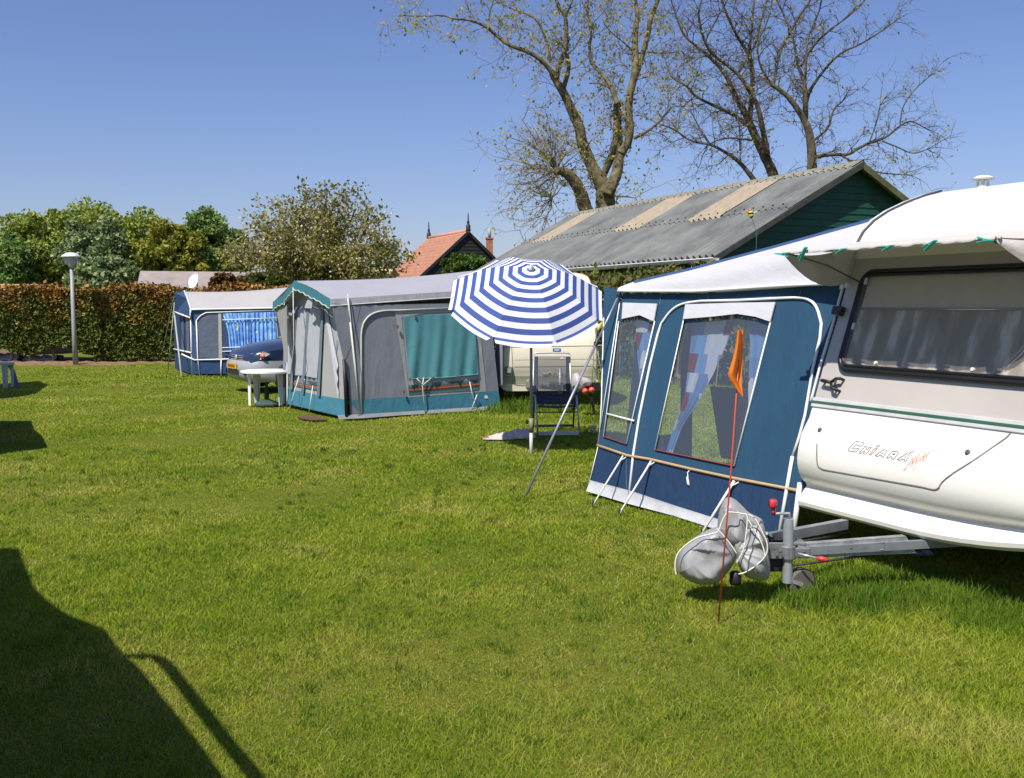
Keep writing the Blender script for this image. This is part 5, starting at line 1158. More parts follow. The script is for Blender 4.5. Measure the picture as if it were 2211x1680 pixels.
# ================================================================== grey hitch cover
def hitch_cover():
    pl0 = dp(1560, 1170, 5.80); n = Vector((-.25, -1, .12)).normalized(); H = lambda x, y, off=0.0: ph(*c7(x, y), pl0, n) + n * off
    mb = MB()
    KN = H(905, 850)
    def inflate(outline, c, depth, seed, shift=0.0, fold=1.0, rings=22):
        cen = H(*c); O = [H(*p) for p in smooth2(outline + [outline[0]], 3)[:-1]]; m = len(O); rows_f = []
        for sgn in (1, -1):
            rows = []
            for r in range(rings + 1):
                t = r / rings; row = []
                for k, o in enumerate(O):
                    p = lerp(o, cen, t); h = depth * math.sqrt(max(0, 1 - (1 - t) ** 2.2)); q = p * 14 + Vector((seed, 0, 0))
                    a = math.atan2((p - cen).z, (p - cen).x)
                    dk = p - KN; ang = math.atan2(dk.z, dk.x); rd = dk.length; w_ = (.33 - abs(mnoise.noise(Vector((ang * 1.5 + seed + rd * 2.5, rd * 3.2, seed))))) * .075 * min(1, rd * 7 + .15) + (.3 - abs(mnoise.noise(Vector((p.x * 11 + p.z * 7, p.z * 3.5 - p.x * 2, seed))))) * .06 + mnoise.noise(q * .45) * .045
                    row.append(p + n * (sgn * (h + w_ * fold * min(1, t * 3) * (1 - .6 * t)) + shift))
                rows.append(row)
            mb.grid(rows, True)
    inflate([(285, 1080), (270, 1000), (290, 870), (370, 780), (500, 690), (640, 620), (720, 600), (800, 700), (880, 820), (890, 960), (800, 1080), (740, 1170), (640, 1210), (520, 1215), (380, 1170)], (560, 930), .125, 1.0, .02)
    inflate([(880, 900), (830, 760), (960, 620), (1100, 540), (1175, 560), (1210, 740), (1225, 900), (1250, 1030), (1235, 1170), (1120, 1178), (980, 1140), (900, 1000)], (1050, 880), .11, 4.0, .0)
    inflate([(690, 640), (700, 480), (760, 310), (850, 300), (960, 400), (1020, 470), (1170, 530), (1185, 620), (1130, 760), (960, 860), (860, 840), (760, 770)], (880, 600), .085, 8.0, -.01)
    t = mb.build('hitch_cover', M('grey_pvc', (0.27, 0.27, 0.275), 0.46, 0.06, 5, spec=0.55, bump=0.18, bscale=7, bdist=0.03), None, True)
    tag(t, 'grey plastic cover tied over the caravan hitch with white cord', 'hitch cover')
    cm_ = M('cord', (0.66, 0.64, 0.55), 0.8)
    for pts in ([(285, 1075), (270, 985), (292, 862), (375, 775), (505, 690), (640, 660), (720, 640), (745, 540), (800, 440), (850, 435), (960, 460), (1015, 460), (1000, 640), (975, 830), (905, 950)],
                [(700, 605), (790, 700), (880, 820), (910, 880), (905, 960)], [(1020, 520), (1100, 660), (1170, 780), (1190, 900)], [(1020, 465), (1090, 500), (1160, 640), (1222, 770), (1205, 890), (1100, 990), (990, 1060), (920, 1075)]):
        mb = MB(); mb.tube([H(*p, .155 if p[0] < 900 else .125) for p in smooth2(pts, 2)], .0042, 5); mb.build('cord', cm_, t, True)
    mb = MB(); mb.lathe([(.03, -.04), (.036, -.02), (.034, .03), (.02, .04)], H(880, 1150, -.02), 8); mb.build('coupling_end', BLACK, t, True)
hitch_cover()
# orange pennant on a thin rod
def pennant():
    b = gp(1551, 1335); top = dp(*c4(911, 508), b.y); t = thing('pennant_rod', 'orange pennant on a thin red rod stuck in the grass by the hitch', 'safety flag', b)
    mb = MB(); mb.tube([b - Vector((0, 0, .03)), lerp(b, top, .5) + Vector((.006, 0, 0)), top], [.0048, .0044, .0034], 6); mb.build('rod', M('rod_red', (0.62, 0.07, 0.025), 0.35), t, True)
    Lft = [(893, 512), (885, 580), (868, 660), (850, 720), (840, 748), (856, 790), (884, 830), (915, 866)]; Rgt = [(921, 513), (922, 580), (920, 660), (917, 720), (913, 760), (914, 800), (918, 840), (922, 870)]
    rows = []; Y = b.y - .01
    for (x0, y0), (x1, y1) in zip(Lft, Rgt):
        row = []
        for k in range(9):
            f = k / 8; x = x0 + (x1 - x0) * f; y = y0 + (y1 - y0) * f
            row.append(dp(*c4(x, y), Y - .03 * math.sin(f * math.pi * 1.6 + .3) * (1 if y0 < 770 else .6)))
        rows.append(row)
    mb = MB(); mb.grid(rows); mb.build('pennant', M('flag_orange', (0.95, 0.26, 0.02), 0.6, 0.05, 5, trans=0.3), t, True)
pennant()
# bee-shaped wind toy on a thin green rod behind the near awning
def bee():
    Y = 11.5; c = dp(1621, 461, Y); base = Vector((dp(1633, 540, Y).x, Y, 0)); t = thing('wind_toy', 'bee shaped wind toy with orange and yellow wings on a thin green rod', 'wind toy', base)
    ax = Vector((-.15, 0, 1)).normalized(); q = ax.to_track_quat('Z', 'Y').to_matrix(); yl, bk = M('toy_yellow', (0.70, 0.52, 0.08), 0.5), BLACK
    mb = MB(); prof = [(0, -.06), (.016, -.05), (.026, -.03), (.03, -.01), (.03, .01), (.026, .03), (.018, .045), (0, .052)]
    n = 12
    rows = [[c + q @ Vector((r * math.cos(2 * math.pi * k / n), r * math.sin(2 * math.pi * k / n), z)) for k in range(n)] for r, z in prof]
    for i in range(len(rows) - 1): mb.m = i % 2; mb.grid(rows[i:i + 2], True)
    mb.build('body', [yl, bk], t, True)
    for pts, m in (([(600, 740), (720, 680), (860, 660), (930, 700), (960, 760), (880, 770), (760, 770)], M('toy_orange', (0.68, 0.20, 0.03), 0.5)), ([(930, 760), (1060, 780), (1060, 860), (980, 960), (900, 1000), (920, 880)], M('toy_gold', (0.62, 0.33, 0.03), 0.5)), ([(1060, 760), (1180, 700), (1300, 680), (1260, 740), (1160, 780)], M('toy_pale', (0.5, 0.52, 0.38), 0.5))):
        mb = MB(); mb.slab([dp((2000 + x * 120 / 2211) * .78964, (540 + y * 120 / 2211) * .78964, Y - .01) for x, y in pts], .006); mb.build('wing', m, t)
    mb = MB(); mb.tube([base, Vector((base.x, Y, dp(1633, 500, Y).z)), c - ax * .04], .004, 5); mb.build('rod', M('green_rod', (0.02, 0.16, 0.06), 0.5), t)
bee()
# ================================================================== grey and teal awning in the middle
def awning_two():
    Gc = gp(746, 905); Dn = Vector((.846, .533, 0)).normalized(); Df = Vector((-.54, .84, 0)).normalized()
    S = Pl(Gc, Dn); Fp = Pl(Gc, Df); X2 = lambda *p: cm(c2, *p); X3 = lambda *p: cm(c3, *p)
    t = thing('awning', 'grey and teal awning with pointed front canopy, in the middle behind the white table', 'awning', Vector((Gc.x, Gc.y, 0)) + Dn * 1.3 + Df * 1.2)
    def fl(pts, z=.02):
        for p in pts: p.z = max(p.z, z)
        return pts
    grey = M('canvas_grey', (0.225, 0.232, 0.270), 0.8, 0.10, 2, bump=0.28, bscale=3, bstretch=(1.2, 1.2, .35), bdist=.06)
    lgrey = M('canvas_light_grey', (0.36, 0.36, 0.355), 0.8, 0.06, 2, bump=0.35, bscale=6, bstretch=(1.2, 1.2, .3), bdist=.04)
    pale = M('canvas_pale', (0.40, 0.415, 0.44), 0.75, 0.06, 2, bump=0.4, bscale=7, bstretch=(1.5, 1.5, .3), bdist=.04)
    band = M('canvas_band', (0.145, 0.185, 0.235), 0.8, 0.08, 2)
    teal = M('canvas_teal', (0.055, 0.215, 0.30), 0.7, 0.10, 2, bump=0.4, bscale=7, bstretch=(1, 1, .5), bdist=.04)
    tealc = M('teal_curtain', (0.10, 0.29, 0.33), 0.5, 0.08, 2, bump=0.2, bscale=8)
    roofm = M('roof_grey', (0.33, 0.33, 0.37), 0.75, 0.05, 1.5, bump=0.2, bscale=5, bdist=.04, trans=.08)
    # side wall
    top = X3((915, 405), (16, 425))
    L = X2((1782, 365), (1850, 690), (1905, 925), (1960, 1180), (1978, 1510))
    b = X3((240, 1242), (700, 1222), (1268, 1180)); r = X3((1225, 760), (1205, 560), (1190, 400))
    mb = MB(); mb.poly(fl(S.hs(L + b + r + [(976 + 85, 646)] + top))); mb.build('side_wall', grey, t)
    mb = MB(); mb.poly(fl(S.hs(X3((152, 1122), (420, 1105), (760, 1088), (1000, 1072), (1254, 1052), (1270, 1168), (900, 1212), (500, 1228), (240, 1240)), .006), .03)); sk = mb.build('skirt', teal, t)
    P = fl(S.hs(X3((60, 1232), (240, 1244), (500, 1236), (900, 1218), (1268, 1172)), .01), .06); mb = MB(); mb.grid([P, [p + S.n * (.05 + .03 * math.sin(k * 2)) - Vector((0, 0, p.z - .008)) for k, p in enumerate(P)]]); mb.build('mud_flap', M('mud_grey', (0.20, 0.21, 0.22), .7, .15, 5), t, True)
    w_o = X3((485, 468), (700, 448), (1000, 440), (1105, 520), (1165, 1060), (582, 1102)); w_i = X3((536, 512), (700, 480), (900, 470), (1050, 520), (1112, 1060), (590, 1080))
    mb = MB(); mb.holed([S.hs(w_o, .008), S.hs(w_i, .008)]); fr = mb.build('window_surround', lgrey, t)
    mb = MB(); mb.poly(S.hs(w_i, .003)); mb.build('window', M('window_gauze', (0.36, 0.37, 0.38), .7, .1, 6), fr)
    for y0, y1, m in ((1005, 1014, M('stripe_teal', (.05, .18, .2), .8)), (1016, 1032, M('stripe_grey', (.11, .11, .12), .8)), (1034, 1046, M('stripe_orange', (.42, .12, .05), .8)), (1048, 1058, M('stripe_brown', (.08, .05, .05), .8)), (1066, 1076, M('stripe_teal', (.05, .18, .2), .8))):
        mb = MB(); s = lambda x, y: (y - 45 * (x - 588) / 522.0)
        mb.slab(S.hs(X3((588, s(588, y0) + 8), (1112, s(1112, y0) + 8), (1112, s(1112, y1) + 8), (588, s(588, y1) + 8)), .010), .003); mb.build('stripe', m, fr)
    mb = MB(); le = S.hs(X3((540, 508), (560, 650), (575, 800), (592, 965)), .03); re = S.hs(X3((1052, 500), (1075, 640), (1090, 800), (1103, 930)), .03)
    g = []; Ls, Rs = resample(le, 14), resample(re, 14)
    for i in range(14):
        k = i / 13; row = []
        for j in range(60):
            f = j / 59; a = f - (1 - k) * .18; w_ = math.sin(a * 21 + 1) * .5 + math.sin(a * 37 + .6) * .35
            p = lerp(Ls[i], Rs[i], f); z = -.035 * math.sin(math.pi * f) * (1 - k) * -1 + (-.10 * (.5 - abs(f - .5)) * k * .3)
            row.append(p + S.n * (.022 * w_ * (.35 + .65 * k)) + Vector((0, 0, z)))
        g.append(row)
    mb.grid(g); mb.tube(g[-1], .008, 5); mb.build('curtain', tealc, fr, True)
    mb = MB()
    for x, y in ((630, 505), (590, 968), (760, 958), (937, 948), (498, 580), (545, 1060)): mb.box(S.h(*c3(x, y), .045), (.025, .02, .05), S.d, S.n, (0, 0, 1))
    mb.build('toggles', M('toggle_dark', (.12, .10, .09), .6), fr)
    arch = X3((236, 1240), (236, 900), (236, 640)) + smooth2(X3((240, 600), (255, 540), (310, 482), (400, 458), (500, 458)), 2) + X3((915, 440))
    mb = MB(); mb.tube(S.hs(arch, .012), .014, 6); mb.build('door_piping', M('piping_pale', (.55, .54, .48), .6), t, True)
    mb = MB(); mb.poly(S.hs(X3((1150, 1110), (1146, 1096), (1160, 1082), (1172, 1092), (1178, 1110)), .012)); mb.build('emblem', WHITE_TRIM, sk)
    # roof: front edge with a peak, ridge running back to the caravan
    ec = S.h(712.4, 646, .0); ov = -S.a(ec); Fo = Pl(Gc - Dn * ov, Df); pk = Fo.h(636, 606.5); ft = Fo.h(589, 653); ov2 = ov
    eb = S.h(1085, 622, .0); rb = Pl(pk, Dn).h(1036, 583); fb = ft + (eb - ec)
    mb = MB(); N = 20
    e1 = [lerp(ec, eb, k / N) for k in range(N + 1)]; rr = [lerp(pk, rb, k / N) + Vector((0, 0, -.02 * math.sin(math.pi * k / N))) for k in range(N + 1)]; e2 = [lerp(ft, fb, k / N) for k in range(N + 1)]
    rows = [[lerp(a, b_, q / 6) + Vector((0, 0, .03 * math.sin(math.pi * q / 6) - (0.03 * math.sin(math.pi * k / N) * (q / 6)))) for k, (a, b_) in enumerate(zip(e1, rr))] for q in range(7)] + [[lerp(a, b_, q / 6) for a, b_ in zip(rr, e2)] for q in range(1, 7)]
    mb.grid(rows); rf = mb.build('roof', roofm, t, True)
    mb = MB(); rows = [[p + S.n * (.004 * (1 + math.sin(k * 1.7)) * q) - Vector((0, 0, .10 * q)) for k, p in enumerate(resample(e1, 60))] for q in (0, .5, 1)]; mb.grid(rows); va = mb.build('valance', M('valance_grey', (.42, .42, .45), .8, .06, 3, bump=.3, bscale=25, bstretch=(1, 1, .05)), t, True)
    mb = MB(); mb.tube(rows[-1], .008, 5); mb.build('valance_trim', MATS['piping_pale'], va, True)
    fe = [resample([ec, lerp(ec, pk, .5) + Vector((0, 0, .01)), pk], 40), resample([pk, lerp(pk, ft, .5) - Vector((0, 0, .06)), ft], 40)]
    mb = MB()
    lowl = []
    for line in fe:
        low = [p - Vector((0, 0, .13 + .009 * math.sin(k * 1.05) + .006 * math.sin(k * .37))) - Dn * .01 for k, p in enumerate(line)]; mb.grid([[p + Vector((0, 0, .01)) for p in line], low]); lowl += low
    fv = mb.build('front_valance', M('valance_teal', (.035, .155, .20), .75, .1, 3), t)
    mb = MB(); mb.tube(lowl, .010, 5); mb.build('valance_trim', M('piping_green', (.42, .46, .34), .7), fv, True)
    # front wall: pale rolled blinds between dark bands, stripes low down, teal skirt
    zt = lambda q: q
    fw = X2((1295, 1440), (1600, 1500), (1930, 1548), (1905, 930), (1850, 690), (1788, 350), (1440, 190), (1290, 380)); mb = MB(); mb.poly(fl(Fp.hs(fw))); mb.build('front_wall', lgrey, t)
    mb = MB(); mb.poly(fl(Fp.hs(X2((1298, 1225), (1650, 1300), (1920, 1345), (1930, 1545), (1600, 1500), (1296, 1440)), .006), .03)); mb.build('skirt', teal, t)
    for pts in (((1320, 400), (1425, 400), (1372, 1085), (1300, 1065)), ((1445, 400), (1545, 400), (1495, 1095), (1392, 1090)), ((1566, 400), (1690, 400), (1648, 1125), (1512, 1098)), ((1722, 400), (1745, 400), (1858, 930), (1868, 1330), (1680, 1300))):
        q = Fp.hs(X2(*pts), .02); mb = MB(); rows = []
        for a in range(10):
            l_, r_ = lerp(q[0], q[3], a / 9), lerp(q[1], q[2], a / 9); rows.append([lerp(l_, r_, k / 14) + Fp.n * (.012 * math.sin(k * 1.3 + a * .2) + .012 * math.sin(math.pi * k / 14)) for k in range(15)])
        mb.grid(rows); mb.build('rolled_blind' if pts[0][0] < 1700 else 'door_panel', pale, t, True)
    for (a, b_) in (((1437, 380), (1378, 1240)), ((1557, 380), (1497, 1280)), ((1705, 380), (1662, 1310)), ((1320, 480), (1300, 1220))):
        p, q = Fp.h(*c2(*a), .03), Fp.h(*c2(*b_), .03); mb = MB(); wv = Fp.d * .055; mb.slab([p - wv, q - wv, q + wv, p + wv], .004); mb.build('blind_strap', band, t)
    mb = MB(); mb.slab(Fp.hs(X2((1305, 1150), (1655, 1215), (1655, 1235), (1305, 1168)), .012), .003); mb.build('stripe', MATS['stripe_orange'], t)
    mb = MB(); mb.slab(Fp.hs(X2((1305, 1172), (1655, 1240), (1655, 1252), (1305, 1182)), .012), .003); mb.build('stripe', MATS['stripe_teal'], t)
    mb = MB(); mb.poly(Fp.hs(X2((1310, 1070), (1500, 1100), (1650, 1130), (1655, 1210), (1305, 1145)), .009)); mb.build('window', M('gauze_dark', (.20, .22, .235), .7, .15, 8), t)
    mb = MB(); mb.poly(Fp.hs(X2((1535, 1150), (1640, 1165), (1600, 1200), (1560, 1185)), .013)); mb.poly(Fp.hs(X2((1560, 1195), (1645, 1180), (1640, 1205)), .013)); mb.build('emblem', M('emblem_dark', (.05, .09, .11), .7), t)
    mb = MB(); mb.slab(Fo.hs(X2((1172, 340), (1185, 380), (1262, 780), (1278, 960), (1305, 960), (1300, 365)), -.02), .01); mb.build('far_wing', M('wing_grey', (.27, .265, .25), .8, .1, 3), t)
    mb = MB(); mb.poly(S.hs(X2((1776, 335), (1782, 365), (1850, 690), (1905, 925), (1925, 930), (1990, 780), (2080, 380)), .004)); mb.build('near_wing', grey, t)
    # flap of a ventilation window turned up under the canopy
    mb = MB(); mb.slab(Fo.hs(X2((1485, 390), (1525, 280), (1575, 290), (1560, 395)), -.03), .01); mb.build('vent_flap', pale, t)
    # poles
    p0, p1 = S.h(*c2(1905, 925), .02), S.h(*c2(1930, 1555), .03); p1.z = 0; mb = MB(); mb.tube([p0, p1], .024, 8); mb.build('corner_pole', BLACK, t, True)
    gm = M('pole_pale', (.52, .52, .45), .45, .1)
    ep = S.h(*c2(1945, 285), .02); gg = gp(*c2(2082, 1540)); mb = MB(); mb.tube([ep, lerp(ep, gg, .22)], .010, 6); mb.tube([lerp(ep, gg, .2), gg], .014, 8); mb.build('guy_pole', gm, t, True)
    mb = MB(); mb.tube([ep + Vector((0, 0, .05)), ep + Fp.d * -.02, S.h(*c2(2010, 1000), .08), gp(*c2(2066, 1545))], .006, 5); mb.build('guy_rope', ROPE, t, True)
    mb = MB(); pp = Fo.h(*c2(1392, 175), .02); mb.tube([pp, Vector((pp.x + .02, pp.y - .1, pp.z - .9)), gp(*c2(1312, 1442))], .008, 5); mb.build('guy_rope', gm, t, True)
    for a, b_ in (((1460, 1100), (1340, 1445)), ((1520, 1130), (1470, 1440)), ((1605, 1200), (1545, 1480)), ((1335, 1080), (1318, 1440)), ((1855, 720), (1805, 1505)), ((1225, 1290), (1190, 1385))):
        p = Fp.h(*c2(*a), .03); g = gp(*c2(*b_)); mb = MB(); mb.tube([p, g], .007 if a[0] != 1855 else .010, 5); mb.build('guy_rope', ROPE if a[0] != 1855 else M('rope_blue', (.16, .24, .32), .8), t, True)
    for pts in (((690, 955), (680, 1010), (700, 1215)), ((1030, 985), (1045, 1060), (1088, 1185)), ((1085, 1080), (1045, 1185))):
        P = [S.h(*c3(x, y), .05) for x, y in pts]; mb = MB(); mb.tube(P, .008, 5); mb.build('guy_rope', ROPE, t, True)
    for y0 in (640, 745): mb = MB(); mb.tube([S.h(*c3(y0, 960), .04), S.h(*c3(682, 1008), .06)], .006, 5); mb.build('guy_rope', ROPE, t, True)
    mb = MB(); g = gp(*c2(1590, 1525)); q = [g + Dn * -.24 * a + Df * (b_ * .6 - .25) + Vector((0, 0, .012 + .008 * ((a * 7 + b_ * 3) % 1))) for a, b_ in ((0, -.6), (1, -.5), (1.2, 0), (1, .5), (.3, .6), (0, .3))]; mb.slab(q if (q[1] - q[0]).cross(q[2] - q[1]).z > 0 else q[::-1], .012)
    tag(mb.build('doormat', M('brown_mat', (.10, .055, .035), .95, .4, 20, bump=.8, bscale=60)), 'brown doormat on the grass at the front of the grey awning', 'doormat')
    # back wall closes against the caravan
    mb = MB(); mb.poly([Vector((eb.x, eb.y, .4)), Vector((fb.x, fb.y, .4)), fb, rb, eb]); mb.build('back_wall', grey, t)
    for k in (1,):
        a, b_ = Vector((ft.x, ft.y, .02)) + Dn * ov2, Vector((fb.x, fb.y, .02)); mb = MB(); mb.poly([a, b_, fb, ft + Dn * ov2]); mb.build('side_wall', grey, t)
awning_two()
# ================================================================== cream caravan behind the parasol
def caravan_two():
    e = Vector((.993, .12, 0)).normalized(); f = Vector((e.y, -e.x, 0)); z0 = .34
    p = dp(1081, 845, 16.72); O = Vector((p.x, p.y, 0)); zb = p.z; W = 1.66
    t = thing('caravan', 'cream caravan half hidden behind the striped parasol and the grey awning', 'caravan', O + e * .8 - f * 2)
    front = [(-.95, 2.26), (-.7, 2.22), (-.55, 2.15), (-.42, 2.0), (-.14, 1.5), (-.03, 1.22), (0.0, 1.18), (.03, 1.05), (.05, .95), (.07, .72), (.04, .60), (.0, .48), (-.01, zb)]
    prof = front[::-1] + [(-1.4, 2.29), (-3.6, 2.29), (-4.0, 2.2), (-4.15, 1.9), (-4.2, .5), (-4.15, zb)]
    cream = M('cream_gelcoat', (.72, .655, .505), .32, .03, 1.5)
    mb = MB(); van_body(mb, O, f, e, W, prof, None, .12); mb.build('body', cream, t, True, autosmooth=28)
    fp = Pl(O, e); Z = lambda z: float(np.interp(z, [q[1] for q in front[::-1]], [q[0] for q in front[::-1]]))
    def on(x, y, off=0.0):
        q = fp.h(*c3(x, y)); 
        for _ in range(3): q = ph(*c3(x, y), O + f * Z(q.z), f)
        return q + f * off
    gr = M('cream_groove', (.28, .24, .17), .7)
    dark = M('cream_reflection', (.33, .32, .22), .5, .2, 4)
    mb = MB(); mb.tube([on(x, y) for x, y in subdiv([(1222, 729), (1600, 724), (2040, 716)], 8)], .010, 5); mb.build('waist_rail', M('waist_grey', (.5, .46, .38), .5), t, True)
    mb = MB(); mb.tube([on(x, y) for x, y in smooth2([(1352, 735), (1360, 860), (1362, 980), (1375, 1008), (1420, 1012)], 2)] + [on(x, y) for x, y in ((1600, 1014), (1750, 1010), (1960, 990), (2015, 900), (1990, 760))], .008, 5); lid = mb.build('locker_lid', gr, t, True)
    for y in (825, 875):
        mb = MB(); mb.tube([on(x, y - (x - 1370) * .012) for x in range(1372, 2040, 60)], .004, 4); mb.build('panel_line', gr, lid, True)
    mb = MB(); rows = [[on(x, y, .004) for x in range(1290, 2010, 36)] for y in (945, 975, 1002)]; mb.grid(rows); mb.build('reflection_band', dark, t, True)  # reflection of the grass on the lower front, painted as a darker olive band
    q = on(1330, 903); mb = MB(); mb.box(q + f * .02, (.12, .04, .13), e, f, (0, 0, 1)); lt = mb.build('latch', M('latch_grey', (.25, .25, .26), .4, metal=.5), t, bevel=.01)
    mb = MB(); mb.box(q + f * .045, (.07, .02, .07), e, f, (0, 0, 1)); mb.build('latch_plate', ALU, lt)
    q = on(1686, 751); mb = MB(); mb.box(q + f * .006, (.13, .012, .055), e, f, (0, 0, 1)); bd = mb.build('badge', M('badge_blue', (.03, .12, .33), .4), t)
    mb = MB(); mb.box(q + f * .014, (.085, .006, .03), e, f, (0, 0, 1)); mb.build('badge_field', M('badge_pale', (.45, .55, .68), .4), bd)
    q = on(1572, 930, .0); x = e; mb = text_mb('CARDI', .125, q + f * .012, e, Vector((0, 0, 1)), .006, .12, 1.12); mb.build('lettering', M('embossed', (.66, .60, .47), .4), lid)
    q = on(1475, 982); mb = MB(); mb.lathe([(.03, 0), (.03, .015), (0, .018)], q, 12, f.to_track_quat('Z', 'Y').to_matrix()); mb.build('lock', gr, lid, True)
    # front window, dark, mostly behind the parasol
    wz = [(1.36, 0), (1.95, 0)]; mb = MB(); P = [O + e * b + f * (Z(z) + .012) + Vector((0, 0, z)) for b, z in ((.3, 1.36), (W - .3, 1.36), (W - .3, 1.98), (.3, 1.98))]; mb.slab(P, .01); wn_ = mb.build('window', M('window_glass_dark', (.03, .035, .04), .1, spec=.6), t)
    mb = MB(); mb.tube(P + [P[0]], .02, 6); mb.build('frame', M('rubber', (0.012, 0.012, 0.014), 0.4), wn_, True)
    for b in (.2, W - .2): wheel(t, O + f * -2.3 + e * b + Vector((0, 0, .31)), e)
    mb = MB(); hz = Vector((0, 0, .42)); tip = O + e * (W / 2) + f * 1.15 + hz
    for s in (.35, W - .35): mb.beam(O + e * s - f * .3 + hz * .9, tip, .05, .09)
    mb.build('drawbar', STEEL, t)
    mb = MB(); j = tip - f * .12; mb.tube([j + Vector((0, 0, .3)), Vector((j.x, j.y, .02))], .03, 10); mb.build('jockey_tube', STEEL, t, True)
    mb = MB(); mb.box(O + e * .3 - f * 1.5 + Vector((0, 0, 2.33)), (.5, .5, .14), e, f, (0, 0, 1)); mb.build('roof_vent', M('vent_white', (.72, .70, .64), .4), t, bevel=.03)
    # grey sheet wrapped round the hitch, two red lamp lenses under it
    c = dp(*c3(1890, 1010), 15.4); mb = MB(); rows = []
    X = lambda x, y, o=0: dp(*c3(x, y), 15.4 - o)
    out = [(1795, 1000), (1800, 950), (1815, 925), (1840, 918), (1860, 945), (1900, 955), (1930, 965), (1955, 990), (1945, 1020), (1900, 1020), (1870, 1050), (1835, 1062), (1800, 1040)]
    cen = X(1870, 995); O_ = [X(*q_) for q_ in smooth2(out + [out[0]], 1)[:-1]]
    for sg in (1, -1):
        g = []
        for r in range(7):
            k = r / 6; g.append([lerp(o, cen, k) + Vector((0, -1, 0)) * (sg * (.13 * math.sqrt(max(0, 1 - (1 - k) ** 2))) + .05 * (mnoise.noise(lerp(o, cen, k) * 11)) * min(1, 2 * k)) for o in O_])
        mb.grid(g, True)
    hc = mb.build('hitch_cover', M('crumpled_sheet', (.42, .39, .38), .5, .15, 8, bump=.7, bscale=14, bdist=.03), None, True); tag(hc, 'crumpled pale grey sheet wrapped over the hitch of the cream caravan', 'hitch cover')
    for x, y in ((1897, 1056), (1945, 1048)):
        mb = MB(); q = X(x, y, .1); mb.lathe([(0, -.05), (.035, -.04), (.05, 0), (.035, .04), (0, .05)], q, 12, Vector((.2, -1, .1)).normalized().to_track_quat('Z', 'Y').to_matrix()); mb.build('lamp_lens', M('red_lens', (.55, .08, .06), .3), hc, True)
    mb = MB(); q = X(1925, 1020, -.05); mb.box(q, (.34, .12, .12)); mb.tube([Vector((q.x + .1, q.y, .0)), q], .02, 6); mb.build('lamp_board', BLACK, hc)
    # yellow pennant beside the front window
    q0 = dp(*c3(2030, 535), 15.6); q1 = dp(*c3(1988, 565), 15.6); q2 = dp(*c3(1990, 605), 15.55); q3 = dp(*c3(2028, 580), 15.6)
    mb = MB(); mb.slab([q0, q1, q2, q3], .01); yp = mb.build('yellow_flag', M('flag_yellow', (.55, .42, .04), .7, .15, 6), None); tag(yp, 'small yellow flag hanging beside the cream caravan at the parasol edge', 'flag')
    mb = MB(); mb.tube([dp(*c3(1975, 540), 15.6), q1, dp(*c3(1962, 760), 15.6), Vector((dp(*c3(1935, 925), 15.6).x, 15.6, 0))], .006, 5); mb.tube([dp(*c3(1975, 540), 15.6), q0], .006, 4); mb.build('flag_line', M('flag_line', (.3, .28, .2), .8), yp, True)
caravan_two()
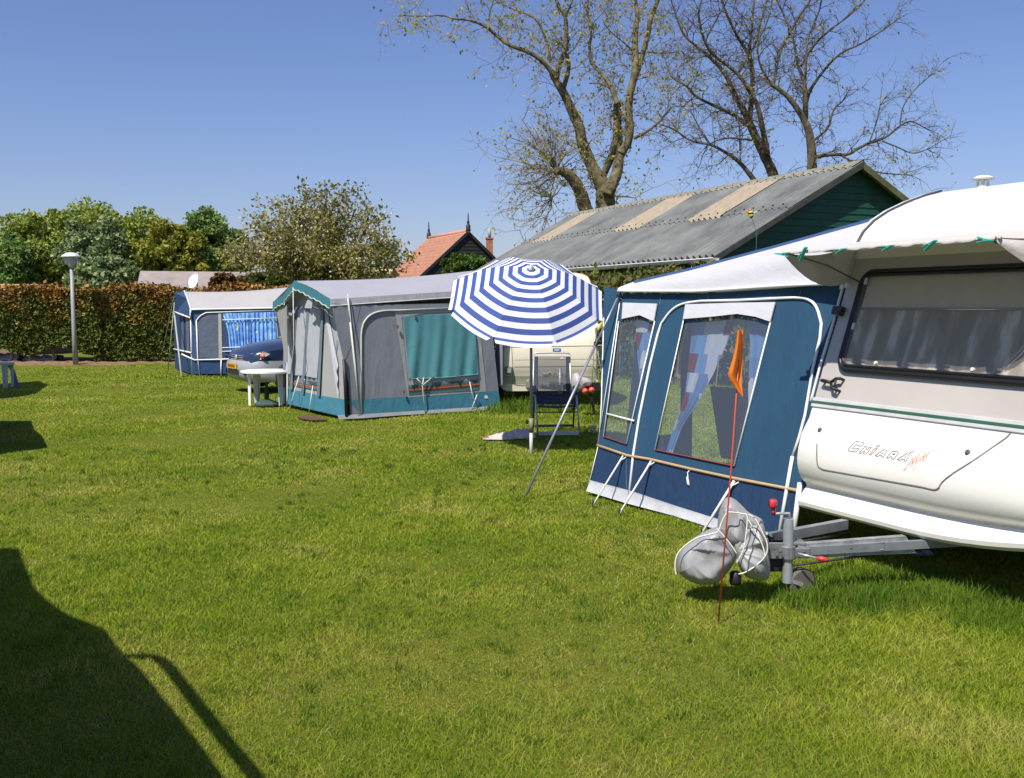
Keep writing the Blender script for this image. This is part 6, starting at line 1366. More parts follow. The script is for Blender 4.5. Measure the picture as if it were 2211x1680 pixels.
# ================================================================== striped parasol
def parasol():
    b = gp(1147, 979); Y = b.y; X = lambda u, v: dp(u, v, Y); t = thing('parasol', 'blue and white striped parasol tilted toward the camera on a grey pole', 'parasol', b)
    top = X(1147, 668); mb = MB(); mb.tube([b + Vector((0, 0, .28)), top + Vector((0, .12, .1))], .016, 10); mb.build('pole', M('pole_grey', (.30, .33, .34), .45, .08, metal=.3), t, True)
    mb = MB(); mb.tube([b - Vector((0, 0, .1)), b + Vector((0, 0, .56 * .6))], .021, 10); ls = mb.build('ground_spike', M('spike_white', (.66, .66, .64), .4), t, True)
    z = X(1147, 920).z; mb = MB(); mb.tube([Vector((b.x, b.y, z - .07)), Vector((b.x, b.y, z + .09))], .027, 10); mb.build('spike_collar', M('collar_brass', (.22, .20, .10), .5, .2, 10), ls, True)
    mb = MB(); q = Vector((b.x - .05, b.y - .01, z + .05)); mb.tube([Vector((b.x, b.y, z + .05)), q], .008, 6); mb.box(q, (.03, .03, .05)); mb.build('clamp_knob', BLACK, ls)
    # canopy: eight flat gores, rim corners measured, straight stripes
    tilt = R(34); axis = Vector((.05, -math.sin(tilt), math.cos(tilt))).normalized(); apex = X(1147.5, 581) + Vector((0, .02, 0)); Rr = .875; dep = .40
    ex = Vector((1, 0, 0)); ex = (ex - axis * ex.dot(axis)).normalized(); ey = axis.cross(ex); a0 = R(-112.5 - 3)
    cen = apex - axis * dep + Vector((-.03, 0, 0))
    V8 = [cen + ex * (Rr * math.cos(a0 + k * math.pi / 4)) + ey * (Rr * math.sin(a0 + k * math.pi / 4)) for k in range(8)]
    NS = 16
    def rib(k, f): p = lerp(apex, V8[k % 8], f); return p + axis * (.10 * math.sin(math.pi * f) * .9)
    mb = MB()
    for k in range(8):
        for s in range(NS):
            f0, f1 = s / NS, (s + 1) / NS; mb.m = 0 if s % 2 == 0 else 1
            a_, b_, c_, d_ = rib(k, f0), rib(k + 1, f0), rib(k + 1, f1), rib(k, f1)
            n = 6; sag = lambda f, q: -axis * (.028 * f * math.sin(math.pi * q))
            mb.grid([[lerp(a_, b_, q / n) + sag(f0, q / n) for q in range(n + 1)], [lerp(d_, c_, q / n) + sag(f1, q / n) for q in range(n + 1)]])
        # hanging hem of each gore, cut away at the rib
        mb.m = 0; a_, b_ = rib(k, 1), rib(k + 1, 1); n = 8; out = ((a_ + b_) / 2 - cen).normalized()
        mb.m = 1
        top_ = [lerp(a_, b_, .02 + .96 * q / n) - axis * (.028 * math.sin(math.pi * (.02 + .96 * q / n))) for q in range(n + 1)]
        mb.m = 0; 
        m1 = [p + out * .035 - axis * .010 for p in top_]; m2 = [lerp(a_, b_, .045 + .91 * q / n) - axis * (.03 * math.sin(math.pi * q / n)) + out * (.075) - axis * .03 for q in range(n + 1)]
        mb.m = 1; mb.grid([m1, m2]); mb.m = 0; mb.grid([top_, m1])
    cv = mb.build('canopy', [M('cloth_blue', (.045, .085, .30), .75, .06, 4, trans=.15), M('cloth_white', (.76, .755, .76), .75, .03, 4, trans=.15)], t)
    for m_ in cv.data.polygons: pass
    mb = MB(); q = axis.to_track_quat('Z', 'Y').to_matrix(); mb.lathe([(.03, -.01), (.035, .01), (.022, .03), (.02, .055), (.0, .07)], apex, 12, q); mb.build('finial', M('finial_white', (.7, .7, .66), .4), t, True)
    hub = apex - axis * .42
    for k in range(8):
        mb = MB(); mb.tube([rib(k, f / 6) - axis * .012 for f in range(7)], .005, 5); rb_ = mb.build('rib', ALU, t, True)
        mb = MB(); mb.tube([hub, rib(k, .55) - axis * .02], .004, 5); mb.build('stretcher', ALU, rb_, True)
    mb = MB(); mb.tube([apex - axis * .02, hub, top + Vector((0, .12, .1))], .015, 8); mb.build('upper_pole', MATS['pole_grey'], t, True)
parasol()
# ================================================================== folding chair under the parasol
def chair():
    Y = gp(1205, 944).y; t = thing('folding_chair', 'high backed folding chair with dark mesh seat under the striped parasol', 'camping chair', gp(1205, 943)); V = lambda x, y, dy=0.0: dp(*cu(x, y), Y + dy)
    al = M('chair_frame', (.50, .52, .54), .4, .08, metal=.4); dk = M('chair_dark_frame', (.05, .065, .085), .5)
    def mesh_mat():
        m, nt, out = nt_new('chair_mesh'); b = principled(nt, out, .8, 0, .2); b.inputs['Base Color'].default_value = (.05, .055, .075, 1)
        tr = nt.nodes.new('ShaderNodeBsdfTransparent'); mx = nt.nodes.new('ShaderNodeMixShader'); mx.inputs[0].default_value = .62
        nt.links.new(tr.outputs[0], mx.inputs[1]); nt.links.new(b.outputs[0], mx.inputs[2]); nt.links.new(mx.outputs[0], out.inputs['Surface']); return m
    mm = mesh_mat()
    bt = .40   # backrest leans away from the camera
    mb = MB(); mb.grid([[V(768 + (1058 - 768) * k / 8, y, .30 + bt * s - .02 * math.sin(math.pi * k / 8)) for k in range(9)] for y, s in ((868, 1), (990, .68), (1120, .3), (1185, .08))]); bk = mb.build('backrest', mm, t, True)
    mb = MB(); mb.tube([V(990, 884, .66), V(1002, 884, .66)], .010, 6); mb.slab([V(978, 890, .665), V(1012, 890, .665), V(1012, 880, .665), V(978, 880, .665)], .003); mb.build('care_tag', M('tag_white', (.7, .68, .68), .6), bk)
    for x0, x1 in ((766, 800), (1025, 1060)):
        mb = MB(); mb.grid([[V(x0, y, .295 + bt * s), V(x1, y, .295 + bt * s)] for y, s in ((870, 1), (990, .68), (1120, .3), (1185, .08))]); mb.build('side_band', M('band_dark', (.03, .035, .05), .8), bk)
    mb = MB(); mb.tube([V(764, 1190, .38), V(762, 1000, .55), V(768, 850, .72)] + [V(*q, .73) for q in smooth2([(768, 850), (778, 840), (1040, 838), (1052, 850)], 2)] + [V(1056, 870, .72), V(1060, 1000, .55), V(1066, 1190, .38)], .011, 8); mb.build('back_frame', al, bk, True)
    mb = MB(); mb.grid([[V(780 + (1070 - 780) * k / 6, 1178 - 8, .38) for k in range(7)], [V(785 + (1085 - 785) * k / 6, 1215 + 6 * math.sin(math.pi * k / 6), .2) for k in range(7)], [V(792 + (1100 - 792) * k / 6, 1252 + 6 * math.sin(math.pi * k / 6), .02) for k in range(7)]]); mb.build('seat', M('seat_mesh', (.03, .035, .045), .8), t, True)
    mb = MB(); mb.tube([V(796, 1270, 0), V(950, 1276, 0), V(1105, 1266, 0)], .016, 8); mb.build('seat_rail', dk, t, True)
    for s, (xa, xb) in enumerate(((775, 800), (1108, 1135))):
        mb = MB(); mb.tube([V(xa, 1165, .1), V(xb, 1518, 0)], .012, 8); mb.build('leg', al, t, True)
        mb = MB(); mb.tube([V(xa + (-6 if s == 0 else -14), 1165, .12), V(xa + (-14 if s == 0 else -24), 1440, .5)], .012, 8); mb.build('leg', dk, t, True)
        c = V((770, 1105)[s], 1140, .12); mb = MB(); mb.box(c, (.055, .42, .035), (1, 0, 0), (0, 1, .12), (0, 0, 1)); mb.build('armrest', M('armrest_navy', (.02, .045, .10), .5), t, bevel=.012)
    mb = MB(); mb.slab([V(800, 1505, 0), V(1132, 1500, 0), V(1132, 1470, 0), V(800, 1475, 0)], .012); mb.build('foot_bar', M('foot_bar', (.62, .63, .66), .4, metal=.3), t)
    mb = MB(); mb.slab([V(765, 1440, .5), V(1085, 1435, .5), V(1085, 1416, .5), V(765, 1420, .5)], .015); mb.build('rear_bar', M('bar_bluegrey', (.10, .14, .17), .5), t)
    mb = MB(); mb.tube([V(790, 1320, .02), V(1115, 1316, .02)], .009, 6); mb.build('cross_bar', dk, t, True)
chair()
# things lying on the grass
def small_things():
    p0, p1 = gp(*cu(350, 1556)), gp(*cu(735, 1532)); ax = (p1 - p0); L = ax.length; ax.normalize(); sd = Vector((-ax.y, ax.x, 0)); rows = []; N = 34
    for k in range(N + 1):
        f = k / N; wdt = .16 * min(1, f * 2.6 + .08) * (1 - .25 * math.exp(-((f - .62) / .07) ** 2)); hgt = (.018 + .05 * min(1, f * 2)) * (1 + .35 * (f > .66)); c = p0 + ax * (L * f); row = []
        for q in range(21):
            a = q / 20; y = (a - .5) * 2; w_ = .5 - abs(mnoise.noise(Vector((f * 7 + y, y * 3.2, 2)))) + .4 * mnoise.noise(Vector((f * 16, y * 5, 7)))
            row.append(c + sd * (y * wdt) + Vector((0, 0, .03 + hgt * math.sqrt(max(0, 1 - y * y)) * (.75 + .8 * w_))))
        rows.append(row)
    mb = MB(); mb.grid(rows); mb.grid([[Vector((p.x, p.y, .005)) for p in (r[0], r[-1])] for r in rows]); 
    b = mb.build('parasol_bag', M('bag_cloth', (.46, .42, .39), .8, .2, 9, bump=.6, bscale=22, bdist=.02), None, True); tag(b, 'crumpled pale cloth bag lying on the grass left of the parasol pole', 'bag')
    mb = MB(); mb.grid([[p + Vector((0, 0, .006)) for p in r[3:18]] for r in rows[0:5]]); mb.build('bag_tip', M('tip_red', (.34, .10, .07), .8), b, True)
    c = gp(1281, 938); mb = MB(); mb.lathe([(.032, 0), (.034, .005), (.043, .10), (.045, .10), (.042, .095), (.031, .008), (0, .006)], c + Vector((0, 0, .02)), 18); cp = mb.build('cup', film('cup_plastic', (.86, .88, .88), .12, .1, .10, (.7, .75, .75)), None, True); tag(cp, 'clear plastic cup standing in the grass right of the folding chair', 'cup')
small_things()
# ================================================================== round white table, parasol base
def round_table(name, label, c, r, h, legs, mat, group):
    t = thing(name, label, 'table', c, group); mb = MB(); mb.lathe([(0, h - .012), (r - .06, h - .012), (r - .05, h - .045), (r - .012, h - .045), (r, h - .035), (r, h - .006), (r - .012, h), (0, h)], c, 48); mb.build('tabletop', mat, t, True, autosmooth=35)
    for (dx, dy, ang) in legs:
        q = Vector((c[0] + dx, c[1] + dy, 0)); o = Vector((math.cos(ang), math.sin(ang), 0)); s = Vector((-o.y, o.x, 0)); mb = MB()
        # L-shaped moulded leg, wider at the top
        for d in (s, -s):
            e = (o * .35 + d).normalized()
            mb.slab([q + Vector((0, 0, 0)), q + e * .055, q + e * .085 - o * .01 + Vector((0, 0, h - .05)), q - o * .01 + Vector((0, 0, h - .05))], .012)
        mb.build('leg', mat, t)
    return t
wp = M('white_plastic', (.78, .78, .76), .35, .03, 3)
c = gp(577, 874); c.z = 0
round_table('garden_table', 'round white plastic table in front of the dark blue car', c, .435, (CAMZ - (799 - HZ) * c.y / FV), [(-.29, -.06, R(190)), (-.21, -.16, R(250)), (.26, -.12, R(330)), (.25, .2, R(40)), (-.2, .25, R(130))][:0] + [(-.25, -.13, R(205)), (.25, -.13, R(335)), (.22, .22, R(45)), (-.22, .22, R(135))], wp, 'garden tables')
b = gp(569, 877) + Vector((.02, .15, 0)); t = thing('parasol_stand', 'dark green empty parasol foot on the grass under the white table', 'parasol stand', b)
mb = MB(); mb.lathe([(.21, 0), (.21, .03), (.15, .07), (.06, .10), (.045, .11)], b, 8); mb.build('foot', M('foot_green', (.045, .075, .065), .5, .2, 6), t)
mb = MB(); mb.lathe([(.042, .10), (.042, .2), (.028, .21), (.028, .40), (.0, .40)], b, 12); mb.build('sleeve', M('sleeve_green', (.015, .03, .025), .5), t, True, autosmooth=40)
mb = MB(); mb.tube([b + Vector((.03, 0, .2)), b + Vector((.09, 0, .2))], .010, 6); mb.build('screw_knob', BLACK, t, True)
# ================================================================== dark blue car behind the table
def car():
    f = Vector((-.83, -.56, 0)).normalized(); s = Vector((.56, -.83, 0)).normalized(); s = s if s.y < 0 else -s
    nose = dp(520, 800, 19.9); O = Vector((nose.x, nose.y, 0)) - s * .25 
    t = thing('car', 'dark blue hatchback car behind the white table, front end showing', 'car', O - f * 2)
    Q = lambda x, y, z: O - f * x + s * y + Vector((0, 0, z))
    paint = M('navy_paint', (.018, .030, .070), .22, .1, 2, spec=.6); glare = M('bumper_sun_glare', (.36, .37, .38), .32, .06, 3, metal=.25)  # silver of the bumper is the sun's reflection put into its colour
    # stations along the car: (x, half width, sill z, shoulder z, top z)
    st = [(.02, .50, .50, .66, .70), (.06, .66, .46, .70, .76), (.18, .78, .42, .76, .83), (.45, .83, .36, .82, .92), (.9, .85, .30, .88, .995), (1.25, .86, .28, .92, 1.04), (2.2, .87, .28, .95, 1.0), (3.4, .86, .30, .98, 1.02), (3.95, .80, .34, .96, 1.0), (4.1, .66, .42, .9, .94)]
    mb = MB(); rows = []
    for x, w_, z0, z1, z2 in st:
        r = []
        for y, z in ((-1, z0), (-1.0, (z0 + z1) / 2), (-.985, z1), (-.90, z1 + (z2 - z1) * .55), (-.7, z2 - .01), (-.35, z2 + .012), (0, z2 + .02), (.35, z2 + .012), (.7, z2 - .01), (.90, z1 + (z2 - z1) * .55), (.985, z1), (1.0, (z0 + z1) / 2), (1, z0)): r.append(Q(x, y * w_, z))
        rows.append(r)
    mb.grid(rows); mb.face([k for k in range(13)]); mb.face([len(mb.v) - 13 + k for k in range(13)][::-1]); body = mb.build('body', paint, t, True, autosmooth=45)
    gh = [(1.15, .74, 1.02), (1.75, .66, 1.40), (2.2, .64, 1.46), (3.2, .64, 1.42), (3.9, .70, 1.0)]
    mb = MB(); mb.grid([[Q(x, -w_ - (.06 if z > 1.1 else .1), min(z, 1.0)), Q(x, -w_, z - .04 if z > 1.1 else z), Q(x, -w_ * .8, z), Q(x, 0, z + .02), Q(x, w_ * .8, z), Q(x, w_, z - .04 if z > 1.1 else z), Q(x, w_ + (.06 if z > 1.1 else .1), min(z, 1.0))] for x, w_, z in gh]); mb.build('cabin', M('car_glass', (.02, .025, .03), .08, spec=.7), t, True, autosmooth=30)
    mb = MB(); mb.grid([[Q(x, y * .66, z + .012) for y in (-.95, -.5, 0, .5, .95)] for x, z in ((1.72, 1.395), (2.2, 1.46), (3.2, 1.42))]); mb.build('roof', paint, t, True)
    mb = MB(); rows = []
    for z, o in ((.20, .12), (.24, .01), (.34, -.035), (.46, -.045), (.56, -.03), (.62, .02)):
        rows.append([Q(x + o, y, z) for x, y in ((.85, -.865), (.45, -.855), (.16, -.78), (.03, -.6), (-.03, -.3), (-.04, 0), (-.03, .3), (.03, .6), (.16, .78), (.45, .855), (.85, .865))])
    mb.grid(rows); bp = mb.build('bumper', glare, t, True)
    mb = MB(); mb.slab([Q(-.082, -.32, .34), Q(-.082, .32, .34), Q(-.082, .32, .44), Q(-.082, -.32, .44)], .01); mb.build('air_intake', BLACK, bp)
    for y in (-.56, .56):
        mb = MB(); n = (f + s * (.5 if y > 0 else -.5)).normalized(); mb.lathe([(.055, 0), (.06, .012), (.04, .016), (0, .01)], Q(-.02, y, .40), 14, n.to_track_quat('Z', 'Y').to_matrix()); mb.build('fog_lamp', BLACK, bp, True)
    mb = MB(); mb.slab([Q(-.10, -.26, .455), Q(-.10, .26, .455), Q(-.10, .26, .565), Q(-.10, -.26, .565)], .012); pl_ = mb.build('number_plate', M('plate_yellow', (.70, .36, .02), .4, .05), t)
    mb = MB()
    for k in range(6): mb.slab([Q(-.1125, -.2 + k * .07, .485), Q(-.1125, -.165 + k * .07, .485), Q(-.1125, -.165 + k * .07, .54), Q(-.1125, -.2 + k * .07, .54)], .002)
    mb.build('plate_characters', M('plate_dark', (.25, .13, .01), .5), pl_)
    mb = MB(); mb.slab([Q(.015, -.36, .60), Q(.015, .36, .60), Q(.045, .34, .74), Q(.045, -.34, .74)], .03); g = mb.build('grille', BLACK, t)
    for z in (.63, .67, .71): mb = MB(); mb.beam(Q(.005 + (z - .6) * .2, -.34, z), Q(.005 + (z - .6) * .2, .34, z), .015, .012); mb.build('grille_bar', ALU, g)
    mb = MB(); n = f; mb.lathe([(.06, 0), (.06, .015), (.045, .02), (0, .018)], Q(.0, 0, .67), 16, n.to_track_quat('Z', 'Y').to_matrix()); mb.build('badge', ALU, g, True)
    for sg in (1, -1):
        P = lambda x, y, z: Q(x, y * sg, z)
        base = [P(.055, .40, .62), P(.09, .62, .62), P(.24, .80, .66), P(.40, .845, .76), P(.28, .80, .81), P(.12, .60, .77), P(.07, .40, .74)]
        nn = (f + s * sg * .7).normalized(); mb = MB(); q = [p + nn * .022 for p in base]; cc_ = sum(q, Vector((0, 0, 0))) / 7 + nn * .02; i = mb.add(q + [cc_])
        for k in range(7): mb.face((i + k, i + (k + 1) % 7, i + 7) if sg > 0 else (i + (k + 1) % 7, i + k, i + 7))
        hl = mb.build('headlight', M('lamp_glass', (.52, .53, .55), .15, .2, 10, metal=.3), t, True)
        mb = MB(); mb.lathe([(.05, 0), (.055, .02), (0, .035)], P(.28, .80, .72) + nn * .035, 12, nn.to_track_quat('Z', 'Y').to_matrix()); mb.build('indicator', M('amber', (.60, .20, .10), .25), hl, True)
        for x in (.78, 3.3): wheel(t, P(x, .80, .30), s, .30, .19)
        mb = MB(); mb.box(P(1.35, .95, 1.0), (.10, .18, .12), f, s, (0, 0, 1)); mb.build('mirror', paint, t, bevel=.02)
car()
# ================================================================== blue awning with flowered curtains, far left
def awning_three():
    Gc = gp(417, 810); Dn = Vector((.985, .17, 0)).normalized(); Df = Vector((-.47, .88, 0)).normalized(); S = Pl(Gc, Dn); Fp = Pl(Gc, Df); X = lambda *p: cm(c1, *p)
    t = thing('awning', 'blue awning with pale roof and flowered blue curtains, farthest of the three, by the hedge', 'awning', Vector((Gc.x, Gc.y, 0)) + Dn * 1.5 + Df * 1.2)
    bl = M('far_blue', (.040, .085, .19), .8, .1, 1.5, bump=.4, bscale=4, bstretch=(1.5, 1.5, .3), bdist=.05); dkb = M('far_navy', (.022, .060, .165), .75, .1, 1.5, bump=.4, bscale=5, bdist=.05); gb = M('far_greyblue', (.105, .13, .185), .8, .1, 2, bump=.4, bscale=5, bdist=.05)
    def fl(pts, z=.02):
        for p in pts: p.z = max(p.z, z)
        return pts
    mb = MB(); mb.poly(fl(S.hs(X((1428, 1480), (2100, 1480), (2100, 975), (1415, 992))))); mb.build('side_wall', bl, t)
    mb = MB(); mb.poly(fl(S.hs(X((1440, 1365), (1640, 1360), (2100, 1348), (2100, 1490), (1430, 1482)), .01), .03)); mb.build('skirt', dkb, t)
    mb = MB(); mb.poly(S.hs(X((1462, 1350), (1458, 1080), (1480, 1045), (1530, 1022), (1622, 1020), (1640, 1352)), .01)); dp_ = mb.build('door_panel', gb, t)
    mb = MB(); mb.tube(S.hs(X((1480, 1482), (1466, 1340), (1455, 1080)) + smooth2(X((1455, 1080), (1480, 1042), (1530, 1016)), 2) + X((1800, 1006), (2040, 1000)), .02), .018, 5); mb.build('door_piping', WHITE_TRIM, t, True)
    mb = MB(); mb.slab(S.hs(X((1622, 1352), (1648, 1352), (1640, 1020), (1618, 1020)), .02), .01); mb.slab(S.hs(X((2062, 1345), (2076, 1345), (2045, 1005), (2030, 1005)), .02), .01); mb.build('window_post', M('post_beige', (.46, .42, .37), .7), t)
    def flow():
        m, nt, out = nt_new('flower_cloth'); b = principled(nt, out, .85, 0, .2); n1 = noise(nt, 5, 4, .6); n2 = noise(nt, 7.5, 2, .5)
        r1 = ramp(nt, [(.35, (.11, .25, .62)), (.5, (.19, .42, .82)), (.65, (.36, .62, .90))]); r2 = ramp(nt, [(.62, (0, 0, 0)), (.70, (1, 1, 1))])
        mx = nt.nodes.new('ShaderNodeMix'); mx.data_type = 'RGBA'; nt.links.new(n1.outputs['Fac'], r1.inputs['Fac']); nt.links.new(n2.outputs['Fac'], r2.inputs['Fac']); nt.links.new(r2.outputs[0], mx.inputs[0]); nt.links.new(r1.outputs[0], mx.inputs[6]); mx.inputs[7].default_value = (.62, .66, .40, 1)
        nt.links.new(mx.outputs[2], b.inputs['Base Color']); return m
    fc = flow()
    mb = MB(); mb.poly(S.hs(X((1650, 1350), (2062, 1345), (2040, 1015), (1645, 1022)), .006)); wd = mb.build('window', M('far_window_dark', (.05, .08, .17), .3), t)
    for a, b_ in ((((1650, 1022), (1690, 1150), (1710, 1350)), ((1840, 1016), (1842, 1180), (1846, 1348))), (((1843, 1016), (1846, 1180), (1850, 1348)), ((2040, 1010), (2050, 1180), (2058, 1345)))):
        mb = MB(); drape(mb, S.hs(X(*a), .035), S.hs(X(*b_), .035), 8, 70, S.n, .022, 6.5, random.random() * 6, .3, .5); mb.build('curtain', fc, wd, True)
    mb = MB()
    for y in (1070, 1275, 1303): mb.tube(S.hs(X((1650, y), (2058, y - 14)), .07), .012, 5)
    mb.build('window_wires', M('wire_white', (.62, .66, .74), .5), wd, True)
    mb = MB(); mb.tube(S.hs(X((1345, 1322), (1440, 1367)), .02) + S.hs(X((1640, 1362), (2060, 1348)), .03), .02, 5); mb.tube(S.hs(X((1640, 1362), (1638, 1488)), .03), .016, 5); mb.tube(S.hs(X((1605, 1358), (1640, 1368), (1672, 1356)), .03), .012, 5); mb.build('white_strip', WHITE_TRIM, t, True)
    # roof with hip at the front
    ec = S.h(412.3, 667.5, .04); eb = S.h(614, 664, .04); ov = .12
    mid = Vector((Gc.x, Gc.y, 0)) + Df * 1.25; Rp = Pl(mid, Dn); pk = Rp.h(398, 629.5); rb = Rp.h(622, 620.5); back = Vector((Gc.x, Gc.y, 0)) + Df * 2.5
    f2 = Vector((back.x, back.y, ec.z)); f2b = f2 + (eb - ec); hip = Rp.h(376, 632); tipf = Fp.h(388, 675, .12)
    N = 14; e1 = [lerp(ec, eb, k / N) for k in range(N + 1)]; rr = [lerp(pk, rb, k / N) for k in range(N + 1)]; e2 = [lerp(f2, f2b, k / N) for k in range(N + 1)]
    mb = MB(); mb.grid([[lerp(a, b_, q / 5) + Vector((0, 0, .05 * math.sin(math.pi * q / 5) - .05 * math.sin(math.pi * k / N) * (q / 5))) for k, (a, b_) in enumerate(zip(e1, rr))] for q in range(6)] + [e2]); mb.build('roof', M('far_roof', (.36, .345, .34), .75, .05, 1.5, bump=.2, bscale=4, bdist=.05), t, True)
    mb = MB(); mb.grid([[pk + Vector((0, 0, .01)), hip], [lerp(pk, ec, .5) + Vector((0, 0, .04)), lerp(hip, tipf, .5)], [ec + Vector((0, 0, .01)), tipf], [S.h(*c1(1415, 1058), .06), Fp.h(*c1(1336, 1008), .14)]]); cn = mb.build('front_canopy', M('far_canopy', (.022, .055, .135), .75, .08, 2), t)
    mb = MB(); mb.tube([pk + Vector((0, 0, .02)), lerp(pk, ec, .5) + Vector((0, -.01, .06)), ec + Vector((0, 0, .02)), S.h(*c1(1416, 1058), .08), Fp.h(*c1(1336, 1008), .16)], .02, 5); mb.tube([p + Vector((0, 0, -.01)) for p in e1], .02, 5); mb.build('canopy_piping', WHITE_TRIM, cn, True)
    # front wall with its strips
    mb = MB(); q = lambda a, z: Vector((Gc.x, Gc.y, 0)) + Df * a + Vector((0, 0, z)); mb.poly([q(0, .02), q(2.5, .02), q(2.5, ec.z - .05), q(1.25, pk.z - .05), q(0, ec.z - .05)]); mb.build('front_wall', M('far_front_blue', (.018, .042, .115), .75, .1, 1.5), t)
    mb = MB(); nf = Fp.n * .02
    for a in (.3, 1.0): mb.slab([q(a, .5) + nf, q(a + .35, .5) + nf, q(a + .35, 1.45) + nf, q(a, 1.45) + nf] if (Df.cross(Vector((0, 0, 1)))).dot(Fp.n) > 0 else [q(a, .5) + nf, q(a, 1.45) + nf, q(a + .35, 1.45) + nf, q(a + .35, .5) + nf], .01)
    mb.build('front_window', M('far_front_window', (.12, .15, .22), .3), t)
    mb = MB(); mb.tube([q(.0, .55) + nf * 2, q(2.4, .55) + nf * 2], .02, 5); mb.tube([q(.02, .0) + nf, q(.02, ec.z) + nf], .02, 5); mb.build('front_piping', WHITE_TRIM, t, True)
    for a, b_, r in (((1287, 925), (1188, 1372), .010), ((1283, 960), (1245, 1450), .012), ((1336, 1010), (1345, 1488), .022)):
        g = gp(*c1(*b_)); p = Fp.h(*c1(*a), .15) if a[0] > 1300 else hip - Vector((0, 0, .1 if a[1] < 950 else .25)); mb = MB(); mb.tube([p, g], r, 5); mb.build('guy_pole', M('far_guy', (.36, .38, .34), .6), t, True)
    mb = MB(); mb.poly([Vector((eb.x, eb.y, .02)), Vector((f2b.x, f2b.y, .02)), f2b, rb, eb]); mb.poly([Vector((f2.x, f2.y, .02)), Vector((f2b.x, f2b.y, .02)), f2b, f2]); mb.build('back_wall', bl, t)
awning_three()
# ================================================================== table and blue chair at the left picture edge
lg = gp(11, 838); lg = Vector((lg.x, lg.y, 0)); tp = lg + Vector((-.24, .16, 0))
round_table('garden_table', 'pale grey garden table cut off by the left picture edge', tp, .34, CAMZ - (783 - HZ) * tp.y / FV, [(.24, -.16, R(330)), (-.24, -.15, R(210)), (.2, .2, R(45)), (-.2, .2, R(135))], M('grey_plastic', (.42, .46, .45), .4, .05, 3), 'garden tables')
hh = 2.15; shade = [gp(u, v) for u, v in ((107.9, 832.3), (82.9, 821.6), (2, 825.8), (-45, 833), (-35, 852), (0, 858), (40, 855), (78.6, 848.8))]
rim = [g + SUN * (hh / SUN.z) for g in shade]; cen = sum(rim, Vector((0, 0, 0))) / 8; ap = cen + Vector((0, 0, .35))
t = thing('parasol', 'plain parasol standing just outside the left picture edge, shading the pale table', 'parasol', Vector((cen.x, cen.y, 0)))
mb = MB(); i = mb.add(rim + [ap])
for k in range(8): mb.face((i + k, i + (k + 1) % 8, i + 8))
mb.build('canopy', M('plain_canopy', (.35, .38, .30), .8, .05, 3), t)
mb = MB(); mb.tube([Vector((cen.x, cen.y, -.05)), ap + Vector((0, 0, .05))], .018, 8); mb.build('pole', MATS['pole_grey'], t, True)
ch0 = tp + Vector((-.5, .75, 0)); t = thing('plastic_chair', 'blue plastic garden chair behind the pale table at the left edge', 'chair', ch0)
bm_ = M('blue_plastic', (.06, .12, .36), .35, .06)
mb = MB(); mb.slab([ch0 + Vector(q) for q in ((-.5, -.25, .42), (-.05, -.25, .42), (-.05, .25, .40), (-.5, .25, .40))], .03); mb.build('seat', bm_, t)
mb = MB(); mb.grid([[ch0 + Vector((-.5 + x * .06 + .04 * math.sin(x), -.1 + .12 * z, .4 + .27 * z)) for x in range(8)] for z in (0, .5, 1)]); mb.build('backrest', bm_, t)
Yc = ch0.y - .3
for pts in ([(18, 787), (26, 795), (33, 812), (38, 838)],):
    P = [dp(u, v, Yc) for u, v in smooth2(pts, 2)]; P[-1].z = 0; mb = MB()
    for a, b_ in zip(P[:-1], P[1:]): mb.slab([a + Vector((-.035, 0, 0)), a + Vector((.035, 0, 0)), b_ + Vector((.035, 0, 0)), b_ + Vector((-.035, 0, 0))], .05)
    mb.build('leg', bm_, t)
for dx, dy in ((-.5, -.25), (-.5, .25), (-.05, .25)): mb = MB(); mb.tube([ch0 + Vector((dx, dy, 0)), ch0 + Vector((dx * .95, dy * .9, .42))], .025, 6); mb.build('leg', bm_, t)
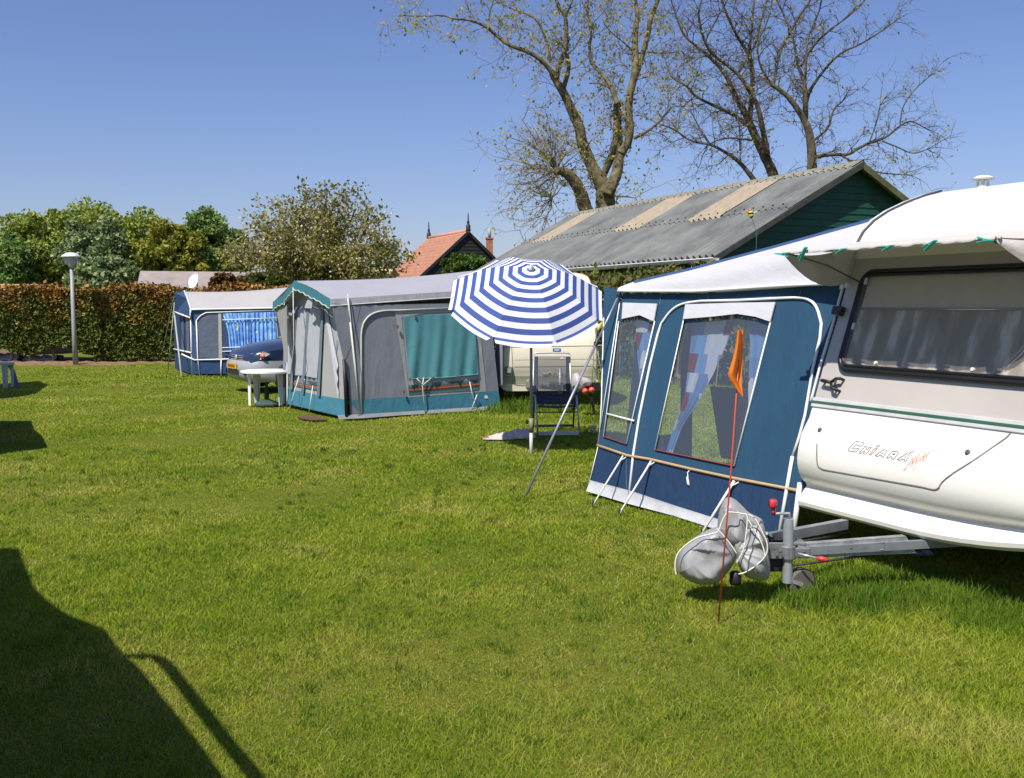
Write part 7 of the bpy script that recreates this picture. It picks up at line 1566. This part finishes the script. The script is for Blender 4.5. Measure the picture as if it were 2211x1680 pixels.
# ================================================================== things standing left of the picture that shade the lawn
def shade_profile(pts, plane_p, plane_d):
    """carry an outline of shade on the lawn back along the sunlight to a standing plane"""
    n = Vector((plane_d.y, -plane_d.x, 0)); out = []
    for u, v in pts:
        g = gp(u, v); t = (plane_p - g).dot(n) / SUN.dot(n); out.append(g + SUN * t)
    return out
def left_caravan():
    d = Vector((.675, -.738, 0)).normalized(); p0 = Vector((-4.43, 5.7, 0)); prof = shade_profile([(-160, 1176), (38, 1180), (56, 1226), (75, 1270), (108, 1302), (150, 1330), (190, 1346), (230, 1362), (250, 1392), (275, 1420), (300, 1440), (420, 1590), (500, 1700), (620, 1840)], p0, d)
    far = Vector((prof[0].x, prof[0].y, 0)) ; last = prof[-1]
    if last.z < .3: prof[-1].z = .3
    t = thing('caravan', 'pale caravan standing just outside the left of the picture, shading the lawn', 'caravan', p0 + d * 1.5 + SUNH * 1)
    ext = SUNH * 2.0; ring = prof + [Vector((prof[-1].x, prof[-1].y, .25)), Vector((prof[0].x, prof[0].y, .25))]; mb = MB()
    i = mb.add(ring); j = mb.add([p + ext for p in ring]); n = len(ring); mb.face(range(i, i + n)); mb.face(range(j + n - 1, j - 1, -1))
    for k in range(n): k2 = (k + 1) % n; mb.face((i + k2, i + k, j + k, j + k2))
    mb.build('body', M('left_cream', (.7, .67, .6), .4), t)
    lip = shade_profile([(272, 1418), (300, 1417), (335, 1420), (352, 1428), (368, 1446), (420, 1512), (480, 1590), (540, 1662), (600, 1740)], p0, d)
    mb = MB(); mb.tube(lip, .03, 6); mb.build('awning_rail', WHITE_TRIM, t, True)
    for k in (.6, 1.6): wheel(t, p0 + d * (.5 + k) + SUNH * 1.0 + Vector((0, 0, .31)), SUNH)
    # unseen stand-in on wheels, added and shaped to shade the grass further up
    q0 = Vector((-6.15, 11.4, 0)); d2 = Vector((-.46, .89, 0)).normalized(); pr = shade_profile([(-170, 905), (66, 906), (73, 926), (88, 938), (96, 952), (101, 964), (60, 968), (-170, 975)], q0, d2)
    t2 = thing('shade_block', 'unseen low block on wheels left of the picture beyond the caravan, added to shade the grass', 'shade caster', q0); mb = MB(); 
    ring = [p for p in pr]; mb2 = MB(); ext = SUNH * .9
    i = mb2.add(ring); j = mb2.add([p + ext for p in ring]); n = len(ring); mb2.face(range(i, i + n)); mb2.face(range(j + n - 1, j - 1, -1))
    for k in range(n): k2 = (k + 1) % n; mb2.face((i + k2, i + k, j + k, j + k2))
    mb2.build('body', M('block_green', (.10, .13, .12), .7), t2)
    cx = sum(p.x for p in ring) / n; cy = sum(p.y for p in ring) / n
    for s in (-.5, .5): wheel(t2, Vector((cx, cy, .28)) + d2 * s, SUNH, .28)
    return t
left_caravan()
# ================================================================== grass
cA = A1.at(1.0, 0)
grow_grass([
    [(G1.x, G1.y), (G1.x + D1.x * 2.4, G1.y + D1.y * 2.4), (G1.x + D1.x * 2.4 + 2.5, G1.y + D1.y * 2.4 + 1.4), (G1.x + 2.5, G1.y + 1.4)]][:0],
    [(2.2, 5.6, 1.1, .4, .09), (3.1, 5.3, 1.3, .4, .11), (1.8, 5.68, .32, .14, .13), (1.9, 6.2, .9, .4, .08), (.3, 16.4, 1.3, .5, .22), (1.4, 15.2, .8, .6, .18), (.5, 13.4, 1.2, .8, .04), (1.4, 7.8, .7, .25, .05), (-1.2, 16.0, 1.4, .3, .05), (-7, 24.2, 2, .5, .08)])
